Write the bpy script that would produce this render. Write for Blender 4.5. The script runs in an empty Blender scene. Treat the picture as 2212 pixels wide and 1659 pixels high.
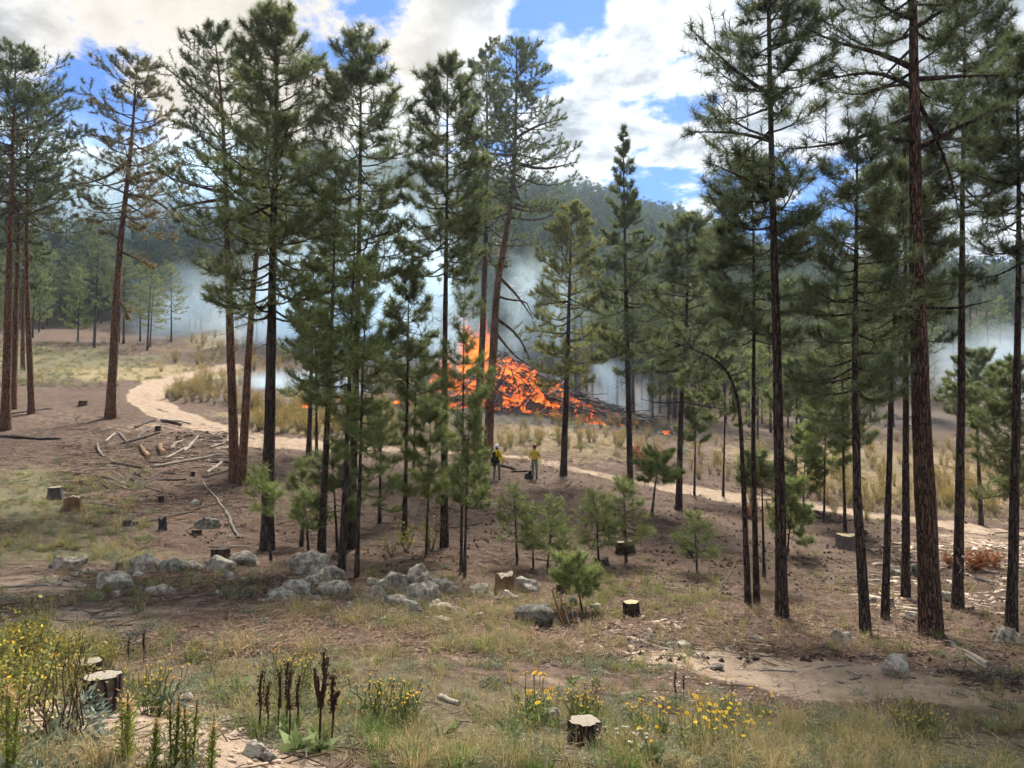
import bpy, math, random
import numpy as np
from mathutils import Vector

random.seed(7)
RNG = np.random.default_rng(7)
SC = bpy.context.scene
COL = SC.collection
R = math.radians

# ------------------------------------------------------------------ camera
PITCH = R(3.0)
FPX = 1523.0                       # focal length in pixels of a 2212 x 1659 view
CX, CY = 1106.0, 829.5
cam_d = bpy.data.cameras.new('camera')
cam = bpy.data.objects.new('camera', cam_d)
COL.objects.link(cam)
cam.location = (0, 0, 0)
cam.rotation_euler = (math.pi / 2 + PITCH, 0, 0)
cam_d.sensor_width = 36.0
cam_d.lens = FPX / 2212.0 * 36.0
cam_d.clip_start = 0.1
cam_d.clip_end = 8000
SC.camera = cam

# ------------------------------------------------------------------ view, render
SC.view_settings.view_transform = 'Standard'
SC.view_settings.look = 'None'
SC.view_settings.gamma = 1.0
SC.view_settings.use_curve_mapping = False
SC.view_settings.exposure = 1.45
SC.render.engine = 'CYCLES'
cy = SC.cycles
cy.use_denoising = True
try:
    cy.denoiser = 'OPENIMAGEDENOISE'
    cy.denoising_input_passes = 'RGB_ALBEDO_NORMAL'
    cy.denoising_prefilter = 'FAST'
except Exception:
    pass
cy.max_bounces = 6
cy.diffuse_bounces = 4
cy.glossy_bounces = 1
cy.transmission_bounces = 3
cy.transparent_max_bounces = 40
cy.volume_bounces = 3
cy.volume_step_rate = 1.0
cy.volume_max_steps = 128
cy.use_fast_gi = False
cy.use_light_tree = False
cy.use_adaptive_sampling = True
cy.adaptive_threshold = 0.03
cy.adaptive_min_samples = 12
cy.sample_clamp_indirect = 6.0

# ------------------------------------------------------------------ sky and sun
SUN_EL, SUN_AZ = R(50.0), R(9.0)     # azimuth measured from +Y towards +X
world = bpy.data.worlds.new('World')
SC.world = world
world.use_nodes = True
wn = world.node_tree
wn.nodes.clear()
world.cycles.sampling_method = 'NONE'      # a broad even sky: found by the bounced rays themselves


class NT:
    """small helper round a node tree"""
    def __init__(self, nt):
        self.nt = nt

    def n(self, typ, ins=None, **kw):
        nd = self.nt.nodes.new(typ)
        for k, v in kw.items():
            setattr(nd, k, v)
        if ins:
            for k, v in ins.items():
                s = nd.inputs[k]
                if isinstance(v, bpy.types.NodeSocket):
                    self.nt.links.new(v, s)
                else:
                    s.default_value = v
        return nd

    def math(self, op, a, b=None, c=None, clamp=False):
        nd = self.nt.nodes.new('ShaderNodeMath')
        nd.operation = op
        nd.use_clamp = clamp
        for i, v in enumerate((a, b, c)):
            if v is None:
                continue
            if isinstance(v, bpy.types.NodeSocket):
                self.nt.links.new(v, nd.inputs[i])
            else:
                nd.inputs[i].default_value = v
        return nd.outputs[0]

    def vmath(self, op, a, b=None, scale=None):
        nd = self.nt.nodes.new('ShaderNodeVectorMath')
        nd.operation = op
        for i, v in enumerate((a, b)):
            if v is None:
                continue
            if isinstance(v, bpy.types.NodeSocket):
                self.nt.links.new(v, nd.inputs[i])
            else:
                nd.inputs[i].default_value = v
        if scale is not None:
            if isinstance(scale, bpy.types.NodeSocket):
                self.nt.links.new(scale, nd.inputs['Scale'])
            else:
                nd.inputs['Scale'].default_value = scale
        return nd.outputs['Value'] if op in ('DOT_PRODUCT', 'LENGTH', 'DISTANCE') else nd.outputs[0]

    def mix(self, f, a, b, blend='MIX'):
        nd = self.nt.nodes.new('ShaderNodeMix')
        nd.data_type = 'RGBA'
        nd.blend_type = blend
        for s, v in ((nd.inputs[0], f), (nd.inputs[6], a), (nd.inputs[7], b)):
            if isinstance(v, bpy.types.NodeSocket):
                self.nt.links.new(v, s)
            else:
                s.default_value = v if not isinstance(v, tuple) or len(v) == 4 else (*v, 1)
        return nd.outputs[2]

    def ramp(self, f, stops, interp='LINEAR'):
        nd = self.nt.nodes.new('ShaderNodeValToRGB')
        nd.color_ramp.interpolation = interp
        el = nd.color_ramp.elements
        while len(el) < len(stops):
            el.new(0.5)
        for e, (p, c) in zip(el, stops):
            e.position = p
            e.color = c if len(c) == 4 else (*c, 1)
        self.nt.links.new(f, nd.inputs[0])
        return nd.outputs[0]

    def smooth(self, v, lo, hi):
        nd = self.nt.nodes.new('ShaderNodeMapRange')
        nd.interpolation_type = 'SMOOTHSTEP'
        self.nt.links.new(v, nd.inputs[0])
        nd.inputs[1].default_value = lo
        nd.inputs[2].default_value = hi
        return nd.outputs[0]

    def noise(self, vec, scale, detail=4.0, rough=0.55, dist=0.0, out='Fac', dims='3D'):
        nd = self.nt.nodes.new('ShaderNodeTexNoise')
        nd.noise_dimensions = dims
        nd.inputs['Scale'].default_value = scale
        nd.inputs['Detail'].default_value = detail
        nd.inputs['Roughness'].default_value = rough
        nd.inputs['Distortion'].default_value = dist
        if vec is not None:
            self.nt.links.new(vec, nd.inputs['Vector'])
        return nd.outputs[out]

    def link(self, a, b):
        self.nt.links.new(a, b)


def pix_dir(x, y):
    """direction of the photograph's pixel (2212 x 1659 view), vectorised"""
    u = (np.asarray(x, float) - CX) / FPX
    v = (CY - np.asarray(y, float)) / FPX
    c, s = math.cos(PITCH), math.sin(PITCH)
    d = np.stack([u, c - s * v, s + c * v], -1)
    return d / np.linalg.norm(d, axis=-1, keepdims=True)


W = NT(wn)
sky = W.n('ShaderNodeTexSky', sky_type='NISHITA')
sky.sun_disc = False
sky.sun_elevation = SUN_EL
sky.sun_rotation = SUN_AZ
sky.altitude = 2100
sky.air_density = 1.0
sky.dust_density = 0.6
sky.ozone_density = 2.0
tc = W.n('ShaderNodeTexCoord')
dirv = W.vmath('NORMALIZE', tc.outputs['Generated'])
sep = W.n('ShaderNodeSeparateXYZ', {0: dirv})
dz = W.math('MAXIMUM', sep.outputs[2], 0.0)
den = W.math('ADD', dz, 0.16)
pl = W.n('ShaderNodeCombineXYZ', {0: W.math('DIVIDE', sep.outputs[0], den), 1: W.math('DIVIDE', sep.outputs[1], den), 2: 3.7})
P2 = pl.outputs[0]
n1 = W.noise(P2, 1.1, 1.0, 0.5, dims='2D')
n2 = W.noise(P2, 4.2, 7.0, 0.62, 0.10, dims='2D')
cover = W.math('ADD', W.math('MULTIPLY', n1, 0.30), W.math('MULTIPLY', n2, 1.0))
# openings and banks of the cloud deck, where the photograph has them
def blob(x, y, rad, amp):
    d = pix_dir(x, y)
    dp = W.vmath('DOT_PRODUCT', dirv, tuple(d))
    m = W.smooth(dp, math.cos(R(rad)), math.cos(R(rad * 0.15)))
    return W.math('MULTIPLY', m, amp)
blobs = [(1195, 95, 5, -0.20), (840, 25, 4, -0.16), (1290, 55, 3, -0.16), (1120, 170, 3, -0.14), (170, 255, 6, -0.30), (1400, 415, 5, -0.20), (1540, 385, 4, -0.16), (1760, 415, 6, -0.30), (700, 40, 4, -0.10),
         (1450, 230, 14, 0.16), (300, 60, 14, 0.16), (1000, 100, 6, 0.10), (2000, 200, 14, 0.20), (1480, 432, 2, 0.16), (620, 330, 8, 0.12), (900, 280, 6, 0.10)]
for b in blobs:
    cover = W.math('ADD', cover, blob(*b))
mask = W.smooth(cover, 0.50, 0.66)
thick = W.smooth(cover, 0.58, 0.86)
shade_n = W.noise(P2, 2.6, 3.0, 0.55, dims='2D')
grey = W.math('MULTIPLY', W.smooth(W.math('ADD', W.math('MULTIPLY', shade_n, 0.6), W.math('MULTIPLY', n2, 0.4)), 0.34, 0.60), thick)
ccol = W.mix(grey, (4.0, 4.05, 4.1, 1), (1.24, 1.34, 1.5, 1))
# smoke-tinted warm bank in the west of the frame
warm = W.smooth(W.vmath('DOT_PRODUCT', dirv, tuple(pix_dir(560, 60))), math.cos(R(19)), math.cos(R(4)))
ccol = W.mix(W.math('MULTIPLY', warm, 0.75), ccol, (3.5, 2.95, 2.2, 1))
skyc = W.mix(1.0, sky.outputs[0], (0.19, 0.385, 0.65, 1), 'MULTIPLY')
skyc = W.mix(W.math('MULTIPLY', mask, 0.97), skyc, ccol)
low = W.smooth(sep.outputs[2], 0.18, -0.02)
skyc = W.mix(W.math('MULTIPLY', low, 0.35), skyc, (2.9, 3.3, 3.7, 1))
bg = W.n('ShaderNodeBackground', {'Color': skyc, 'Strength': 0.10})
wo = W.n('ShaderNodeOutputWorld', {'Surface': bg.outputs[0]})

sun_d = bpy.data.lights.new('sun', 'SUN')
sun_d.energy = 4.0
sun_d.angle = R(14)
sun_d.color = (1.0, 0.94, 0.84)
sun = bpy.data.objects.new('sun', sun_d)
COL.objects.link(sun)
sun.location = (40, 30, 80)
sv = Vector((math.cos(SUN_EL) * math.sin(SUN_AZ), math.cos(SUN_EL) * math.cos(SUN_AZ), math.sin(SUN_EL)))
sun.rotation_euler = (-sv).to_track_quat('-Z', 'Y').to_euler()

# ------------------------------------------------------------------ small numeric helpers
_TAB = np.random.default_rng(1234).random((256, 256)).astype(np.float64)


def vnoise(x, y, seed=0):
    xf, yf = np.floor(x), np.floor(y)
    fx, fy = x - xf, y - yf
    xi = (xf.astype(np.int64) + seed * 37) & 255
    yi = (yf.astype(np.int64) + seed * 91) & 255
    x1, y1 = (xi + 1) & 255, (yi + 1) & 255
    fx, fy = fx * fx * (3 - 2 * fx), fy * fy * (3 - 2 * fy)
    a, b = _TAB[xi, yi], _TAB[x1, yi]
    c, d = _TAB[xi, y1], _TAB[x1, y1]
    return (a + (b - a) * fx) * (1 - fy) + (c + (d - c) * fx) * fy


def fbm(x, y, seed=0, oct=4):
    s, a, t = 0.0, 1.0, 0.0
    for k in range(oct):
        s = s + a * vnoise(x * 2 ** k, y * 2 ** k, seed + k * 13)
        t += a
        a *= 0.5
    return s / t


def gauss1(a, sig, axis):
    n = int(sig * 3) + 1
    k = np.exp(-0.5 * (np.arange(-n, n + 1) / sig) ** 2)
    k /= k.sum()
    ap = np.concatenate([np.repeat(np.take(a, [0], axis), n, axis), a, np.repeat(np.take(a, [-1], axis), n, axis)], axis)
    return np.apply_along_axis(lambda v: np.convolve(v, k, 'valid'), axis, ap)


# ------------------------------------------------------------------ mesh building
def mesh(name, V, F, mat=None, smooth=False, attrs=None, mat_idx=None):
    """V (n,3); F array (m,3|4) or list of such arrays"""
    V = np.ascontiguousarray(V, dtype=np.float32).reshape(-1, 3)
    Fs = F if isinstance(F, list) else [F]
    Fs = [np.asarray(f, dtype=np.int32) for f in Fs if len(f)]
    me = bpy.data.meshes.new(name)
    me.vertices.add(len(V))
    me.vertices.foreach_set('co', V.ravel())
    loops = np.concatenate([f.ravel() for f in Fs]) if Fs else np.zeros(0, np.int32)
    tot = np.concatenate([np.full(len(f), f.shape[1], np.int32) for f in Fs]) if Fs else np.zeros(0, np.int32)
    start = np.concatenate([[0], np.cumsum(tot)[:-1]]).astype(np.int32) if len(tot) else tot
    me.loops.add(len(loops))
    me.loops.foreach_set('vertex_index', loops)
    me.polygons.add(len(tot))
    me.polygons.foreach_set('loop_start', start)
    me.polygons.foreach_set('loop_total', tot)
    if smooth:
        me.polygons.foreach_set('use_smooth', np.ones(len(tot), bool))
    mats = mat if isinstance(mat, (list, tuple)) else ([mat] if mat else [])
    for m in mats:
        me.materials.append(m)
    if mat_idx is not None:
        me.polygons.foreach_set('material_index', np.asarray(mat_idx, np.int32))
    if attrs:
        for k, (typ, arr) in attrs.items():
            a = me.attributes.new(k, typ, 'POINT')
            arr = np.ascontiguousarray(arr, dtype=np.float32)
            a.data.foreach_set('value' if typ == 'FLOAT' else ('color' if typ == 'FLOAT_COLOR' else 'vector'), arr.ravel())
    me.update(calc_edges=True)
    return me


def obj(name, me, parent=None, loc=None, rot=None, scale=None):
    o = bpy.data.objects.new(name, me)
    COL.objects.link(o)
    if parent is not None:
        o.parent = parent
    if loc is not None:
        o.location = loc
    if rot is not None:
        o.rotation_euler = rot
    if scale is not None:
        o.scale = scale if hasattr(scale, '__len__') else (scale,) * 3
    return o


def tag(o, label=None, cat=None, group=None, kind=None):
    if label:
        o['label'] = label
    if cat:
        o['category'] = cat
    if group:
        o['group'] = group
    if kind:
        o['kind'] = kind
    return o


def tubes(P, Rad, s=5, cap=False):
    """P (T,n,3), Rad (T,n): T tubes of n rings with s sides -> V, F(quads)"""
    P = np.asarray(P, float)
    Rad = np.asarray(Rad, float)
    T, n, _ = P.shape
    tan = np.gradient(P, axis=1)
    tan /= np.linalg.norm(tan, axis=-1, keepdims=True) + 1e-9
    ref = np.where(np.abs(tan.mean(1))[:, 2:3] > 0.7, np.array([[1.0, 0, 0]]), np.array([[0, 0, 1.0]]))[:, None, :]
    a = np.cross(tan, np.broadcast_to(ref, tan.shape))
    a /= np.linalg.norm(a, axis=-1, keepdims=True) + 1e-9
    b = np.cross(tan, a)
    ang = np.arange(s) / s * 2 * np.pi
    V = P[:, :, None, :] + Rad[:, :, None, None] * (np.cos(ang)[None, None, :, None] * a[:, :, None, :] + np.sin(ang)[None, None, :, None] * b[:, :, None, :])
    V = V.reshape(-1, 3)
    i = np.arange(n - 1)[:, None]
    j = np.arange(s)[None, :]
    q = np.stack([i * s + j, i * s + (j + 1) % s, (i + 1) * s + (j + 1) % s, (i + 1) * s + j], -1).reshape(-1, 4)
    F = (np.arange(T)[:, None, None] * (n * s) + q[None]).reshape(-1, 4)
    return V, F


def joinVF(parts):
    Vs, Fs, o = [], [], 0
    for V, F in parts:
        Vs.append(V)
        Fs.append(np.asarray(F) + o)
        o += len(V)
    if not Vs:
        return np.zeros((0, 3)), []
    k = {}
    for f in Fs:
        if len(f):
            k.setdefault(f.shape[1], []).append(f)
    return np.concatenate(Vs), [np.concatenate(v) for v in k.values()]


# ------------------------------------------------------------------ materials
def new_mat(name):
    m = bpy.data.materials.new(name)
    m.use_nodes = True
    m.node_tree.nodes.clear()
    t = NT(m.node_tree)
    out = t.n('ShaderNodeOutputMaterial')
    return m, t, out


def bark_mat(name, plate, crack, tip, scale=1.0):
    m, t, out = new_mat(name)
    tcn = t.n('ShaderNodeTexCoord')
    p = tcn.outputs['Object']
    sq = t.vmath('MULTIPLY', p, (1.0, 1.0, 0.12))
    wob = t.vmath('ADD', sq, t.vmath('SCALE', t.noise(p, 3.0, 3, 0.6, out='Color'), scale=0.12))
    vor = t.n('ShaderNodeTexVoronoi', {'Vector': wob, 'Scale': 21.0 * scale}, feature='DISTANCE_TO_EDGE')
    crk = t.smooth(vor.outputs['Distance'], 0.0, 0.24)
    fine = t.noise(t.vmath('MULTIPLY', p, (1, 1, 0.3)), 34.0 * scale, 5, 0.65)
    big = t.noise(p, 0.9, 3, 0.5)
    colp = t.mix(t.smooth(fine, 0.3, 0.72), plate, tip)
    colp = t.mix(t.math('MULTIPLY', t.smooth(big, 0.45, 0.7), 0.45), colp, crack)
    colr = t.mix(crk, crack, colp)
    hgt = t.math('ADD', t.math('MULTIPLY', crk, 1.0), t.math('MULTIPLY', fine, 0.5))
    bmp = t.n('ShaderNodeBump', {'Height': hgt, 'Strength': 0.9, 'Distance': 0.03})
    bs = t.n('ShaderNodeBsdfPrincipled', {'Base Color': colr, 'Roughness': 0.92, 'Specular IOR Level': 0.12, 'Normal': bmp.outputs[0]})
    t.link(bs.outputs[0], out.inputs[0])
    return m


BARK = {
    'red': bark_mat('bark_red', (0.20, 0.105, 0.068), (0.05, 0.026, 0.018), (0.31, 0.17, 0.11)),
    'mid': bark_mat('bark_mid', (0.125, 0.075, 0.055), (0.035, 0.022, 0.017), (0.20, 0.125, 0.09)),
    'dark': bark_mat('bark_dark', (0.080, 0.058, 0.049), (0.024, 0.018, 0.016), (0.135, 0.102, 0.086)),
}


def needle_mat(name, c0, c1, c2, trans=0.45):
    m, t, out = new_mat(name)
    at = t.n('ShaderNodeAttribute', attribute_name='tint')
    oi = t.n('ShaderNodeObjectInfo')
    col = t.ramp(at.outputs['Fac'], [(0.0, c0), (0.55, c1), (1.0, c2)])
    hs = t.n('ShaderNodeHueSaturation', {'Color': col, 'Value': t.math('ADD', t.math('MULTIPLY', oi.outputs['Random'], 0.35), 0.82)})
    d = t.n('ShaderNodeBsdfDiffuse', {'Color': hs.outputs[0], 'Roughness': 0.6})
    tr = t.n('ShaderNodeBsdfTranslucent', {'Color': hs.outputs[0]})
    g = t.n('ShaderNodeBsdfGlossy', {'Color': (0.8, 0.85, 0.8, 1), 'Roughness': 0.45})
    mx = t.n('ShaderNodeMixShader', {0: trans, 1: d.outputs[0], 2: tr.outputs[0]})
    mx2 = t.n('ShaderNodeMixShader', {0: 0.035, 1: mx.outputs[0], 2: g.outputs[0]})
    t.link(mx2.outputs[0], out.inputs[0])
    return m


FOL = {
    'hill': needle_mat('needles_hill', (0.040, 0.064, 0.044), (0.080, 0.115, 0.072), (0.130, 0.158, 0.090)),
    'green': needle_mat('needles_green', (0.087, 0.112, 0.047), (0.172, 0.199, 0.080), (0.267, 0.274, 0.107)),
    'dark': needle_mat('needles_dark', (0.067, 0.092, 0.045), (0.137, 0.166, 0.078), (0.215, 0.230, 0.100)),  # darker set: backlit shade of the right-hand pines put into the colour
    'olive': needle_mat('needles_olive', (0.122, 0.134, 0.043), (0.249, 0.258, 0.082), (0.365, 0.342, 0.107)),  # yellower set: warm backlight through the crown painted into the needle colour
    'brown': needle_mat('needles_brown', (0.085, 0.095, 0.043), (0.170, 0.155, 0.075), (0.300, 0.215, 0.100)),
    'young': needle_mat('needles_young', (0.116, 0.152, 0.047), (0.232, 0.274, 0.084), (0.348, 0.370, 0.117)),
}


def col_mat(name, rough=0.9, trans=0.0, vary=0.25, bump=0.0, spec=0.15):
    """material whose colour is the mesh's own 'Col' attribute, varied per copy and by a fine grain"""
    m, t, out = new_mat(name)
    at = t.n('ShaderNodeAttribute', attribute_name='Col')
    oi = t.n('ShaderNodeObjectInfo')
    geo = t.n('ShaderNodeNewGeometry')
    nz = t.noise(geo.outputs['Position'], 9.0, 3, 0.6)
    v = t.math('ADD', t.math('MULTIPLY', oi.outputs['Random'], vary), 1.0 - vary * 0.5)
    v = t.math('MULTIPLY', v, t.math('ADD', t.math('MULTIPLY', nz, 0.5), 0.75))
    hs = t.n('ShaderNodeHueSaturation', {'Color': at.outputs['Color'], 'Value': v})
    bs = t.n('ShaderNodeBsdfPrincipled', {'Base Color': hs.outputs[0], 'Roughness': rough, 'Specular IOR Level': spec})
    sh = bs.outputs[0]
    if trans > 0:
        tr = t.n('ShaderNodeBsdfTranslucent', {'Color': hs.outputs[0]})
        sh = t.n('ShaderNodeMixShader', {0: trans, 1: sh, 2: tr.outputs[0]}).outputs[0]
    t.link(sh, out.inputs[0])
    return m


VEG = col_mat('vegetation', 0.8, 0.30, 0.35)
LITTER = col_mat('litter', 0.95, 0.0, 0.4)


# ------------------------------------------------------------------ scattering (only for what nobody could count)
def scatter(name, pts, rot, scl, idx, protos, label, cat):
    """one object whose points carry copies of the prototype meshes"""
    n = len(pts)
    c = bpy.data.collections.new(name + '_kinds')
    for k, me in enumerate(protos):
        o = bpy.data.objects.new('%s_kind_%03d' % (name, k), me)
        c.objects.link(o)
    me = bpy.data.meshes.new(name)
    me.vertices.add(n)
    me.vertices.foreach_set('co', np.asarray(pts, np.float32).ravel())
    a = me.attributes.new('rot', 'FLOAT_VECTOR', 'POINT')
    a.data.foreach_set('vector', np.asarray(rot, np.float32).ravel())
    a = me.attributes.new('scl', 'FLOAT', 'POINT')
    a.data.foreach_set('value', np.asarray(scl, np.float32).ravel())
    a = me.attributes.new('idx', 'INT', 'POINT')
    a.data.foreach_set('value', np.asarray(idx, np.int32).ravel())
    o = obj(name, me)
    g = bpy.data.node_groups.new(name, 'GeometryNodeTree')
    g.interface.new_socket('Geometry', in_out='INPUT', socket_type='NodeSocketGeometry')
    g.interface.new_socket('Geometry', in_out='OUTPUT', socket_type='NodeSocketGeometry')
    gi, go = g.nodes.new('NodeGroupInput'), g.nodes.new('NodeGroupOutput')
    ci = g.nodes.new('GeometryNodeCollectionInfo')
    ci.inputs['Collection'].default_value = c
    ci.inputs['Separate Children'].default_value = True
    ci.inputs['Reset Children'].default_value = True
    ip = g.nodes.new('GeometryNodeInstanceOnPoints')
    ip.inputs['Pick Instance'].default_value = True
    def attr(nm, typ):
        q = g.nodes.new('GeometryNodeInputNamedAttribute')
        q.data_type = typ
        q.inputs['Name'].default_value = nm
        return q.outputs['Attribute']
    lk = g.links.new
    e2r = g.nodes.new('FunctionNodeEulerToRotation')
    lk(attr('rot', 'FLOAT_VECTOR'), e2r.inputs[0])
    mp = g.nodes.new('GeometryNodeMeshToPoints')
    lk(gi.outputs[0], mp.inputs['Mesh'])
    lk(mp.outputs[0], ip.inputs['Points'])
    lk(ci.outputs[0], ip.inputs['Instance'])
    lk(attr('idx', 'INT'), ip.inputs['Instance Index'])
    lk(e2r.outputs[0], ip.inputs['Rotation'])
    lk(attr('scl', 'FLOAT'), ip.inputs['Scale'])
    lk(ip.outputs[0], go.inputs[0])
    md = o.modifiers.new('scatter', 'NODES')
    md.node_group = g
    tag(o, label, cat, kind='stuff')
    return o


def zrot(n, tilt=0.0):
    r = np.zeros((n, 3))
    r[:, 2] = RNG.random(n) * 6.283
    if tilt:
        r[:, :2] = RNG.normal(size=(n, 2)) * tilt
    return r


# ------------------------------------------------------------------ labels that point to one of many
_ORD = ['nearest', 'second', 'third', 'fourth', 'fifth', 'sixth', 'seventh', 'eighth', 'ninth', 'tenth', 'eleventh', 'twelfth']


def label_by_anchor(objs, anchors, look, across='to the'):
    """objs: [(object, photo x, y)]; anchors: [(photo x, y or None, name)]; look(object) -> opening words"""
    sets = {}
    for o, x, y in objs:
        best = min(anchors, key=lambda a: abs(a[0] - x) + (0 if a[1] is None else 2.0 * abs(a[1] - y)))
        side = 'left' if x < best[0] else 'right'
        d = abs(best[0] - x) + (0 if best[1] is None else 2.0 * abs(best[1] - y))
        sets.setdefault((look(o), side, best[2]), []).append((d, o))
    for (lk, side, nm), v in sets.items():
        v.sort(key=lambda t: t[0])
        for k, (_, o) in enumerate(v):
            w = _ORD[k] if k < len(_ORD) else '%dth' % (k + 1)
            o['label'] = '%s, %s to the %s of the %s' % (lk, w, side, nm) if len(v) > 1 else '%s, to the %s of the %s' % (lk, side, nm)


def photo_xy(p):
    """where a point shows in the photograph's pixels"""
    c, s_ = math.cos(PITCH), math.sin(PITCH)
    f = p[1] * c + p[2] * s_
    v = -p[1] * s_ + p[2] * c
    return CX + FPX * p[0] / f, CY - FPX * v / f

# ------------------------------------------------------------------ the lie of the land
# each column: photograph x, then (photograph y, metres ahead) down the ground, then the ridge (y, metres)
LAND = [
    (0, [(1659, 3.0), (1530, 3.9), (1500, 6.4), (1400, 8.5), (1300, 12), (1200, 17), (1100, 23), (1000, 30), (925, 37), (880, 46), (800, 62), (740, 85), (690, 120)], (455, 340)),
    (300, [(1659, 3.2), (1540, 4.2), (1500, 6.6), (1400, 9), (1300, 12.5), (1200, 18), (1100, 25), (1000, 33), (930, 40), (870, 50), (812, 64), (762, 90), (710, 125)], (400, 350)),
    (600, [(1659, 3.8), (1600, 4.6), (1500, 6.3), (1400, 8.8), (1300, 12.5), (1240, 16), (1185, 21.5), (1100, 27), (1045, 31.5), (960, 40), (905, 48), (855, 58), (790, 80), (700, 125)], (375, 360)),
    (1000, [(1659, 4.5), (1580, 6), (1500, 7.6), (1400, 10), (1300, 14.5), (1250, 17.5), (1180, 22), (1100, 30), (1035, 39), (980, 46), (930, 54), (890, 61), (868, 68), (835, 85), (760, 125)], (445, 380)),
    (1250, [(1659, 5), (1580, 6.6), (1500, 8.2), (1400, 11), (1300, 15.5), (1200, 22), (1100, 31), (1030, 40), (970, 48), (922, 56), (898, 68), (865, 85), (800, 125)], (468, 380)),
    (1500, [(1659, 5.2), (1500, 8.5), (1400, 11.3), (1300, 15.5), (1200, 21.5), (1100, 31), (1060, 38), (1010, 46), (955, 58), (925, 70), (885, 90), (815, 130)], (535, 370)),
    (1700, [(1659, 5.2), (1500, 8.7), (1400, 11.6), (1330, 15), (1250, 20), (1150, 29), (1090, 38), (1040, 46), (980, 57), (935, 75), (885, 100), (820, 140)], (612, 330)),
    (2000, [(1659, 5.2), (1500, 8.8), (1420, 11.4), (1373, 14.5), (1300, 18.5), (1220, 25), (1150, 33), (1120, 38), (1060, 47), (1000, 55), (942, 68), (900, 85), (830, 120)], (648, 230)),
    (2212, [(1659, 5.2), (1500, 8.7), (1420, 11.4), (1370, 14.5), (1300, 18), (1220, 24), (1165, 31), (1140, 36), (1080, 45), (1010, 55), (950, 68), (900, 90), (825, 125)], (650, 230)),
]
LR = np.linspace(math.log(1.0), math.log(3500.0), 340)          # log distance samples
AZ_T = np.linspace(-180, 180, 721)                               # azimuth samples, half a degree apart
_cols, _azs = [], []
for x, pts, (ry, rY) in LAND:
    rr, zz = [], []
    for (y, Y) in pts + [(ry, rY)]:
        d = pix_dir(x, y)
        t_ = Y / d[1]
        p = d * t_
        rr.append(math.hypot(p[0], p[1]))
        zz.append(p[2])
    d = pix_dir(x, 900)
    _azs.append(math.degrees(math.atan2(d[0], d[1])))
    rr = [1.0, rr[0] * 0.75] + rr + [rr[-1] * 1.35, rr[-1] * 2.2, 3500]
    zz = [zz[0], zz[0]] + zz + [zz[-1] * 0.86, 20.0, -30.0]
    _cols.append(np.interp(LR, np.log(rr), zz))
_cols = np.array(_cols)
mean_col = 0.5 * (_cols[0] + _cols[-1]) * 0.4 - 0.6 * 2.0
A_ = [-180, -110] + _azs + [110, 180]
C_ = np.concatenate([[mean_col, mean_col], _cols, [mean_col, mean_col]])
C_[:, LR < math.log(2.5)] = -1.75
HT = np.stack([np.interp(AZ_T, A_, C_[:, k]) for k in range(len(LR))], 1)
HT = gauss1(gauss1(HT, 4.0, 0), 2.6, 1)
DLR = LR[1] - LR[0]


def hgt(x, y):
    x, y = np.asarray(x, float), np.asarray(y, float)
    r = np.hypot(x, y) + 1e-6
    az = np.degrees(np.arctan2(x, y))
    fa = np.clip((az + 180) / 0.5, 0, 719.999)
    fr = np.clip((np.log(np.maximum(r, 1.0)) - LR[0]) / DLR, 0, len(LR) - 1.001)
    ia, ir = fa.astype(int), fr.astype(int)
    ta, tr = fa - ia, fr - ir
    z = (HT[ia, ir] * (1 - ta) + HT[ia + 1, ir] * ta) * (1 - tr) + (HT[ia, ir + 1] * (1 - ta) + HT[ia + 1, ir + 1] * ta) * tr
    far = np.clip(r / 60, 0, 1)
    z = z + (fbm(x * 0.12, y * 0.12, 3, 3) - 0.5) * (0.25 + 0.9 * far) * np.clip((r - 5) / 20, 0, 1)
    z = z + (fbm(x * 0.9, y * 0.9, 9, 3) - 0.5) * 0.16
    z = z + (fbm(x * 5.0, y * 5.0, 19, 2) - 0.5) * 0.035
    hill = np.clip((r - 130) / 120, 0, 1)
    z = z + (fbm(x * 0.018, y * 0.018, 31, 3) - 0.5) * 22 * hill
    return z


_T = np.exp(np.linspace(math.log(2.0), math.log(900.0), 240))


def hit(x, y):
    """where the photograph's pixel meets the ground (vectorised) -> (n,3)"""
    d = np.atleast_2d(pix_dir(np.atleast_1d(x), np.atleast_1d(y)))
    out = np.full((len(d), 3), np.nan)
    CH = 4000
    for c in range(0, len(d), CH):
        dd = d[c:c + CH]
        P = dd[:, None, :] * _T[None, :, None]
        below = P[..., 2] < hgt(P[..., 0], P[..., 1])
        first = np.argmax(below, 1)
        ok = below.any(1) & (first > 0)
        i = np.where(first > 0, first, 1)
        lo, hi = _T[i - 1], _T[i]
        for _ in range(12):
            md = 0.5 * (lo + hi)
            p = dd * md[:, None]
            bl = p[:, 2] < hgt(p[:, 0], p[:, 1])
            hi = np.where(bl, md, hi)
            lo = np.where(bl, lo, md)
        p = dd * hi[:, None]
        p[:, 2] = hgt(p[:, 0], p[:, 1])
        p[~ok] = np.nan
        out[c:c + CH] = p
    return out


def hit1(x, y):
    p = hit([x], [y])[0]
    if np.isnan(p[0]):
        d = pix_dir(x, y)
        p = d * 60
    return p


def mpp(p):
    """metres per photograph pixel at a point"""
    return p[1] / FPX


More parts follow.
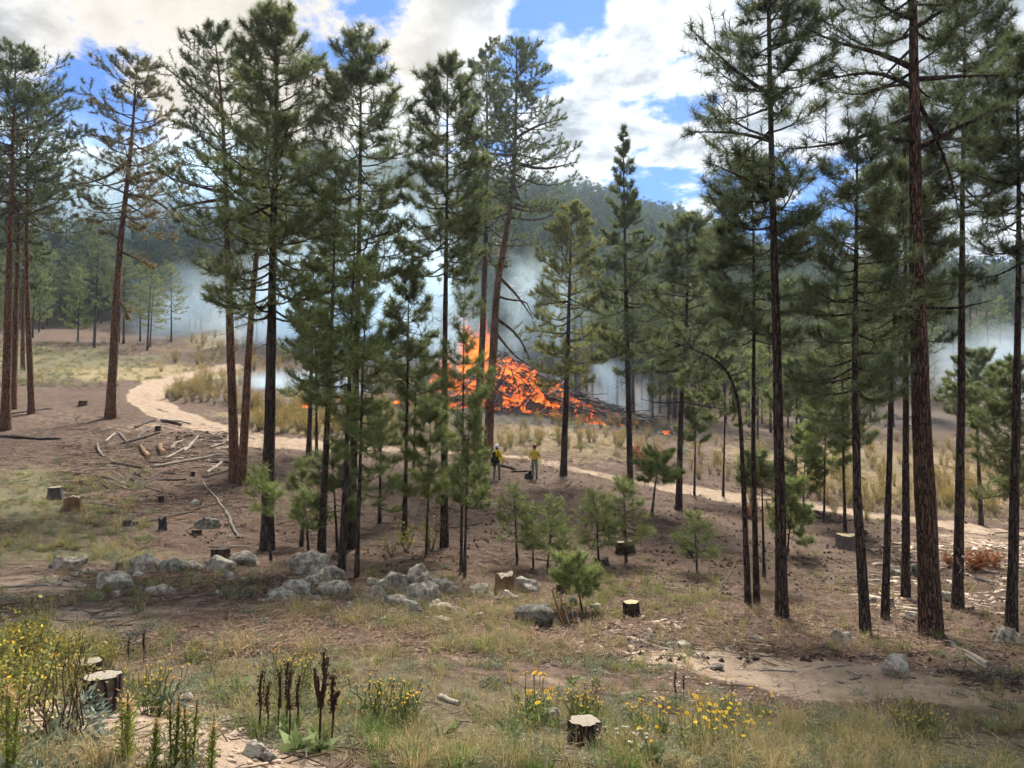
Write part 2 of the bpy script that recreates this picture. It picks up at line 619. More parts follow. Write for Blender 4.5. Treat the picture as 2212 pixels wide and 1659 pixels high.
# ------------------------------------------------------------------ where the tracks run
def seg_dist(x, y, line):
    d = np.full(np.shape(x), 1e9)
    for a, b in zip(line[:-1], line[1:]):
        ax, ay, bx, by = a[0], a[1], b[0], b[1]
        L2 = (bx - ax) ** 2 + (by - ay) ** 2 + 1e-9
        t_ = np.clip(((x - ax) * (bx - ax) + (y - ay) * (by - ay)) / L2, 0, 1)
        d = np.minimum(d, np.hypot(x - ax - t_ * (bx - ax), y - ay - t_ * (by - ay)))
    return d


ROAD_L = hit([760, 640, 560, 470, 400, 345, 318, 318, 350, 420, 500], [965, 958, 950, 925, 905, 885, 862, 842, 825, 808, 792])
ROAD_R = hit([1470, 1560, 1720, 1900, 2080, 2250, 2450], [1056, 1070, 1090, 1114, 1136, 1158, 1180])
TRAIL = hit([760, 900, 1010, 1100, 1180, 1250, 1340, 1470], [965, 972, 978, 986, 998, 1016, 1034, 1056])
# ------------------------------------------------------------------ what covers the ground, as ellipses (photo x, y, half width, half height, kind, weight)
PATCH = [
    (150, 1580, 380, 70, 's', 1.0), (520, 1640, 160, 50, 's', 1.0), (330, 1330, 330, 36, 's', .55), (60, 1270, 130, 30, 's', .5), (640, 1350, 160, 30, 's', .25),
    (1820, 1470, 420, 48, 's', .85), (1500, 1430, 150, 20, 's', .35), (900, 1400, 240, 40, 's', .40), (1250, 1480, 200, 30, 's', .3), (2150, 1530, 150, 60, 's', .3),
    (320, 925, 110, 16, 's', .35), (150, 905, 140, 14, 's', .25), (520, 960, 90, 20, 's', .35), (250, 1000, 90, 20, 's', .22), (80, 940, 70, 12, 's', .25),
    (1250, 995, 150, 18, 's', .25), (1430, 1050, 90, 20, 's', .2), (2150, 1170, 100, 20, 's', .5),
    (90, 1080, 140, 75, 'g', .8), (100, 1180, 200, 45, 'g', .6), (300, 1210, 200, 30, 'g', .5), (1400, 1270, 260, 45, 'g', .45), (1100, 1290, 140, 22, 'g', .4), (1800, 1240, 130, 60, 'g', .4),
    (500, 1480, 700, 90, 'g', .45), (1100, 1560, 700, 110, 'g', .55), (1900, 1600, 500, 80, 'g', .6), (60, 790, 300, 46, 'g', .8), (460, 700, 60, 60, 'y', .7), (350, 810, 250, 22, 'y', .7),
    (1230, 950, 200, 50, 'y', .5), (1900, 1020, 420, 70, 'y', .6), (620, 900, 120, 40, 'y', .7), (2000, 900, 300, 40, 'b', .5), (1100, 895, 200, 20, 'b', .9), (1400, 925, 120, 16, 'b', .8),
    (650, 880, 220, 16, 'b', .8), (500, 985, 150, 30, 'b', .25), (1000, 1330, 500, 40, 'b', .25), (1700, 1390, 300, 30, 'b', .25), (1750, 960, 200, 40, 'b', .35),
]
_PE = []
for (px, py, hw, hh, k, w) in PATCH:
    c = hit1(px, py)
    e = hit([px + 40, px - 40, px, px], [py, py, py + hh, py - hh])
    ax = np.linalg.norm(e[0][:2] - e[1][:2]) / 80 * hw if not np.isnan(e[:2]).any() else 3
    rc = np.hypot(c[0], c[1])
    r0 = np.hypot(e[2][0], e[2][1]) if not np.isnan(e[2][0]) else rc * 0.8
    r1 = np.hypot(e[3][0], e[3][1]) if not np.isnan(e[3][0]) else rc * 1.25
    _PE.append((c, ax, max(rc - r0, .3), max(r1 - rc, .3), k, w))


def zones(x, y):
    """weights of bare sand, green herbs, dry straw, burnt litter on the ground"""
    r = np.hypot(x, y)
    Z = {k: np.zeros(np.shape(x)) for k in 'sgyb'}
    wob = (fbm(x * 0.55, y * 0.55, 41, 4) - 0.5)
    for c, ax, ra, rb, k, w in _PE:
        rc = math.hypot(c[0], c[1])
        ux, uy = c[0] / rc, c[1] / rc
        dr = (x * ux + y * uy) - rc
        dt = x * uy - y * ux
        q = np.sqrt((dt / ax) ** 2 + (dr / np.where(dr < 0, ra, rb)) ** 2) + wob * 0.9
        Z[k] = np.maximum(Z[k], w * np.clip((1.25 - q) / 0.6, 0, 1))
    dl = np.minimum(seg_dist(x, y, ROAD_L) / 1.2, seg_dist(x, y, ROAD_R) / 1.25)
    Z['road'] = np.clip((1.25 - dl - wob * 0.55) / 0.4, 0, 1)
    Z['s'] = np.maximum(Z['s'], 0.62 * np.clip((1.3 - seg_dist(x, y, TRAIL) / 0.6 - wob * 0.9) / 0.6, 0, 1))
    mid = np.exp(-(np.minimum(seg_dist(x, y, ROAD_L), seg_dist(x, y, ROAD_R)) / 0.28) ** 2)
    Z['rut'] = mid * np.clip(0.55 + wob * 2.5, 0, 1)
    return Z


# ------------------------------------------------------------------ ground mesh
az_f = np.radians(np.concatenate([np.arange(-180, -44, 4.0), np.arange(-44, 44.01, 0.16), np.arange(48, 180.1, 4.0)]))
r_f = np.concatenate([[0.0], np.geomspace(1.0, 130, 330), np.geomspace(134, 1250, 56)])
AA, RR_ = np.meshgrid(az_f, r_f, indexing='ij')
GX, GY = RR_ * np.sin(AA), RR_ * np.cos(AA)
GZ = hgt(GX, GY)
ZN = zones(GX, GY)
near = np.clip((150 - RR_) / 50, 0, 1)
sandw = np.clip(np.maximum(ZN['s'], ZN['road'] * (1 - 0.75 * ZN['rut'])), 0, 1)
zone_col = np.stack([sandw, ZN['g'], ZN['y'], ZN['b']], -1) * near[..., None]
road_z = ZN['road']
rut = (ZN['road'] > 0.5) * (-0.05 + 0.05 * ZN['rut'])
GZ = GZ + rut
na, nr = GX.shape
ii, jj = np.meshgrid(np.arange(na - 1), np.arange(nr - 1), indexing='ij')
idx = ii * nr + jj
Q = np.stack([idx, idx + 1, idx + nr + 1, idx + nr], -1).reshape(-1, 4)[:, ::-1]
VV = np.stack([GX, GY, GZ], -1).reshape(-1, 3)
on_road = (road_z.reshape(-1)[Q] > 0.55).all(1)


def ground_material():
    m, t, out = new_mat('ground_soil')
    geo = t.n('ShaderNodeNewGeometry')
    p = geo.outputs['Position']
    at = t.n('ShaderNodeAttribute', attribute_name='zone')
    sp = t.n('ShaderNodeSeparateColor', {0: at.outputs['Color']})
    sand, grn, dry = sp.outputs[0], sp.outputs[1], sp.outputs[2]
    brn = at.outputs['Alpha']
    nA = t.noise(p, 0.35, 4, 0.6)
    nB = t.noise(p, 2.6, 5, 0.65)
    nC = t.noise(p, 17.0, 5, 0.7)
    nD = t.noise(p, 70.0, 3, 0.7)
    nM = t.noise(p, 6.0, 6, 0.72)
    duff = t.mix(t.smooth(nB, 0.32, 0.70), (0.080, 0.054, 0.041, 1), (0.150, 0.102, 0.077, 1))
    duff = t.mix(t.smooth(nC, 0.52, 0.80), duff, (0.21, 0.148, 0.11, 1))
    duff = t.mix(t.smooth(nC, 0.46, 0.24), duff, (0.040, 0.028, 0.022, 1))
    duff = t.mix(t.math('MULTIPLY', t.smooth(nA, 0.45, 0.7), 0.5), duff, (0.14, 0.105, 0.082, 1))
    duff = t.mix(t.math('MULTIPLY', t.smooth(nM, 0.52, 0.66), 0.75), duff, (0.045, 0.032, 0.026, 1))
    duff = t.mix(t.math('MULTIPLY', t.smooth(nM, 0.46, 0.36), 0.45), duff, (0.215, 0.155, 0.118, 1))
    sandc = t.mix(t.smooth(nB, 0.3, 0.7), (0.28, 0.205, 0.145, 1), (0.40, 0.302, 0.222, 1))
    sandc = t.mix(t.smooth(nC, 0.56, 0.82), sandc, (0.20, 0.14, 0.10, 1))
    sandc = t.mix(t.smooth(nD, 0.62, 0.85), sandc, (0.62, 0.50, 0.38, 1))
    sandc = t.mix(t.math('MULTIPLY', t.smooth(nM, 0.54, 0.68), 0.55), sandc, (0.15, 0.11, 0.085, 1))
    grnc = t.mix(t.smooth(nC, 0.3, 0.75), (0.105, 0.10, 0.055, 1), (0.20, 0.185, 0.10, 1))
    dryc = t.mix(t.smooth(nC, 0.3, 0.75), (0.20, 0.155, 0.085, 1), (0.36, 0.28, 0.155, 1))
    brnc = t.mix(t.smooth(nC, 0.35, 0.75), (0.045, 0.040, 0.037, 1), (0.17, 0.155, 0.145, 1))
    brk = t.math('MULTIPLY', t.math('SUBTRACT', nB, 0.5), 0.9)
    def w(s, lo=0.25, hi=0.75):
        return t.smooth(t.math('ADD', s, brk), lo, hi)
    c = t.mix(t.math('MULTIPLY', w(grn, 0.2, 0.85), 0.8), duff, grnc)
    c = t.mix(w(dry, 0.2, 0.8), c, dryc)
    c = t.mix(w(brn, 0.2, 0.8), c, brnc)
    c = t.mix(w(sand, 0.22, 0.62), c, sandc)
    # wooded hillside further off
    far = t.smooth(t.vmath('LENGTH', p), 110, 180)
    c = t.mix(far, c, t.mix(t.smooth(t.noise(p, 0.08, 4, 0.6), 0.35, 0.65), (0.075, 0.070, 0.040, 1), (0.16, 0.125, 0.085, 1)))
    h = t.math('ADD', t.math('MULTIPLY', nC, 0.7), t.math('MULTIPLY', nD, 0.45))
    bmp = t.n('ShaderNodeBump', {'Height': h, 'Strength': 1.0, 'Distance': 0.05})
    bs = t.n('ShaderNodeBsdfPrincipled', {'Base Color': c, 'Roughness': 0.95, 'Specular IOR Level': 0.08, 'Normal': bmp.outputs[0]})
    t.link(bs.outputs[0], out.inputs[0])
    return m


GROUND = ground_material()


def sub_mesh(name, faces):
    u, inv = np.unique(faces, return_inverse=True)
    return mesh(name, VV[u], inv.reshape(-1, 4), GROUND, True, {'zone': ('FLOAT_COLOR', zone_col.reshape(-1, 4)[u])})


ground = obj('ground', sub_mesh('ground', Q[~on_road]))
tag(ground, 'reddish brown forest floor of pine needles, sand and dry grass sloping to a hill', 'ground', kind='structure')
road = obj('dirt_road', sub_mesh('dirt_road', Q[on_road]))
tag(road, 'pale sandy dirt track curving across the burnt clearing', 'road', kind='structure')

# ------------------------------------------------------------------ pines
def needles(Cn, D, K, ln, wd, spread, rng, tint):
    """K needles at each tuft centre Cn (m,3) pointing about D (m,3) -> V, F, tint"""
    m = len(Cn)
    d = rng.normal(size=(m, K, 3))
    d /= np.linalg.norm(d, axis=-1, keepdims=True)
    d = D[:, None, :] * (1 - spread) + d * spread * 1.15
    d[..., 2] += 0.05
    d /= np.linalg.norm(d, axis=-1, keepdims=True)
    base = Cn[:, None, :] - D[:, None, :] * (rng.random((m, K, 1)) * ln * 0.75)
    L = ln * (0.65 + 0.5 * rng.random((m, K, 1)))
    tip = base + d * L
    sd = np.cross(d, rng.normal(size=(m, K, 3)))
    sd /= np.linalg.norm(sd, axis=-1, keepdims=True) + 1e-9
    V = np.stack([base - sd * wd * 0.5, base + sd * wd * 0.5, tip], 2).reshape(-1, 3)
    F = np.arange(len(V)).reshape(-1, 3)
    tn = np.clip(tint[:, None] + rng.normal(size=(m, K)) * 0.10, 0, 1)
    T = np.stack([tn * 0.8, tn * 0.8, tn * 1.0 + 0.03], 2).reshape(-1)
    return V, F, T


def path_at(P, S, s):
    """points at parameters s (0..1) along polyline P with parameter S"""
    return np.stack([np.interp(s, S, P[:, k]) for k in range(3)], -1)


def smooth_path(P, n):
    P = np.asarray(P, float)
    L = np.concatenate([[0], np.cumsum(np.linalg.norm(np.diff(P, axis=0), axis=1))])
    S = L / L[-1]
    s = np.linspace(0, 1, n)
    Q_ = path_at(P, S, s)
    k = max(1, n // (len(P) * 3))
    if len(P) > 2:
        for _ in range(k * 2):
            Q_[1:-1] = 0.25 * Q_[:-2] + 0.5 * Q_[1:-1] + 0.25 * Q_[2:]
    return Q_, s


def grow_pine(path, r0, zb, w, nlimb, rng, shape=0.8, lim_el=(34, -8), tuft_ln=0.17, needle_w=0.008, K=14,
              ntw=10, ptw=4, dead=0, trunk_n=26, trunk_s=12, flare=1.35, brown_side=0.0, extra=(), irregular=0.35, flat=0.0, tw_s=3, density=1.0, taper=0.85, top=3.7):
    """path: trunk points in local metres (base first). zb: height of the crown's foot. w: crown half width.
    returns trunk (V,F), limbs [(V,F,length)], crown (V,F,T)"""
    TP, TS = smooth_path(path, trunk_n)
    H = TP[-1, 2]
    s = np.linspace(0, 1, trunk_n)
    rad = r0 * ((1 - s) ** taper * 0.94 + 0.06)
    rad *= 1 + (flare - 1) * np.exp(-s * H / 0.35)
    rad *= 1 + (rng.random(trunk_n) - 0.5) * 0.06
    Pk = TP.copy()
    Pk[0, 2] -= 0.35
    Vt, Ft = tubes(Pk[None], rad[None], trunk_s)
    ang = np.arctan2(Vt[:, 1] - np.repeat(TP[:, 1], trunk_s), Vt[:, 0] - np.repeat(TP[:, 0], trunk_s))
    wv = 1 + 0.06 * np.sin(ang * 3 + rng.random() * 6) + 0.05 * np.sin(ang * 5 + np.repeat(s, trunk_s) * 30) + (rng.random(len(Vt)) - 0.5) * 0.07
    ctr = np.repeat(Pk, trunk_s, 0)
    Vt = ctr + (Vt - ctr) * wv[:, None]
    # limbs
    hz = TP[:, 2]
    u = np.sort(rng.random(nlimb)) if nlimb else np.zeros(0)
    u = (u + (np.arange(nlimb) + 0.5) / max(nlimb, 1)) * 0.5
    z = zb + (H - zb) * (u ** 0.95) * 0.985
    so = np.interp(z, hz, s) if np.all(np.diff(hz) > -1e-6) else u
    base = path_at(TP, s, so)
    rb = np.interp(so, s, rad)
    az = np.arange(nlimb) * 2.39996 + rng.normal(size=nlimb) * 0.5
    prof = np.clip((1 - u) * top, 0, 1) ** (shape * .85) * (0.72 + 0.28 * np.sin(np.clip(u * 1.2 + 0.22, 0, 1) * np.pi))
    L = 1.28 * w * prof * (1 - irregular + irregular * 1.25 * rng.random(nlimb)) + 0.16
    el = np.radians(lim_el[1] + (lim_el[0] - lim_el[1]) * u ** 1.3 + rng.normal(size=nlimb) * 9)
    n = 7
    ss = np.linspace(0, 1, n)[None, :, None]
    dh = np.stack([np.cos(az), np.sin(az), np.zeros(nlimb)], -1)
    if flat:
        dh[:, 1] *= (1 - flat)
        dh /= np.linalg.norm(dh, axis=1, keepdims=True) + 1e-9
    sdv = np.stack([-dh[:, 1], dh[:, 0], np.zeros(nlimb)], -1)
    curve = (0.22 - 0.1 * u + rng.normal(size=nlimb) * 0.10)
    sag = rng.normal(size=nlimb) * 0.05 - 0.10 * (1 - u)
    LP = base[:, None, :] + dh[:, None, :] * (L * np.cos(el))[:, None, None] * ss
    LP[..., 2] += (L * np.sin(el))[:, None] * ss[..., 0] + L[:, None] * (curve[:, None] * ss[..., 0] ** 2.2 + sag[:, None] * np.sin(ss[..., 0] * np.pi))
    LP += sdv[:, None, :] * (L[:, None] * 0.09 * np.sin(ss[..., 0] * (3 + 3 * rng.random((nlimb, 1))) + rng.random((nlimb, 1)) * 6) * ss[..., 0])[..., None]
    r_l = np.minimum(0.016 * L + 0.006, rb * 0.55)
    isdead = np.zeros(nlimb, bool)
    if dead:
        # bare snags under the live crown
        nd = dead
        zd = zb * (0.30 + 0.7 * rng.random(nd))
        sd_ = np.interp(zd, hz, s)
        bd = path_at(TP, s, sd_)
        ad = rng.random(nd) * 6.28
        Ld = w * (0.12 + 0.5 * rng.random(nd) ** 2) + 0.15
        dd = np.stack([np.cos(ad), np.sin(ad), np.zeros(nd)], -1)
        DP = bd[:, None, :] + dd[:, None, :] * Ld[:, None, None] * ss
        DP[..., 2] += Ld[:, None] * (rng.normal(size=(nd, 1)) * 0.25 * ss[..., 0] - 0.25 * ss[..., 0] ** 2 * rng.random((nd, 1)))
        DP += np.cumsum(rng.normal(size=DP.shape), 1) * 0.018 * Ld[:, None, None] * ss
        LP = np.concatenate([LP, DP])
        L = np.concatenate([L, Ld])
        r_l = np.concatenate([r_l, np.minimum(0.011 * Ld + 0.006, 0.03)])
        az = np.concatenate([az, ad])
        u = np.concatenate([u, np.zeros(nd)])
        isdead = np.concatenate([isdead, np.ones(nd, bool)])
    for ex in extra:                       # limbs the photograph shows: points, radius, leafy?
        EP, _ = smooth_path(ex[0], n)
        LP = np.concatenate([LP, EP[None]])
        Le = np.linalg.norm(EP[-1] - EP[0])
        L = np.append(L, Le)
        r_l = np.append(r_l, ex[1])
        dv = EP[-1] - EP[0]
        az = np.append(az, math.atan2(dv[1], dv[0]))
        u = np.append(u, 0.3)
        isdead = np.append(isdead, not ex[2])
    NL = len(L)
    Rl = r_l[:, None] * (1 - 0.82 * ss[..., 0])
    VL, FL = tubes(LP, Rl, 5) if NL else (np.zeros((0, 3)), np.zeros((0, 4), int))
    VL = VL.reshape(NL, -1, 3)
    fl_one = FL[:len(FL) // NL] if NL else FL
    # twigs
    st = 0.22 + 0.78 * (np.arange(ntw)[None, :] + rng.random((NL, ntw))) / ntw
    st = np.clip(st, 0, 1)
    f = st * (n - 1)
    i0 = np.clip(f.astype(int), 0, n - 2)
    fr = (f - i0)[..., None]
    ar = np.arange(NL)[:, None]
    tb = LP[ar, i0] * (1 - fr) + LP[ar, i0 + 1] * fr
    tg = LP[ar, i0 + 1] - LP[ar, i0]
    tg /= np.linalg.norm(tg, axis=-1, keepdims=True) + 1e-9
    sgn = np.where((np.arange(ntw)[None, :] + rng.integers(0, 2, (NL, 1))) % 2 == 0, 1.0, -1.0)
    hv = np.stack([-tg[..., 1], tg[..., 0], np.zeros_like(tg[..., 0])], -1)
    hv /= np.linalg.norm(hv, axis=-1, keepdims=True) + 1e-9
    open_ = 0.55 + 0.55 * rng.random((NL, ntw))
    td = tg * np.cos(open_)[..., None] + hv * (sgn * np.sin(open_))[..., None]
    td[..., 2] += 0.18 + rng.normal(size=(NL, ntw)) * 0.48
    td /= np.linalg.norm(td, axis=-1, keepdims=True)
    Lt = np.clip(L[:, None] * (0.60 * (1.16 - st)) * (0.6 + 0.7 * rng.random((NL, ntw))), 0.12, 1.25)
    n2 = 4
    s2 = np.linspace(0, 1, n2)[None, None, :, None]
    TWP = tb[:, :, None, :] + td[:, :, None, :] * Lt[:, :, None, None] * s2
    TWP[..., 2] += (Lt[:, :, None] * 0.22 * s2[..., 0] ** 2)
    TWP += rng.normal(size=TWP.shape) * 0.03 * Lt[:, :, None, None] * s2
    rt = np.clip(0.010 * Lt + 0.003, 0.003, 0.014)
    RT = rt[:, :, None] * (1 - 0.7 * s2[..., 0])
    VT, FT = tubes(TWP.reshape(-1, n2, 3), RT.reshape(-1, n2), tw_s)
    VT = VT.reshape(NL, -1, 3)
    ft_one = FT[:len(FT) // NL] if NL else FT
    limbs = []
    for k in range(NL):
        V = np.concatenate([VL[k], VT[k]])
        F = np.concatenate([fl_one, ft_one + len(VL[k])])
        limbs.append((V, F, L[k], isdead[k]))
    # tufts
    live = ~isdead
    ks = np.linspace(0.38, 1.0, ptw)
    Cs, Ds, Us, Ls = [], [], [], []
    for q in ks:
        f = q * (n2 - 1)
        a = min(int(f), n2 - 2)
        c = TWP[:, :, a] * (1 - (f - a)) + TWP[:, :, a + 1] * (f - a)
        dv = TWP[:, :, a + 1] - TWP[:, :, a]
        kq = (rng.random((NL, ntw)) < np.clip(L / (5.2 * tuft_ln), .22, 1)[:, None]) & live[:, None]
        Cs.append(c[kq])
        Ds.append(dv[kq])
        Us.append(np.repeat(az[:, None], ntw, 1)[kq])
    Cs.append(LP[live][:, -1])
    Ds.append(LP[live][:, -1] - LP[live][:, -2])
    Us.append(az[live])
    nl_ = len(Cs[-1])
    if nl_:
        Cs.append(TP[-1:] + 0)
        Ds.append(np.array([[0, 0, 1.0]]))
        Us.append(np.zeros(1))
    Cn = np.concatenate(Cs) if nl_ else np.zeros((0, 3))
    Dn = np.concatenate(Ds) if nl_ else np.zeros((0, 3))
    Un = np.concatenate(Us) if nl_ else np.zeros(0)
    if density < 1 and nl_:
        kp = rng.random(len(Cn)) < density
        Cn, Dn, Un = Cn[kp], Dn[kp], Un[kp]
    Dn = Dn / (np.linalg.norm(Dn, axis=-1, keepdims=True) + 1e-9)
    Dn[:, 2] += 0.25
    Dn /= np.linalg.norm(Dn, axis=-1, keepdims=True) + 1e-9
    tint = np.clip(rng.normal(size=len(Cn)) * 0.20 + 0.45, 0, 1)
    if brown_side:
        tint = np.clip(tint + brown_side * (np.cos(Un) > 0.1) * (Cn[:, 2] < zb + 0.72 * (H - zb)), 0, 1)
    crown = needles(Cn, Dn, K, tuft_ln, needle_w, 0.62, rng, tint) if nl_ else None
    return (Vt, Ft), limbs, crown


def plant_tree(spec):
    """spec in the photograph's pixels: pts trunk base..top, d trunk width, cb crown foot y, w crown half width"""
    rng = np.random.default_rng(spec['seed'])
    pts = spec['pts']
    B = hit1(*pts[0])
    if 'Y' in spec:
        d = pix_dir(*pts[0])
        B = d * (spec['Y'] / d[1])
        B[2] = hgt(B[0], B[1])
    m = B[1] / FPX
    dep = spec.get('lean_y', 0.0)
    loc = []
    for k, (x, y) in enumerate(pts):
        d = pix_dir(x, y)
        q = d * ((B[1] + dep * k / max(1, len(pts) - 1)) / d[1])
        loc.append(q - B)
    loc = np.array(loc)
    loc[0] = 0
    H = loc[-1, 2]
    dcb = pix_dir(pts[0][0], spec['cb'])
    zb = max(0.05, dcb[2] * (B[1] / dcb[1]) - B[2])
    ext = []
    for (ep, rpx, leafy, off) in spec.get('extra', ()):
        q = []
        for k, (x, y) in enumerate(ep):
            d = pix_dir(x, y)
            Yq = B[1] + off * k / max(1, len(ep) - 1)
            q.append(d * (Yq / d[1]) - B)
        ext.append((np.array(q), rpx * m, leafy))
    kw = {k: spec[k] for k in ('shape', 'lim_el', 'K', 'ntw', 'ptw', 'dead', 'brown_side', 'irregular', 'tuft_ln', 'needle_w', 'flare', 'density', 'taper', 'trunk_s', 'top') if k in spec}
    far = np.clip(B[1] / 20, 0.7, 3.0)
    kw.setdefault('needle_w', 0.0185 * far)
    kw.setdefault('tuft_ln', 0.25)
    tr, limbs, crown = grow_pine(loc, spec['d'] * m * 0.5, zb, spec['w'] * m, spec['n'], rng, extra=ext, **kw)
    e = obj(spec.get('name', 'pine_tree'), None, loc=B)
    e.empty_display_size = 0.3
    tag(e, spec['label'], spec.get('cat', 'tree'), spec.get('group'))
    bk = BARK[spec.get('bark', 'dark')]
    obj('trunk', mesh('trunk', tr[0], tr[1], bk, True), e)
    small = []
    limbm = BARK['mid'] if spec.get('bark') == 'red' else BARK['dark']
    for V, F, L, dd in limbs:
        if L / m > spec.get('limb_px', 48):
            obj('branch', mesh('branch', V, F, limbm, True), e)
        else:
            small.append((V, F))
    if small:
        V, F = joinVF(small)
        o = obj('twigs', mesh('twigs', V, F, limbm, True), e)
        o['kind'] = 'stuff'
    if crown is not None:
        V, F, T = crown
        obj('crown', mesh('crown', V, F, FOL[spec.get('fol', 'green')], False, {'tint': ('FLOAT', T)}), e)
    return e


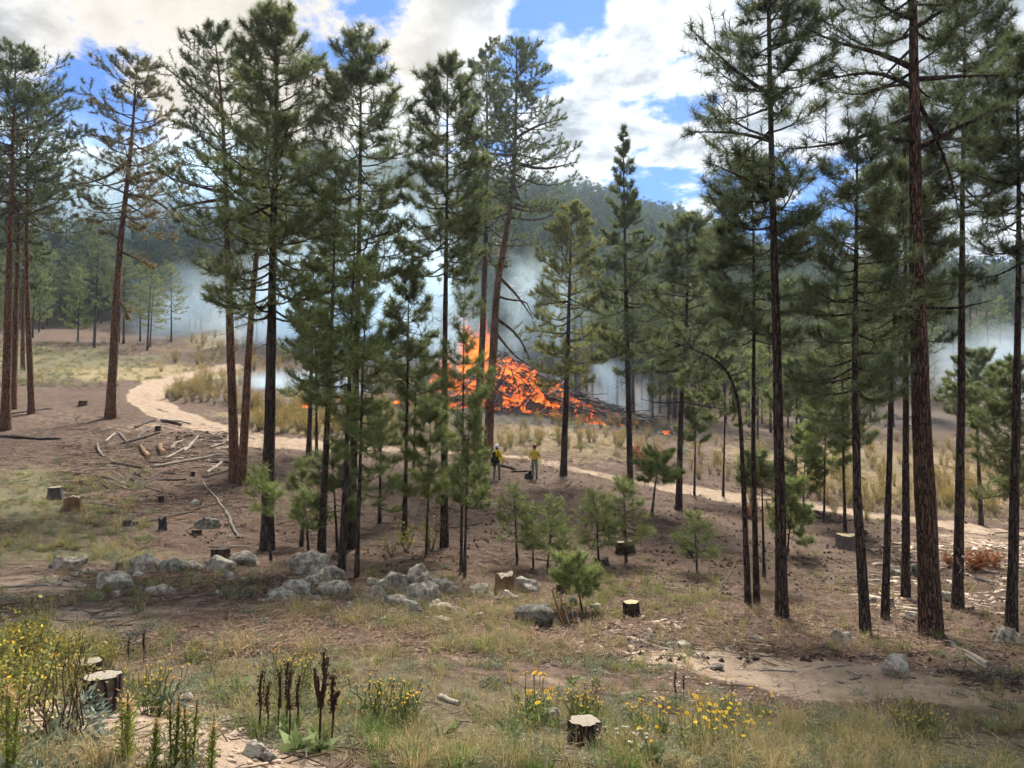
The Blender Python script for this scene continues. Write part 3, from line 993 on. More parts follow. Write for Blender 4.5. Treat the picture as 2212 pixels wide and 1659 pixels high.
TREES = [
    # tall pines along the western edge
    dict(pts=[(12, 928), (22, 500), (35, 95)], d=19, cb=470, w=125, n=64, bark='red', fol='dark', dead=5, label='tall red-barked pine at the far left edge, nearest of its clump', irregular=.5),
    dict(pts=[(28, 885), (38, 560), (46, 290)], d=14, cb=560, w=75, n=34, bark='red', fol='dark', dead=4, label='slimmer red-barked pine half hidden behind the leftmost pine'),
    dict(pts=[(68, 893), (57, 590), (58, 400), (60, 190)], d=13, cb=480, w=95, n=48, bark='red', fol='dark', dead=5, label='red-barked pine with slender trunk, innermost of the leftmost clump', irregular=.5),
    dict(pts=[(49, 800), (50, 560), (52, 470)], d=9, cb=640, w=40, n=26, bark='red', fol='dark', label='pale red trunk standing behind the leftmost pine clump'),
    dict(pts=[(238, 903), (256, 560), (285, 300), (297, 122)], d=20, cb=490, w=108, n=60, bark='red', fol='brown', dead=4, brown_side=.38, irregular=.6, density=.9,
         label='leaning orange-barked pine with scorched brown needles beside the sandy track',
         extra=[([(282, 345), (230, 385), (170, 400)], 5, True, .5), ([(262, 520), (235, 500), (218, 505)], 3, True, .3), ([(270, 420), (340, 430), (390, 480)], 5, True, 1.0),
                ([(255, 650), (272, 665), (276, 690)], 2.5, True, .5), ([(276, 390), (350, 360), (405, 420)], 5, True, -.8), ([(264, 545), (300, 560), (335, 580)], 3, True, .4)]),
    dict(pts=[(508, 1042), (495, 640), (488, 400), (478, 200), (460, 45)], d=22, cb=560, w=112, n=58, bark='red', fol='dark', dead=5, irregular=.5, label='left stem of the twin red-barked pines at mid slope',
         extra=[([(486, 250), (430, 200), (350, 140)], 6, True, .5), ([(490, 430), (440, 435), (368, 452)], 5, True, -.5)]),
    dict(pts=[(522, 1048), (541, 700), (566, 420), (585, 215)], d=20, cb=500, w=70, n=28, bark='red', fol='dark', dead=4, label='right stem of the twin red-barked pines, leaning away'),
    # dark pine and its neighbours
    dict(pts=[(577, 1187), (585, 800), (590, 500), (598, 250), (597, 4)], d=28, cb=690, w=125, n=96, bark='dark', fol='green', dead=8, shape=.75, label='tallest dark-trunked pine with dense crown in the left half', K=16,
         extra=[([(588, 520), (640, 500), (690, 515)], 4, True, .5), ([(590, 440), (530, 470), (478, 480)], 4, True, -.6)]),
    dict(pts=[(758, 1185), (772, 700), (778, 400), (780, 64)], d=20, cb=600, w=112, n=78, bark='dark', fol='green', dead=6, irregular=.5, label='broad round-topped pine behind the young thicket'),
    dict(pts=[(693, 1210), (712, 800), (722, 560), (725, 378)], d=17, cb=900, w=64, n=40, bark='dark', fol='young', shape=.8, density=.7, top=2.4, dead=4, label='bushy young pine, largest of the thicket below the round-topped pine'),
    dict(pts=[(738, 1238), (752, 900), (762, 650), (768, 455)], d=15, cb=940, w=66, n=40, bark='dark', fol='young', shape=.8, density=.7, top=2.4, dead=3, label='bushy young pine with olive crown in the middle of the thicket'),
    dict(pts=[(770, 1250), (778, 1000), (784, 760), (800, 560)], d=10, cb=1010, w=54, n=34, bark='dark', fol='young', shape=.8, density=.65, top=2.4, dead=2, label='slender young pine at the near edge of the thicket'),
    dict(pts=[(667, 985), (674, 760), (678, 560)], d=11, cb=860, w=55, n=46, bark='dark', fol='green', dead=5, label='thin pine further back behind the bushy young thicket'),
    dict(pts=[(684, 996), (683, 800), (680, 660)], d=7, cb=860, w=36, n=30, bark='dark', fol='green', dead=3, label='thinnest pine stem just right of the thin pine behind the thicket'),
    dict(pts=[(651, 1181), (656, 1090), (650, 1000)], d=8, cb=1130, w=26, n=20, density=.5, bark='dark', fol='young', label='small pine sapling standing before the dark-trunked pine'),
    dict(pts=[(586, 1215), (572, 1120), (562, 1010)], d=6, cb=1110, w=24, n=14, density=.5, bark='dark', fol='young', label='low bent sapling at the foot of the dark-trunked pine', group=None),
    dict(pts=[(668, 1214), (662, 1130), (655, 1060)], d=6, cb=1150, w=20, n=12, density=.5, bark='dark', fol='young', label='thin bent sapling at the left foot of the thicket'),
    dict(pts=[(729, 1194), (722, 1060), (716, 960)], d=6, cb=1120, w=40, n=22, bark='dark', fol='green', label='small dark sapling inside the bushy thicket'),
    dict(pts=[(820, 1130), (822, 1000), (825, 860)], d=7, cb=1100, w=42, n=36, density=.6, bark='dark', fol='young', label='feathery sapling right of the bushy thicket'),
    dict(pts=[(874, 1168), (880, 850), (884, 590)], d=11, cb=860, w=58, n=44, bark='dark', fol='green', dead=6, label='slender pine between the thicket and the tall narrow pine'),
    dict(pts=[(921, 1198), (926, 1040), (931, 870)], d=6, cb=1080, w=45, n=30, bark='dark', fol='young', dead=2, label='thin sapling left of the tall narrow pine'),
    dict(pts=[(893, 1028), (897, 880), (900, 730)], d=6, cb=930, w=34, n=26, bark='dark', fol='green', dead=3, label='thin distant pine stem left of the tall narrow pine'),
    dict(pts=[(959, 1182), (961, 700), (966, 400), (966, 112)], d=17, cb=600, w=80, n=80, bark='dark', fol='green', dead=10, shape=.7, label='tall narrow pine left of the burning pile', irregular=.45),
    dict(pts=[(996, 1240), (1000, 900), (1003, 610)], d=7, cb=900, w=42, n=30, density=.6, bark='dark', fol='young', dead=5, label='slim pine of the close pair before the firefighters, left stem'),
    dict(pts=[(1003, 1250), (1008, 1050), (1014, 880)], d=7, cb=1100, w=36, n=30, density=.6, bark='dark', fol='young', dead=2, label='leafy pine of the close pair before the firefighters, right stem'),
    dict(pts=[(1030, 955), (1043, 720), (1050, 500), (1053, 250), (1049, 98)], d=17, cb=560, w=85, n=66, bark='mid', fol='dark', dead=7, label='dark twin of the curved red pine before the fire', irregular=.5),
    dict(pts=[(1053, 985), (1063, 790), (1074, 610), (1094, 500), (1111, 390), (1116, 183), (1115, 84)], d=21, cb=470, w=105, n=70, bark='red', fol='dark', dead=4, irregular=.55, label='curved red-barked pine with drooping bare limbs before the fire',
         extra=[([(1080, 600), (1120, 640), (1152, 690)], 4, False, .4), ([(1076, 640), (1110, 655), (1140, 640), (1150, 690)], 3, False, -.5), ([(1075, 690), (1120, 720), (1150, 790)], 4, True, .5),
                ([(1072, 720), (1110, 770), (1160, 800)], 3.5, False, .8), ([(1110, 350), (1170, 370), (1245, 350)], 5, True, .5), ([(1112, 300), (1160, 270), (1222, 255)], 4, True, -.5), ([(1104, 440), (1150, 450), (1190, 440)], 4, True, .3)]),
    # right of the fire
    dict(pts=[(1217, 1028), (1226, 780), (1232, 560), (1235, 440)], d=15, cb=830, w=76, n=66, bark='dark', fol='olive', dead=8, shape=.6, label='olive-crowned pine standing right of the burning pile'),
    dict(pts=[(1362, 1062), (1356, 800), (1350, 560), (1346, 272)], d=14, cb=800, w=62, n=76, bark='dark', fol='green', dead=7, shape=.95, top=1.7, label='spire-topped pine standing alone against the sky right of the fire'),
    dict(pts=[(1466, 1102), (1471, 890), (1481, 740), (1486, 600), (1484, 463)], d=14, cb=820, w=82, n=62, bark='dark', fol='green', dead=7, shape=.7, label='crooked pine with a long bare side limb, left of the arched pine',
         extra=[([(1472, 868), (1430, 872), (1383, 862)], 2.2, False, .3), ([(1474, 868), (1530, 880), (1585, 884)], 2.2, False, -.3)]),
    dict(pts=[(1562, 1070), (1566, 900), (1566, 760)], d=5, cb=900, w=40, n=26, bark='dark', fol='green', dead=4, label='thin dark stem behind the arched pine'),
    dict(pts=[(1500, 1072), (1502, 960), (1498, 850)], d=5, cb=960, w=30, n=20, bark='dark', fol='green', dead=4, label='thin dark stem just right of the crooked pine'),
    dict(pts=[(1616, 1309), (1606, 1050), (1598, 880), (1580, 812), (1558, 780), (1525, 764), (1490, 752), (1440, 735)], d=13, cb=780, w=30, n=0, bark='dark', fol='green', taper=.6, label='arched pine bent over in a half circle to the left',
         extra=[([(1470, 745), (1440, 760), (1410, 740)], 2, True, .3), ([(1520, 764), (1490, 790), (1470, 830)], 2, True, .3), ([(1545, 772), (1560, 745), (1590, 740)], 2, False, -.4), ([(1580, 812), (1610, 800), (1625, 810)], 2, False, .4), ([(1500, 755), (1480, 735), (1455, 700)], 2, True, .5)]),
    dict(pts=[(1635, 1306), (1627, 1000), (1629, 600), (1624, 345)], d=13, cb=740, w=92, n=70, bark='dark', fol='dark', dead=10, label='straight dark pine directly behind the arched pine'),
    dict(pts=[(1690, 1336), (1680, 800), (1668, 400), (1660, 0), (1655, -330)], d=25, cb=560, w=115, n=80, bark='dark', fol='dark', dead=10, irregular=.55, label='tall dark pine running out of the top, left of the right-hand group', K=16,
         extra=[([(1664, 205), (1600, 165), (1490, 60)], 5, True, -.4), ([(1668, 305), (1600, 285), (1480, 285)], 5, True, .4), ([(1672, 420), (1620, 390), (1530, 350)], 4, True, -.5), ([(1664, 100), (1720, 90), (1760, 60)], 4, True, .5)]),
    dict(pts=[(1651, 1250), (1648, 1130), (1644, 980)], d=7, cb=1050, w=34, n=20, bark='dark', fol='green', dead=2, label='thin dark stem between the arched pine and the tall dark pine'),
    dict(pts=[(1871, 1374), (1852, 1087), (1846, 800), (1852, 330), (1851, 255)], d=22, cb=860, w=92, n=66, bark='dark', fol='dark', dead=8, shape=.7, irregular=.5, label='dark pine with curved foot left of the big red trunk'),
    dict(pts=[(1912, 1340), (1919, 1087), (1926, 820), (1939, 553), (1946, 360)], d=16, cb=700, w=75, n=46, bark='dark', fol='dark', dead=6, label='slim dark pine leaning right toward the big red trunk'),
    dict(pts=[(1957, 1292), (1957, 900), (1956, 500), (1954, 205)], d=17, cb=720, w=85, n=56, bark='dark', fol='dark', dead=7, label='straight black-trunked pine just left of the big red trunk'),
    dict(pts=[(2012, 1374), (1990, 900), (1979, 553), (1974, 150), (1968, -420)], d=45, cb=230, w=165, n=34, bark='mid', fol='dark', dead=3, irregular=.5, flare=1.15, trunk_s=18, K=18, label='biggest pine with thick reddish trunk and heavy limbs at the right',
         extra=[([(1976, 150), (1900, 110), (1800, 95), (1740, 60)], 7, True, -.5), ([(1977, 190), (1890, 145), (1810, 170), (1755, 175)], 6, True, .5), ([(1977, 178), (1930, 185), (1870, 195)], 5, False, .2),
                ([(1976, 245), (1900, 285), (1800, 315), (1700, 322)], 7, True, -.6), ([(1978, 172), (2060, 165), (2180, 162)], 7, True, .5), ([(1980, 322), (2050, 285), (2180, 225)], 7, True, -.5),
                ([(1980, 213), (2020, 290), (2060, 390), (2072, 470)], 5.5, False, .7), ([(1979, 305), (1940, 302), (1908, 297)], 4, False, -.3), ([(1984, 480), (2020, 470), (2046, 455)], 4, False, .3),
                ([(1984, 497), (2020, 492), (2056, 490)], 3.5, False, .2), ([(1986, 520), (2040, 530), (2072, 520)], 4, True, .4), ([(1988, 663), (2070, 668), (2146, 648)], 4, False, -.6),
                ([(1986, 704), (1955, 706), (1930, 711)], 4, False, .3), ([(1986, 515), (1930, 508), (1862, 512)], 4, True, -.6), ([(1976, 60), (2040, 20), (2110, -20)], 6, True, .5), ([(1974, 40), (1930, 30), (1880, -10)], 6, True, -.5)]),
    dict(pts=[(2068, 1315), (2076, 900), (2079, 400), (2086, -40)], d=21, cb=470, w=105, n=66, bark='dark', fol='dark', dead=8, irregular=.5, label='straight dark pine with a pale ribbon tied round its trunk',
         extra=[([(2078, 600), (2100, 585), (2118, 576)], 3, False, .3)]),
    dict(pts=[(2185, 1370), (2196, 900), (2202, 500), (2196, 80)], d=22, cb=620, w=100, n=62, bark='dark', fol='dark', dead=7, irregular=.5, label='dark pine at the right edge of the picture'),
    dict(pts=[(2195, 1215), (2190, 1000), (2178, 780)], d=8, cb=1060, w=75, n=50, bark='dark', fol='green', dead=2, shape=.6, label='young leafy pine beside the road at the right edge', Y=24),
    dict(pts=[(2120, 1135), (2112, 960), (2108, 760)], d=9, cb=900, w=58, n=44, bark='dark', fol='green', dead=5, label='slender pine beyond the road behind the ribboned pine'),
    dict(pts=[(1716, 1085), (1720, 960), (1722, 780)], d=7, cb=900, w=55, n=40, bark='dark', fol='green', dead=4, label='slender pine beyond the road right of the tall dark pine'),
    dict(pts=[(1780, 1130), (1782, 980), (1786, 850)], d=5, cb=1000, w=50, n=34, bark='dark', fol='young', dead=2, label='leafy young pine beside the road left of the curved-foot pine'),
    dict(pts=[(1826, 1150), (1822, 1000), (1818, 640)], d=7, cb=960, w=62, n=52, bark='dark', fol='green', dead=4, label='leafy pine behind the curved-foot pine'),
    dict(pts=[(1735, 1100), (1738, 1020), (1742, 930)], d=4, cb=1060, w=38, n=24, bark='dark', fol='young', dead=2, label='whip-thin sapling at the edge of the road'),
    # saplings on the needle-covered slope
    dict(pts=[(1117, 1220), (1114, 1140), (1110, 1052)], d=5, cb=1175, w=30, n=34, bark='dark', fol='young', tuft_ln=.16, density=.42, top=2.2, K=12, needle_w=.010, label='pine sapling, leftmost of the row below the firefighters'),
    dict(pts=[(1152, 1228), (1150, 1150), (1145, 1095)], d=4, cb=1185, w=24, n=26, bark='dark', fol='young', tuft_ln=.16, density=.42, top=2.2, K=12, needle_w=.010, label='small pine sapling, second from left below the firefighters'),
    dict(pts=[(1182, 1230), (1190, 1150), (1196, 1080)], d=4, cb=1185, w=28, n=28, bark='dark', fol='young', tuft_ln=.16, density=.42, top=2.2, K=12, needle_w=.010, label='pine sapling leaning right, third from left below the firefighters'),
    dict(pts=[(1202, 1222), (1210, 1170), (1216, 1120)], d=4, cb=1190, w=24, n=22, bark='dark', fol='young', tuft_ln=.16, density=.42, top=2.2, K=12, needle_w=.010, label='small pine sapling, fourth from left below the firefighters'),
    dict(pts=[(1294, 1230), (1290, 1150), (1287, 1062)], d=5, cb=1180, w=34, n=40, bark='dark', fol='young', tuft_ln=.16, density=.42, top=2.2, K=12, needle_w=.010, label='pointed pine sapling left of the bushiest sapling'),
    dict(pts=[(1352, 1215), (1350, 1120), (1346, 1036)], d=6, cb=1170, w=42, n=54, bark='dark', fol='young', tuft_ln=.16, density=.42, top=2.2, K=12, needle_w=.010, label='bushiest pale green pine sapling on the open slope'),
    dict(pts=[(1506, 1236), (1503, 1175), (1500, 1115)], d=4, cb=1205, w=32, n=30, bark='dark', fol='young', tuft_ln=.16, density=.42, top=2.2, K=12, needle_w=.010, label='small pine sapling beside the charred black stump'),
    dict(pts=[(1258, 1322), (1246, 1260), (1232, 1215)], d=4, cb=1260, w=34, n=22, bark='dark', fol='young', tuft_ln=.14, label='crooked little sapling beside the rotten split log'),
    dict(pts=[(1036, 1064), (1035, 1020), (1034, 960)], d=4, cb=1050, w=17, n=22, bark='dark', fol='young', tuft_ln=.2, label='small leafy pine at the foot of the curved red pine'),
    dict(pts=[(1408, 1115), (1416, 1040), (1428, 985)], d=6, cb=1030, w=40, n=18, bark='dark', fol='young', label='bent sapling right of the spire-topped pine'),
    dict(pts=[(1700, 1200), (1708, 1120), (1716, 1040)], d=4, cb=1170, w=34, n=26, bark='dark', fol='young', label='young pine right behind the tall dark pine'),
]
for k, sp in enumerate(TREES):
    sp['seed'] = 100 + k
    plant_tree(sp)

# ------------------------------------------------------------------ the wood behind
def proto_pine(h, zb, w, n, r0, seed, fol, K=9, nw=0.038, ln=0.32, ntw=6, ptw=3, dead=4, ts=7, one=False, shape=.75):
    rng = np.random.default_rng(seed)
    lean = rng.normal(size=2) * 0.02 * h
    path = [(0, 0, 0), (lean[0] * .4, lean[1] * .4, h * .5), (lean[0], lean[1], h)]
    tr, limbs, crown = grow_pine(path, r0, zb, w, n, rng, shape=shape, K=K, needle_w=nw, tuft_ln=ln, ntw=ntw, ptw=ptw, dead=dead, trunk_n=12, trunk_s=ts, irregular=.45, tw_s=3)
    wood = [tr] + [(V, F) for V, F, L, d in limbs]
    Vw, Fw = joinVF(wood)
    Vc, Fc, T = crown
    if not one:
        return mesh('trunk', Vw, Fw, BARK['dark'], True), mesh('crown', Vc, Fc, FOL[fol], False, {'tint': ('FLOAT', T)})
    V = np.concatenate([Vw, Vc])
    F = Fw + [Fc + len(Vw)]
    nf = sum(len(f) for f in Fw)
    mi = np.concatenate([np.zeros(nf, int), np.ones(len(Fc), int)])
    return mesh('pine', V, F, [BARK['dark'], FOL[fol]], False, {'tint': ('FLOAT', np.concatenate([np.zeros(len(Vw)), T]))}, mi)


PROTO = [proto_pine(h, zb, w, n, r, 500 + k, f) for k, (h, zb, w, n, r, f) in enumerate([
    (14.5, 6.2, 2.0, 44, .17, 'green'), (12.5, 4.6, 1.7, 42, .14, 'green'), (16.0, 7.5, 2.2, 46, .20, 'dark'), (11.0, 3.2, 1.6, 42, .12, 'olive'),
    (13.5, 6.8, 1.6, 34, .13, 'green'), (9.0, 1.6, 1.6, 44, .10, 'young'), (15.0, 5.0, 2.4, 52, .18, 'dark'), (6.0, 0.7, 1.3, 36, .07, 'young')])]


def wood_tree(x, y, k, s, label, group):
    z = float(hgt(x, y))
    e = obj('pine_tree', None, loc=(x, y, z), rot=(0, 0, random.random() * 6.28), scale=s)
    tag(e, label, 'tree', group)
    obj('trunk', PROTO[k][0], e)
    obj('crown', PROTO[k][1], e)
    return e


def spread(n, xr, yr, dmin, seed, keep=None):
    """n spots between photo columns xr and distances yr, at least dmin apart"""
    rng = np.random.default_rng(seed)
    out = []
    tries = 0
    while len(out) < n and tries < n * 60:
        tries += 1
        px = rng.uniform(*xr)
        Y = math.sqrt(rng.uniform(yr[0] ** 2, yr[1] ** 2))
        X = (px - CX) / FPX * Y
        if keep and not keep(px, Y, X):
            continue
        if any((X - a) ** 2 + (Y - b) ** 2 < dmin ** 2 for a, b, _ in out):
            continue
        out.append((X, Y, px))
    return out


WR = [  # columns, distances, how many, label, group, kinds
    ((1130, 1480), (72, 120), 50, 'straight dark pine in the smoky wood behind the burning pile', 'pines behind the burning pile', (0, 2, 4, 6, 0, 4)),
    ((1430, 1990), (60, 125), 90, 'slender pine in the dense wood beyond the road on the right', 'pines beyond the road', (0, 1, 3, 4, 5, 6, 2, 4)),
    ((1990, 2330), (108, 165), 34, 'pine at the wood edge behind the smoking clearing on the right', 'pines behind the smoking clearing', (1, 3, 5, 0, 7)),
    ((-120, 440), (84, 150), 62, 'pine in the hazy wood beyond the meadow on the left', 'pines beyond the left meadow', (1, 3, 5, 6, 5, 7, 1)),
    ((470, 1010), (95, 160), 34, 'pale pine standing in thick smoke left of the fire', 'pines in the thick smoke', (0, 2, 4, 6)),
]
WS = ['pine behind the fire', 'pine beyond the road', 'pine behind the clearing', 'pine beyond the meadow', 'pine in thick smoke']
WA = [[(1217, None, 'olive-crowned pine'), (1362, None, 'spire-topped pine'), (1466, None, 'crooked pine'), (1140, None, 'curved red pine')],
      [(1470, None, 'crooked pine'), (1560, None, 'bent arch'), (1628, None, 'arched pine'), (1680, None, 'tall dark pine'), (1750, None, 'whip-thin sapling'), (1850, None, 'curved-foot pine'), (1925, None, 'slim dark pine'), (1985, None, 'big red trunk')],
      [(2000, None, 'big red trunk'), (2076, None, 'ribboned pine'), (2110, None, 'slender pine'), (2196, None, 'right edge pine'), (2300, None, 'right edge')],
      [(-60, None, 'left edge'), (15, None, 'leftmost pine'), (66, None, 'leftmost clump'), (140, None, 'clump gap'), (248, None, 'leaning orange pine'), (330, None, 'track bend'), (430, None, 'bend weeds')],
      [(500, None, 'twin red pines'), (585, None, 'dark-trunked pine'), (672, None, 'thin pine'), (770, None, 'round-topped pine'), (880, None, 'slender pine'), (960, None, 'tall narrow pine')]]
WOOD = []
for q, (xr, yr, n, lab, grp, kinds) in enumerate(WR):
    def keep(px, Y, X, q=q):
        if q == 1:      # the burnt glade stays open
            return not (1700 < px < 1960 and Y < 74) and not (1430 < px < 1620 and Y < 70)
        if q == 3:
            return not (380 < px and Y < 110)
        return True
    made = []
    for (X, Y, px) in spread(n, xr, yr, 1.7, 60 + q, keep):
        k = kinds[int(random.random() * len(kinds))]
        e = wood_tree(X, Y, k, random.uniform(.8, 1.12), lab, grp)
        e['_k'] = k
        made.append((e, px, 0))
        WOOD.append((X, Y))
    KN = ['tall green', 'slim green', 'tall dark', 'short olive', 'bare-stemmed', 'bushy young', 'broad dark', 'small bushy']
    label_by_anchor(made, WA[q], lambda o, q=q: KN[o['_k']] + ' ' + WS[q])
    for e, _, _ in made:
        del e['_k']

# forest that clothes the hill, one mass
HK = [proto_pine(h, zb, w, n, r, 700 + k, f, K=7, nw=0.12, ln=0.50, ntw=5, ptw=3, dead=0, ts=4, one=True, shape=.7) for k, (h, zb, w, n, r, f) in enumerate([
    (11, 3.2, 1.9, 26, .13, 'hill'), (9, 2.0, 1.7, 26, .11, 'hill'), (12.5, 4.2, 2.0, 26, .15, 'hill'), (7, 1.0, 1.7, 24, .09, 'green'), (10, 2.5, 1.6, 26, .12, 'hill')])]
rng = np.random.default_rng(5)
hp = []
N_ = 12500
pxs = rng.uniform(-500, 2700, N_)
Ys = np.sqrt(rng.uniform(112 ** 2, 430 ** 2, N_))
Xs = (pxs - CX) / FPX * Ys
ok = fbm(Xs * .03, Ys * .03, 77, 3) > 0.31
ok &= ~((pxs > 430) & (pxs < 1000) & (Ys < 150)) & ~((pxs > 1960) & (Ys < 150))
Xs, Ys = Xs[ok], Ys[ok]
hp = np.stack([Xs, Ys, hgt(Xs, Ys) - 0.2], -1)
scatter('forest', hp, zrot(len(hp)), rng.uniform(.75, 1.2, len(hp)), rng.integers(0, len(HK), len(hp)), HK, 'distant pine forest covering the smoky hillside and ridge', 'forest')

# ------------------------------------------------------------------ the burning slash pile
def wood_mat(name, a, b, c, scale=1.0):
    m, t, out = new_mat(name)
    tcn = t.n('ShaderNodeTexCoord')
    oi = t.n('ShaderNodeObjectInfo')
    p = t.vmath('ADD', tcn.outputs['Object'], t.vmath('SCALE', t.n('ShaderNodeCombineXYZ', {0: oi.outputs['Random'], 1: oi.outputs['Random'], 2: 0.0}).outputs[0], scale=37.0))
    n1 = t.noise(p, 2.5 * scale, 4, 0.6)
    n2 = t.noise(t.vmath('MULTIPLY', p, (6, 6, 1.2)), 6 * scale, 4, 0.7)
    c1 = t.mix(t.smooth(n1, 0.35, 0.68), a, b)
    c1 = t.mix(t.smooth(n2, 0.50, 0.80), c1, c)
    hs = t.n('ShaderNodeHueSaturation', {'Color': c1, 'Value': t.math('ADD', t.math('MULTIPLY', oi.outputs['Random'], 0.6), 0.7)})
    bmp = t.n('ShaderNodeBump', {'Height': n2, 'Strength': 0.7, 'Distance': 0.02})
    bs = t.n('ShaderNodeBsdfPrincipled', {'Base Color': hs.outputs[0], 'Roughness': 0.9, 'Specular IOR Level': 0.12, 'Normal': bmp.outputs[0]})
    t.link(bs.outputs[0], out.inputs[0])
    return m


WOODM = {
    'char': wood_mat('charred_wood', (0.030, 0.027, 0.026), (0.085, 0.078, 0.074), (0.20, 0.19, 0.18)),
    'pale': wood_mat('weathered_pale_wood', (0.24, 0.205, 0.165), (0.37, 0.325, 0.27), (0.15, 0.125, 0.10)),
    'grey': wood_mat('grey_wood', (0.15, 0.130, 0.112), (0.25, 0.222, 0.195), (0.085, 0.07, 0.06)),
    'dark': wood_mat('dark_log_bark', (0.050, 0.038, 0.032), (0.10, 0.078, 0.064), (0.16, 0.13, 0.11)),
    'brown': wood_mat('brown_log', (0.15, 0.085, 0.05), (0.24, 0.15, 0.09), (0.07, 0.045, 0.03)),
    'cut': wood_mat('cut_wood', (0.34, 0.24, 0.13), (0.50, 0.385, 0.235), (0.22, 0.15, 0.09), 3),
    'ash': wood_mat('pale_ash', (0.30, 0.295, 0.29), (0.46, 0.45, 0.445), (0.10, 0.095, 0.09)),
}


def flame_mat():
    m, t, out = new_mat('flame')
    geo = t.n('ShaderNodeNewGeometry')
    at = t.n('ShaderNodeAttribute', attribute_name='rise')
    oi = t.n('ShaderNodeObjectInfo')
    sh_ = t.n('ShaderNodeCombineXYZ', {0: oi.outputs['Random'], 1: oi.outputs['Random'], 2: oi.outputs['Random']})
    p = t.vmath('ADD', t.vmath('MULTIPLY', geo.outputs['Position'], (1.0, 1.0, 0.5)), t.vmath('SCALE', sh_.outputs[0], scale=61.0))
    nz = t.noise(p, 3.3, 5, 0.64, 0.8)
    n2 = t.noise(p, 5.5, 3, 0.6, 0.5)
    col = t.ramp(t.math('ADD', t.math('MULTIPLY', n2, 0.75), t.math('MULTIPLY', at.outputs['Fac'], 0.30)),
                 [(0.28, (1.0, 0.42, 0.09)), (0.42, (1.0, 0.23, 0.04)), (0.56, (0.95, 0.13, 0.03)), (0.78, (0.60, 0.07, 0.02))])
    em = t.n('ShaderNodeEmission', {'Color': col, 'Strength': 1.0})
    tr = t.n('ShaderNodeBsdfTransparent')
    a = t.math('SUBTRACT', nz, t.math('MULTIPLY', at.outputs['Fac'], 0.26))
    fac = t.math('MULTIPLY', t.smooth(a, 0.30, 0.56), 0.48)
    mx = t.n('ShaderNodeMixShader', {0: fac, 1: tr.outputs[0], 2: em.outputs[0]})
    t.link(mx.outputs[0], out.inputs[0])
    m.cycles.emission_sampling = 'NONE'
    return m


FLAME = flame_mat()


def ember_mat():
    m, t, out = new_mat('embers')
    geo = t.n('ShaderNodeNewGeometry')
    nz = t.noise(geo.outputs['Position'], 1.6, 5, 0.7)
    n2 = t.noise(geo.outputs['Position'], 6.0, 3, 0.7)
    glow = t.math('MULTIPLY', t.smooth(nz, 0.50, 0.66), t.smooth(n2, 0.35, 0.6))
    bs = t.n('ShaderNodeBsdfPrincipled', {'Base Color': t.mix(t.smooth(n2, .4, .7), (0.03, 0.027, 0.025), (0.16, 0.15, 0.145)), 'Roughness': 0.95,
                                          'Emission Color': (1.0, 0.16, 0.025, 1), 'Emission Strength': t.math('MULTIPLY', glow, 0.6)})
    t.link(bs.outputs[0], out.inputs[0])
    m.cycles.emission_sampling = 'NONE'
    return m


EMBER = ember_mat()
PC = hit1(1090, 886)
PC = np.array([PC[0], PC[1] + 4.0, hgt(PC[0], PC[1] + 4.0)])
pm = PC[1] / FPX


def pile_h(u, v):
    hu = np.where(u < 0, 4.4 * np.exp(-(u / 4.6) ** 2), 4.4 * np.clip(1 - u / 14.5, 0, 1) ** 1.25)
    vw = np.where(u < 0, 4.2, np.clip(4.2 - u * 0.16, 1.6, 9))
    return hu * np.clip(1 - (v / vw) ** 2, 0, 1) ** 0.8


def pile_ground(x, y):
    return hgt(x, y)


pile = obj('burning_slash_pile', None, loc=PC)
tag(pile, 'big burning heap of slash logs with orange flames and ash in the clearing', 'fire')
rng = np.random.default_rng(44)
# core of ash and coals
uu, vv = np.meshgrid(np.linspace(-7.5, 14.5, 90), np.linspace(-4.6, 4.6, 40), indexing='ij')
hh = pile_h(uu, vv) * 0.86 + (fbm(uu * 1.1, vv * 1.1, 8, 3) - .5) * 0.9
gz = hgt(uu + PC[0], vv + PC[1]) - PC[2]
Vc = np.stack([uu, vv, gz + np.where(pile_h(uu, vv) > .03, hh, -.2)], -1).reshape(-1, 3)
a_, b_ = uu.shape
i_, j_ = np.meshgrid(np.arange(a_ - 1), np.arange(b_ - 1), indexing='ij')
q_ = i_ * b_ + j_
Fc = np.stack([q_, q_ + b_, q_ + b_ + 1, q_ + 1], -1).reshape(-1, 4)
obj('coal_bed', mesh('coal_bed', Vc, Fc, EMBER, True), pile)


def crooked(p0, p1, r, n=6, jit=0.03, rng=rng, s=6, rag=0.25):
    p0, p1 = np.asarray(p0, float), np.asarray(p1, float)
    L = np.linalg.norm(p1 - p0)
    t_ = np.linspace(0, 1, n)[:, None]
    P = p0 + (p1 - p0) * t_
    w = np.cumsum(rng.normal(size=(n, 3)), 0)
    w -= w[0] + (w[-1] - w[0]) * t_
    P = P + w * jit * L / math.sqrt(n)
    rad = r * (1 - 0.35 * t_[:, 0]) * (1 + (rng.random(n) - .5) * rag)
    V, F = tubes(P[None], rad[None], s)
    # ends
    V = np.concatenate([V, P[:1], P[-1:]])
    c0, c1 = len(V) - 2, len(V) - 1
    j = np.arange(s)
    T = np.concatenate([np.stack([(j + 1) % s, j, np.full(s, c0)], -1), np.stack([(n - 1) * s + j, (n - 1) * s + (j + 1) % s, np.full(s, c1)], -1)])
    return V, [F, T]


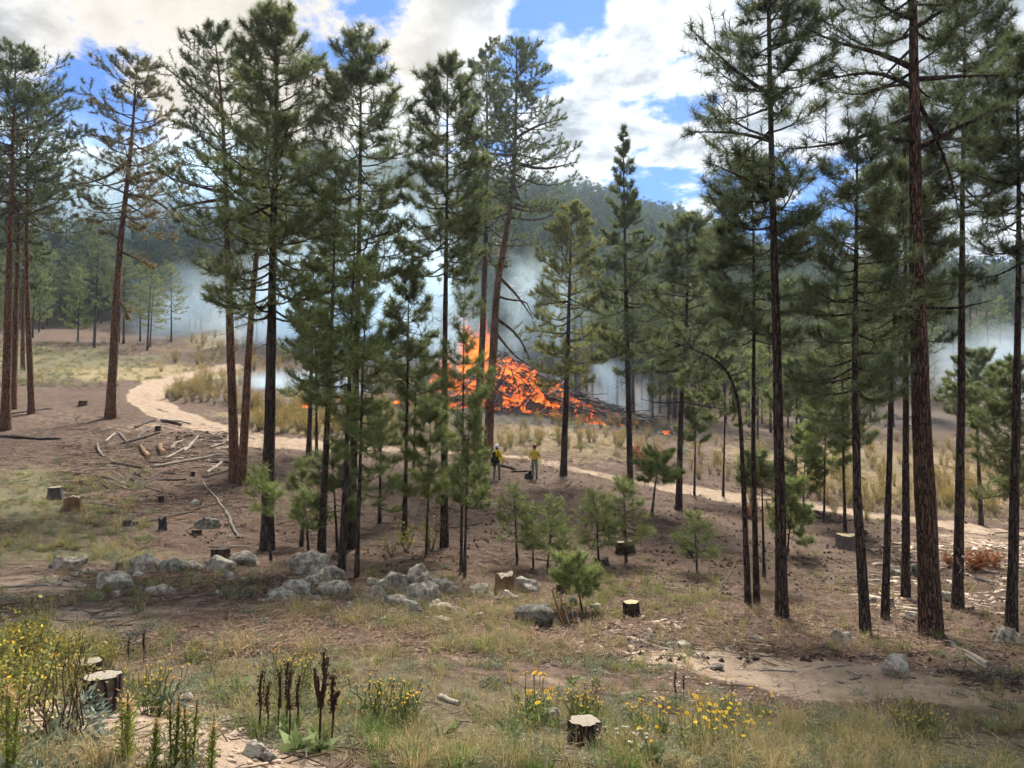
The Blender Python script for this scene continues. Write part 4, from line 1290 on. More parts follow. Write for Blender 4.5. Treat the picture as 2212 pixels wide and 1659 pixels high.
for k in range(298):
    tail = rng.random() < 0.48
    u = rng.uniform(2.5, 13.5) if tail else rng.normal() * 3.1
    u = max(-6.6, u)
    vw = 4.0 if u < 0 else max(1.6, 4.0 - u * .16)
    v = rng.uniform(-1, .55) * vw * 0.93
    h = float(pile_h(np.array(u), np.array(v)))
    L = rng.uniform(1.2, 4.4) if not tail else rng.uniform(1.8, 5.2)
    a = rng.normal() * (0.55 if tail else 1.0)
    du, dv = math.cos(a), math.sin(a)
    e = 0.3
    sl = float(pile_h(np.array(u + du * e), np.array(v + dv * e)) - pile_h(np.array(u - du * e), np.array(v - dv * e))) / (2 * e)
    sl = np.clip(sl + rng.normal() * 0.22, -1.6, 1.6)
    dirn = np.array([du, dv, sl])
    dirn /= np.linalg.norm(dirn)
    c = np.array([u, v - .15, h + rng.uniform(-.15, .38) + float(hgt(u + PC[0], v + PC[1]) - PC[2])])
    r = rng.uniform(.03, .085) if not tail else rng.uniform(.025, .07)
    V, F = crooked(c - dirn * L / 2, c + dirn * L / 2, r, jit=0.05)
    obj('log', mesh('log', V, F, WOODM['char' if rng.random() < .55 else ('ash' if rng.random() < .7 else 'grey')], True), pile)


def flame(base, h, w, rng):
    n, s = 10, 9
    t_ = np.linspace(0, 1, n)
    prof = np.interp(t_, [0, .12, .35, .6, .85, 1], [.55, .95, 1, .62, .25, 0.0])
    off = np.cumsum(rng.normal(size=(n, 2)), 0) * 0.16 * w
    off -= off[0]
    a = np.arange(s) / s * 6.283
    wob = 1 + 0.35 * np.sin(a[None] * 2 + t_[:, None] * 5 + rng.random() * 6) + 0.25 * rng.normal(size=(n, s)) * (t_[:, None] * .8 + .2)
    rad = prof[:, None] * w * .5 * wob
    V = np.stack([base[0] + off[:, :1] + rad * np.cos(a), base[1] + off[:, 1:] + rad * np.sin(a) * .8, base[2] + np.repeat(t_[:, None] * h, s, 1) + rng.normal(size=(n, s)) * h * .025], -1).reshape(-1, 3)
    i = np.arange(n - 1)[:, None]
    j = np.arange(s)[None]
    F = np.stack([i * s + j, i * s + (j + 1) % s, (i + 1) * s + (j + 1) % s, (i + 1) * s + j], -1).reshape(-1, 4)
    return V, F, np.repeat(t_, s)


def flame_obj(parent, base, h, w, rng):
    V, F, T = flame(base, h, w, rng)
    return obj('flame', mesh('flame', V, F, FLAME, True, {'rise': ('FLOAT', T)}), parent)


# flames: photo x, y of the foot, height px, width px
FL = [(940, 852, 40, 22), (955, 850, 34, 26), (990, 835, 40, 26), (1000, 826, 44, 24), (948, 830, 62, 22), (960, 815, 75, 20), (975, 840, 55, 26), (1000, 800, 50, 22), (1018, 800, 70, 26), (1030, 790, 150, 30), (1022, 775, 120, 26), (1036, 760, 110, 24), (1028, 740, 90, 22), (1012, 790, 100, 26), (1046, 770, 80, 28), (955, 800, 60, 20), (1040, 780, 60, 30), (1012, 850, 30, 26), (985, 862, 28, 30),
      (1085, 800, 40, 26), (1100, 796, 34, 30), (1118, 812, 32, 28), (1135, 822, 36, 30), (1150, 850, 62, 26), (1162, 862, 55, 34), (1178, 868, 36, 30), (1168, 880, 34, 36), (1120, 880, 40, 34),
      (1095, 884, 36, 30), (1080, 876, 44, 22), (1060, 868, 40, 26), (1105, 862, 30, 22), (1140, 886, 26, 40), (1185, 890, 26, 28), (1200, 872, 26, 26), (1215, 850, 20, 24), (1232, 862, 18, 26),
      (1250, 876, 16, 30), (1195, 835, 22, 24), (1170, 826, 26, 30), (1040, 880, 30, 26), (1005, 880, 24, 30), (970, 878, 20, 26), (948, 868, 18, 22), (1258, 918, 20, 22), (1272, 922, 26, 24),
      (1150, 815, 24, 36), (1128, 800, 22, 30), (1070, 830, 36, 26), (1055, 800, 50, 26), (1208, 902, 16, 22), (1128, 898, 18, 34), (1325, 916, 18, 12), (1335, 920, 18, 14)]
for (fx, fy, fh, fw) in FL:
    d = pix_dir(fx, fy)
    # meet the pile's own surface
    for Y in np.linspace(PC[1] - 5, PC[1] + 4, 60):
        q = d * (Y / d[1])
        u, v = q[0] - PC[0], q[1] - PC[1]
        if q[2] < float(hgt(q[0], q[1])) + float(pile_h(np.array(u), np.array(v))) + 0.05:
            break
    b = q - PC + np.array([0, 0.65, -0.35])
    m_ = q[1] / FPX
    for rep in range(2):
        flame_obj(pile, b + np.array([rng.normal() * .35, rng.normal() * .35, 0]), fh * m_ * rng.uniform(.5, 1.15), fw * m_ * rng.uniform(.5, 1.1), rng)
for k in range(36):
    u = rng.normal() * 2.9
    v = -rng.uniform(.2, 1) * 3.9
    h = float(pile_h(np.array(u), np.array(v)))
    b = (u, v, h - .15 + float(hgt(u + PC[0], v + PC[1]) - PC[2]))
    flame_obj(pile, b, rng.uniform(.35, 1.1), rng.uniform(.3, .8), rng)


# smaller burning remnants: photo x, y, width px, height px
def small_fire(x, y, w, h, label, nlog=9, nfl=5):
    B = hit1(x, y)
    m_ = B[1] / FPX
    e = obj('burning_log_heap', None, loc=B)
    tag(e, label, 'fire')
    for k in range(nlog):
        a = rng.uniform(-.6, .6)
        c = np.array([rng.uniform(-.5, .5) * w * m_, rng.uniform(-.6, .6), rng.uniform(.03, .22) * h * m_])
        L = rng.uniform(.5, 1.0) * w * m_ * .6
        dv = np.array([math.cos(a), math.sin(a), rng.normal() * .12]) * L / 2
        V, F = crooked(c - dv, c + dv, rng.uniform(.04, .09))
        obj('log', mesh('log', V, F, WOODM['char' if k % 3 else 'ash'], True), e)
    for k in range(nfl):
        flame_obj(e, (rng.uniform(-.35, .35) * w * m_, rng.uniform(-.3, .3), 0), h * m_ * rng.uniform(.6, 1.1), w * m_ * rng.uniform(.16, .34), rng)


small_fire(655, 884, 60, 20, 'low burning log heap in the smoke left of the thicket')
small_fire(745, 872, 40, 18, 'little log fire glowing behind the bushy thicket')
small_fire(840, 872, 50, 16, 'smouldering logs with low flames left of the big fire')
small_fire(890, 874, 40, 14, 'faint low flames close to the left end of the big fire')
small_fire(1440, 938, 30, 15, 'small fire among the trunks right of the big pile', 8, 4)
small_fire(1482, 944, 22, 18, 'smallest fire beside the crooked pine trunk', 6, 3)

# ------------------------------------------------------------------ smoke and haze
def smoke_mat(name, dens, scale, lo, hi, col=(0.66, 0.84, 1.0), aniso=0.55):
    m, t, out = new_mat(name)
    tcn = t.n('ShaderNodeTexCoord')
    p = tcn.outputs['Object']
    geo = t.n('ShaderNodeNewGeometry')
    r = t.vmath('LENGTH', p)
    fall = t.smooth(r, 1.0, 0.25)
    nz = t.noise(t.vmath('MULTIPLY', geo.outputs['Position'], (1, 1, 0.75)), scale, 3, 0.55, 0.4)
    dn = t.math('MULTIPLY', t.math('MULTIPLY', fall, t.smooth(nz, lo, hi)), dens)
    pv = t.n('ShaderNodeVolumePrincipled', {'Color': (*col, 1), 'Density': dn, 'Anisotropy': aniso})
    t.link(pv.outputs[0], out.inputs['Volume'])
    return m


def ico(sub=2):
    import bmesh
    bm = bmesh.new()
    bmesh.ops.create_icosphere(bm, subdivisions=sub, radius=1.0)
    V = np.array([v.co for v in bm.verts])
    F = np.array([[v.index for v in f.verts] for f in bm.faces])
    bm.free()
    return V, F


IV, IF = ico(3)


def smoke(x, y, Y, hw, hh, hd, dens, label, scale=0.12, lo=0.38, hi=0.68):
    d = pix_dir(x, y)
    c = d * (Y / d[1])
    m_ = Y / FPX
    o = obj('smoke', mesh('smoke', IV, IF, smoke_mat('smoke', dens, scale, lo, hi)), loc=c, scale=(hw * m_, hd, hh * m_))
    tag(o, label, 'smoke', kind='stuff')
    return o


smoke(760, 700, 98, 330, 230, 18, 0.16, 'thick blue-white smoke drifting behind the young thicket', 0.06, .34, .60)
smoke(915, 600, 84, 120, 230, 9, 0.16, 'bluish smoke column climbing behind the tall narrow pine', 0.13, .40, .62)
smoke(840, 400, 130, 210, 230, 22, 0.055, 'faint smoke plume leaning left above the thicket', 0.05, .38, .62)
smoke(300, 440, 165, 430, 210, 40, 0.115, 'blue smoke hanging on the hillside at the left', 0.025, .34, .60)
smoke(430, 690, 110, 170, 140, 14, 0.075, 'thin smoke drifting over the slope behind the twin pines', 0.1, .38, .62)
smoke(1300, 850, 74, 200, 90, 7, 0.30, 'pale smoke streaming off the right flank of the burning pile', 0.24, .42, .64)
smoke(1150, 690, 74, 160, 170, 7, 0.16, 'smoke rising from the top of the burning pile', 0.2, .40, .62)
smoke(2130, 800, 98, 190, 120, 24, 0.055, 'pale smoke over the burnt clearing at the right', 0.05, .30, .66)
smoke(640, 838, 66, 200, 44, 8, 0.34, 'low ground smoke left of the burning pile', 0.2, .36, .62)
# even haze of the air
hz = obj('haze', mesh('haze', np.array([[x, y, z] for x in (-1300, 1300) for y in (-1300, 1300) for z in (-60, 168)], float),
                      np.array([[0, 1, 3, 2], [4, 6, 7, 5], [0, 4, 5, 1], [2, 3, 7, 6], [0, 2, 6, 4], [1, 5, 7, 3]])))
hm, ht, hout = new_mat('haze_air')
pv = ht.n('ShaderNodeVolumePrincipled', {'Color': (0.64, 0.83, 1.0, 1), 'Density': 0.00024, 'Anisotropy': 0.5})
ht.link(pv.outputs[0], hout.inputs['Volume'])
hz.data.materials.append(hm)
tag(hz, 'thin blue smoke haze filling the whole valley', 'haze', kind='stuff')

# ------------------------------------------------------------------ boulders
def rock_mat(name, base, pale, lich, rust):
    m, t, out = new_mat(name)
    tcn = t.n('ShaderNodeTexCoord')
    geo = t.n('ShaderNodeNewGeometry')
    p = geo.outputs['Position']
    n1 = t.noise(p, 2.2, 4, 0.6)
    n2 = t.noise(p, 8.0, 6, 0.74)
    n3 = t.noise(p, 38.0, 3, 0.7)
    c = t.mix(t.smooth(n2, 0.38, 0.6), tuple(v * .62 for v in base[:3]) + (1,), pale)
    c = t.mix(t.smooth(n1, 0.60, 0.72), c, rust)
    lm = t.math('MULTIPLY', t.smooth(t.math('ADD', t.math('MULTIPLY', n1, 0.35), t.math('MULTIPLY', n2, 0.65)), 0.51, 0.545), 0.85)
    c = t.mix(lm, c, lich)
    c = t.mix(t.smooth(n3, 0.60, 0.72), c, (0.05, 0.047, 0.042, 1))
    h = t.math('ADD', t.math('MULTIPLY', n2, 0.8), t.math('MULTIPLY', n3, 0.4))
    bmp = t.n('ShaderNodeBump', {'Height': h, 'Strength': 1.0, 'Distance': 0.09})
    bs = t.n('ShaderNodeBsdfPrincipled', {'Base Color': c, 'Roughness': 0.93, 'Specular IOR Level': 0.1, 'Normal': bmp.outputs[0]})
    t.link(bs.outputs[0], out.inputs[0])
    return m


ROCK = {
    'grey': rock_mat('lichen_rock', (0.32, 0.265, 0.21, 1), (0.48, 0.42, 0.345, 1), (0.54, 0.525, 0.40, 1), (0.35, 0.25, 0.185, 1)),
    'pale': rock_mat('pale_rock', (0.30, 0.26, 0.215, 1), (0.46, 0.41, 0.35, 1), (0.50, 0.50, 0.40, 1), (0.33, 0.235, 0.17, 1)),
    'rust': rock_mat('rusty_rock', (0.20, 0.165, 0.135, 1), (0.28, 0.25, 0.215, 1), (0.30, 0.32, 0.25, 1), (0.36, 0.16, 0.085, 1)),
    'dark': rock_mat('dark_rock', (0.10, 0.088, 0.074, 1), (0.175, 0.155, 0.132, 1), (0.17, 0.19, 0.15, 1), (0.10, 0.085, 0.07, 1)),
}
IV3, IF3 = ico(4)
IV2, IF2 = ico(2)


def rock_shape(rng, V=IV3, cuts=9):
    V = V.copy()
    for _ in range(cuts):
        n = rng.normal(size=3)
        n /= np.linalg.norm(n)
        c = rng.uniform(.55, .92)
        e = V @ n - c
        V -= np.clip(e, 0, None)[:, None] * n * 0.85
    for fq, am in ((1.6, .11), (3.5, .06), (8, .035), (17, .02)):
        for _ in range(3):
            k = rng.normal(size=3) * fq
            V *= (1 + am * np.sin(V @ k + rng.random() * 6.28))[:, None]
    return V


def boulder(x, y, w, h, label, mat='grey', rot=None, depth=.85, tilt=0.0, seed=0):
    rng = np.random.default_rng(900 + seed)
    B = hit1(x, y - h * .18)
    m_ = B[1] / FPX
    V = rock_shape(rng)
    hx, hy, hz = w * m_ * .58, w * m_ * .52 * depth, h * m_ * .76
    V = V * np.array([hx, hy, hz])
    if tilt:
        c, s = math.cos(tilt), math.sin(tilt)
        V = np.stack([V[:, 0] * c - V[:, 2] * s, V[:, 1], V[:, 0] * s + V[:, 2] * c], -1)
    o = obj('boulder', mesh('boulder', V, IF3, ROCK[mat], True), loc=(B[0], B[1] + hy * .4, B[2] + hz * .38), rot=(0, 0, rng.uniform(-.25, .25) if rot is None else rot))
    tag(o, label, 'boulder')
    return o


BLD = [
    (138, 1237, 60, 34, 'grey boulder farthest left in the row of boulders'), (187, 1241, 27, 11, 'low flat rock between the two leftmost boulders'),
    (233, 1276, 66, 34, 'pale rounded boulder sitting alone on bare sand at the left', 'pale'), (306, 1243, 70, 40, 'dark grey boulder, biggest of the left part of the row'),
    (370, 1239, 54, 27, 'reddish grey boulder right of the big left boulder', 'rust'), (412, 1234, 38, 16, 'low grey rock in the left part of the boulder row'),
    (472, 1241, 72, 34, 'long lichen-covered boulder below the dark stump'), (527, 1224, 60, 22, 'flat lichen rock right of the dark stump'),
    (345, 1289, 52, 18, 'flat rock half buried in sand below the left boulders', 'pale'), (488, 1259, 30, 18, 'small pale rock below the long lichen boulder', 'pale'),
    (442, 1146, 42, 23, 'boulder with an orange rusty cap on the burnt slope', 'rust'), (418, 1094, 20, 12, 'small pale rock beside the crossing dark log', 'pale'),
    (666, 1250, 76, 40, 'largest boulder, at the back of the central heap'), (698, 1266, 58, 34, 'rounded lichen boulder leaning on the largest boulder'),
    (729, 1269, 36, 33, 'dark rounded boulder at the right end of the left heap', 'dark'), (642, 1296, 66, 34, 'long slanting boulder at the front left of the heap', 'pale', None, .6, -.30),
    (718, 1290, 58, 28, 'low flat lichen boulder in front of the left heap'), (600, 1304, 68, 26, 'flat pale slab of rock left of the slanting boulder', 'pale'),
    (800, 1265, 23, 16, 'small rock alone between the two boulder heaps'), (855, 1271, 54, 30, 'pale-topped boulder at the back of the right heap', 'pale'),
    (908, 1280, 56, 50, 'tallest domed boulder of the right heap'), (953, 1281, 45, 29, 'rounded boulder right of the tall domed boulder'),
    (857, 1290, 43, 34, 'round brownish boulder in the middle of the right heap', 'rust'), (823, 1284, 28, 28, 'small upright rock left of the round brownish boulder'),
    (813, 1307, 33, 33, 'upright egg-shaped boulder at the left front of the right heap'), (907, 1305, 63, 33, 'broad pale boulder in front of the tall domed boulder', 'pale'),
    (862, 1321, 70, 28, 'long low white-speckled boulder at the front of the right heap', 'pale'), (943, 1327, 48, 26, 'sloping lichen boulder right of the long low boulder'),
    (893, 1332, 28, 20, 'small dark stone at the foot of the right heap', 'dark'), (988, 1337, 44, 20, 'flat lichen slab right of the sloping boulder'),
    (1037, 1344, 26, 22, 'small round boulder at the right end of the heap'), (1038, 1297, 42, 28, 'mottled round boulder left of the tall weathered stump'),
    (1090, 1309, 42, 28, 'boulder directly below the tall weathered stump'), (950, 1349, 34, 13, 'half-buried flat rock below the flat lichen slab'),
    (750, 1314, 23, 13, 'small pale stone below the gap between the heaps', 'pale'), (753, 1340, 27, 15, 'pale flat stone among dry grass below the heaps', 'pale'),
    (1142, 1282, 46, 26, 'whitish boulder right of the tall weathered stump', 'pale'), (1158, 1357, 78, 37, 'big blue-grey boulder beside the rotten split log', 'dark'),
    (1238, 1315, 21, 20, 'small dark rock behind the rotten split log', 'dark'), (1288, 1324, 24, 16, 'low rock between the two fresh-cut stumps'),
    (1550, 1450, 29, 14, 'flat pale rock at the edge of the bare track', 'pale'), (1636, 1387, 23, 9, 'flat half-buried rock below the arched pine'),
    (1192, 1570, 42, 30, 'pale rock beside the stump in the flowers', 'pale'), (1824, 1407, 42, 38, 'lichen-covered twin rock below the curved-foot pine'),
    (1784, 1407, 24, 15, 'small blue-grey stone left of the twin rock', 'dark'), (1971, 1350, 33, 18, 'dark mossy rock left of the big red trunk', 'dark'),
    (1930, 1472, 58, 46, 'pale angular boulder on the edge of the bare strip', 'pale'), (2176, 1400, 48, 32, 'grey boulder at the foot of the rightmost pine'),
    (2049, 1304, 22, 24, 'grey rock hidden behind the big red trunk'), (1983, 1250, 32, 25, 'dark rock behind the black-trunked pine', 'dark'),
    (1937, 1247, 25, 17, 'grey rock left of the black-trunked pine'), (1888, 1302, 14, 10, 'little pale rock beside the slim dark pine', 'pale'),
    (1700, 1397, 16, 9, 'little grey stone among the cones on the right', 'grey'), (1480, 1400, 30, 10, 'flat grey stone among scattered sticks', 'grey'),
    (545, 1640, 46, 26, 'pale stone on the sandy bank at the bottom', 'pale'), (575, 1648, 34, 20, 'orange stone on the sandy bank at the bottom', 'rust'), (395, 1520, 34, 18, 'pale stone on the sandy bank left', 'pale'),
    (330, 1655, 30, 14, 'small stone low on the sandy bank', 'pale'),
]
for k, b in enumerate(BLD):
    boulder(b[0], b[1], b[2], b[3], b[4], *(b[5:]), seed=k)

rng = np.random.default_rng(66)
RKS = []
for k in range(46):
    x = rng.uniform(560, 1080) if k < 32 else rng.uniform(80, 560)
    y = rng.uniform(1262, 1345) if k < 32 else rng.uniform(1232, 1300)
    o = boulder(x, y, rng.uniform(10, 24), rng.uniform(6, 14), 'small pale rock lying between the big boulders of the row', ('pale', 'grey')[k % 2], seed=300 + k)
    o.name = 'rock'
    o['category'] = 'rock'
    o['group'] = 'small rocks in the boulder row'
    RKS.append((o, x, y))
label_by_anchor(RKS, [(b[0], b[1], b[4].split(',')[0].replace('boulder farthest left in the row of boulders', 'leftmost boulder')[:60]) for b in BLD if 100 < b[0] < 1100 and b[2] > 40 and len(b[4].split(',')[0].split()) < 8], lambda o: 'small rock')


# ------------------------------------------------------------------ stumps
def cut_mat(name, a, b):
    m, t, out = new_mat(name)
    tcn = t.n('ShaderNodeTexCoord')
    p = t.vmath('MULTIPLY', tcn.outputs['Object'], (1, 1, 0))
    ring = t.n('ShaderNodeTexWave', {'Vector': p, 'Scale': 14.0, 'Distortion': 2.5, 'Detail': 2.0}, wave_type='RINGS', rings_direction='Z')
    n2 = t.noise(tcn.outputs['Object'], 14, 4, 0.7)
    c = t.mix(t.math('MULTIPLY', ring.outputs['Fac'], .5), a, b)
    c = t.mix(t.smooth(n2, .52, .75), c, (b[0] * .5, b[1] * .5, b[2] * .5, 1))
    bs = t.n('ShaderNodeBsdfPrincipled', {'Base Color': c, 'Roughness': 0.9, 'Specular IOR Level': 0.1})
    t.link(bs.outputs[0], out.inputs[0])
    return m


CUT = {'fresh': cut_mat('fresh_cut', (0.42, 0.34, 0.215, 1), (0.28, 0.205, 0.115, 1)), 'grey': cut_mat('weathered_cut', (0.27, 0.235, 0.185, 1), (0.155, 0.13, 0.105, 1)),
       'dark': cut_mat('dark_cut', (0.10, 0.08, 0.065, 1), (0.05, 0.042, 0.036, 1))}


def stump(x, y, w, h, label, bark='dark', cut='grey', jag=0.0, seed=0, name='tree_stump'):
    rng = np.random.default_rng(1300 + seed)
    B = hit1(x, y)
    m_ = B[1] / FPX
    r, H = w * m_ * .5, h * m_ * 1.05
    e = obj(name, None, loc=(B[0], B[1] + r * .5, float(hgt(B[0], B[1] + r * .5))), rot=(rng.normal() * .03, rng.normal() * .03, rng.random() * 6))
    tag(e, label, 'stump')
    s, n = 28, 9
    a = np.arange(s) / s * 6.283
    t_ = np.linspace(-.25, 1, n)
    ph = rng.random(4) * 6
    rib = 1 + .07 * np.sin(a * 5 + ph[0]) + .05 * np.sin(a * 9 + ph[1]) + .04 * np.sin(a * 14 + ph[2]) + rng.normal(size=s) * .025
    fl = 1 + .30 * np.exp(-np.clip(t_, 0, 1) * 4.5)
    rad = r * rib[None] * fl[:, None] * (1 + rng.normal(size=(n, s)) * .02)
    top = 1 + jag * (np.sin(a * 2 + ph[3]) * .35 + rng.normal(size=s) * .30)
    z = t_[:, None] * H * np.where(t_[:, None] > .6, 1 + (top[None] - 1) * (t_[:, None] - .6) / .4, 1)
    V = np.stack([rad * np.cos(a), rad * np.sin(a), z + np.zeros_like(rad)], -1).reshape(-1, 3)
    i = np.arange(n - 1)[:, None]
    j = np.arange(s)[None]
    F = np.stack([i * s + j, i * s + (j + 1) % s, (i + 1) * s + (j + 1) % s, (i + 1) * s + j], -1).reshape(-1, 4)
    obj('bark', mesh('bark', V, F, BARK[bark] if bark in BARK else WOODM[bark], True), e)
    # cut face: rings of the wood, a touch inside and below the rim
    rim = V.reshape(n, s, 3)[-1]
    Vt = [rim * np.array([.965, .965, 1]) - np.array([0, 0, .004])]
    cz = rim[:, 2].mean()
    for q in (.6, .25):
        rr = rim * np.array([q, q, 1])
        rr[:, 2] = rim[:, 2] * q + cz * (1 - q) + rng.normal(size=s) * H * (.004 + .10 * jag) - jag * H * .2
        Vt.append(rr)
    Vt.append(np.array([[0, 0, cz - jag * H * .25]]))
    Vt = np.concatenate(Vt)
    j = np.arange(s)
    Fq = np.concatenate([np.stack([q * s + j, q * s + (j + 1) % s, (q + 1) * s + (j + 1) % s, (q + 1) * s + j], -1) for q in (0, 1)])
    Ft = np.stack([2 * s + j, 2 * s + (j + 1) % s, np.full(s, 3 * s)], -1)
    obj('cut_face', mesh('cut_face', Vt, [Fq, Ft], CUT[cut], not jag), e)
    return e


STP = [
    (209, 1535, 74, 70, 'broad weathered stump with flat grey top at the lower left', 'dark', 'grey'), (182, 1462, 52, 28, 'low stump just behind the broad lower left stump', 'dark', 'grey'),
    (1264, 1614, 66, 50, 'dark-barked stump among yellow flowers near the bottom', 'dark', 'grey'), (1090, 1284, 38, 40, 'tall weathered stump with splintered top beside the boulders', 'brown', 'grey', .18),
    (1218, 1283, 28, 20, 'fresh-cut stump behind the rotten split log', 'dark', 'fresh'), (1367, 1336, 32, 33, 'fresh-cut stump with pale top on the open slope', 'dark', 'fresh'),
    (473, 1215, 37, 27, 'dark squat stump above the long lichen boulder', 'mid', 'dark', .1), (115, 1078, 26, 24, 'charred upright stump on the left slope', 'char', 'grey'),
    (152, 1105, 32, 29, 'split reddish stump right of the charred upright stump', 'brown', 'grey', .15), (177, 877, 16, 10, 'small cut stump near the track on the left', 'mid', 'grey'),
    (415, 1029, 9, 9, 'tiny stump left of the twin red pines', 'dark', 'dark'), (347, 1084, 11, 12, 'small charred stump above the rusty-capped boulder', 'char', 'dark'),
    (295, 1029, 11, 7, 'tiny stump beside the pale dead branches', 'char', 'dark'), (349, 1147, 15, 27, 'slim upright charred stump left of the rusty-capped boulder', 'char', 'dark', .2),
    (273, 1135, 16, 10, 'flat charred stump at the end of the long dark log', 'char', 'dark'), (423, 1155, 20, 9, 'low flat stump below the rusty-capped boulder', 'dark', 'grey'),
    (256, 1231, 13, 14, 'small dark red stump above the pale alone boulder', 'brown', 'dark', .2), (1301, 1223, 28, 15, 'dark low stump at the foot of the pointed sapling', 'char', 'dark', .1),
    (1352, 1198, 38, 24, 'wide dark stump behind the bushiest sapling', 'dark', 'grey'), (1591, 1351, 11, 13, 'little red-brown stump below the arched pine', 'brown', 'dark', .1),
    (1834, 1186, 40, 28, 'wide mossy stump left of the curved-foot pine', 'grey', 'fresh', .1), (1866, 1159, 14, 14, 'small cut stump just beyond the wide mossy stump', 'mid', 'grey'),
    (1924, 1310, 15, 16, 'small stump at the foot of the slim dark pine', 'grey', 'grey'), (340, 930, 11, 9, 'small dark stump below the bend of the track', 'char', 'dark'), (285, 1046, 10, 12, 'charred stub under the pale dead branches', 'char', 'dark', .2),
]
for k, s_ in enumerate(STP):
    stump(s_[0], s_[1], s_[2], s_[3], s_[4], *(s_[5:]), seed=k)

# charred forked snag that looks jet black
B = hit1(1490, 1204)
m_ = B[1] / FPX
e = obj('charred_snag', None, loc=B)
tag(e, 'jet black charred forked stump beside a small sapling on the slope', 'stump')
rng = np.random.default_rng(5)
blk, bt, bo = new_mat('char_black')
bo_ = bt.n('ShaderNodeBsdfPrincipled', {'Base Color': bt.mix(bt.noise(bt.n('ShaderNodeTexCoord').outputs['Object'], 12, 3), (0.006, 0.006, 0.007), (0.022, 0.021, 0.021)), 'Roughness': 0.8})
bt.link(bo_.outputs[0], bo.inputs[0])
V = rock_shape(rng, IV3, 12) * np.array([9, 8, 8.5]) * m_ + np.array([0, 0, 10 * m_])
obj('body', mesh('body', V, IF3, blk, True), e)
for (a, b, r) in (((-4, 0, 14), (-5, 0, 22), 3), ((4, 0, 13), (5.5, 0, 22), 2.6), ((-6, 0, 8), (-16, 0, 7), 3), ((-5, 0, 5), (-7, 0, -2), 3), ((5, -1, 6), (7, -1, -2), 4)):
    V, F = crooked(np.array(a) * m_, np.array(b) * m_, r * m_, rng=rng, jit=.05)
    obj('prong', mesh('prong', V, F, blk, True), e)


# ------------------------------------------------------------------ fallen logs and sticks
def drape(x1, y1, x2, y2, dpx, kind, label, bend=0.03, seed=0, name='log', group=None, lift=0.0):
    rng = np.random.default_rng(2100 + seed)
    a, b = hit1(x1, y1), hit1(x2, y2)
    r = max(.012, dpx * .5 * (a[1] + b[1]) / 2 / FPX)
    n = 9
    t_ = np.linspace(0, 1, n)[:, None]
    P = a + (b - a) * t_
    L = np.linalg.norm(b - a)
    w = np.cumsum(rng.normal(size=(n, 3)), 0)
    w -= w[0] + (w[-1] - w[0]) * t_
    P = P + w * bend * L / 3
    g = hgt(P[:, 0], P[:, 1])
    P[:, 2] = np.maximum(P[:, 2] * .3 + g * .7, g) + r * .55
    if lift:
        P[:, 2] += lift * t_[:, 0]
    c = P[0].copy()
    P = P - c
    s = 9 if dpx > 4 else 6
    rad = r * (1 - .28 * t_[:, 0]) * (1 + (rng.random(n) - .5) * .16)
    V, F = tubes(P[None], rad[None], s)
    V = V + rng.normal(size=V.shape) * r * .05
    j = np.arange(s)
    nb = len(V)
    big = dpx >= 6
    o = obj(name, None if big else mesh(name, *(lambda V, F: (np.concatenate([V, P[:1], P[-1:]]), [F, np.concatenate([np.stack([(j + 1) % s, j, np.full(s, nb)], -1), np.stack([(n - 1) * s + j, (n - 1) * s + (j + 1) % s, np.full(s, nb + 1)], -1)])]))(V, F), WOODM[kind], True), loc=c)
    if big:
        obj('bark', mesh('bark', V, F, WOODM[kind], True), o)
        for q, (ring, ce) in enumerate(((V[:s], P[0]), (V[-s:], P[-1]))):
            T = np.stack([(j + 1) % s, j, np.full(s, s)], -1)
            obj('cut_end', mesh('cut_end', np.concatenate([ring, ce[None]]), T if q == 0 else T[:, ::-1], WOODM['cut' if kind in ('pale', 'brown') else 'grey'], False), o)
    tag(o, label, 'log' if name == 'log' else 'branch', group)
    return o


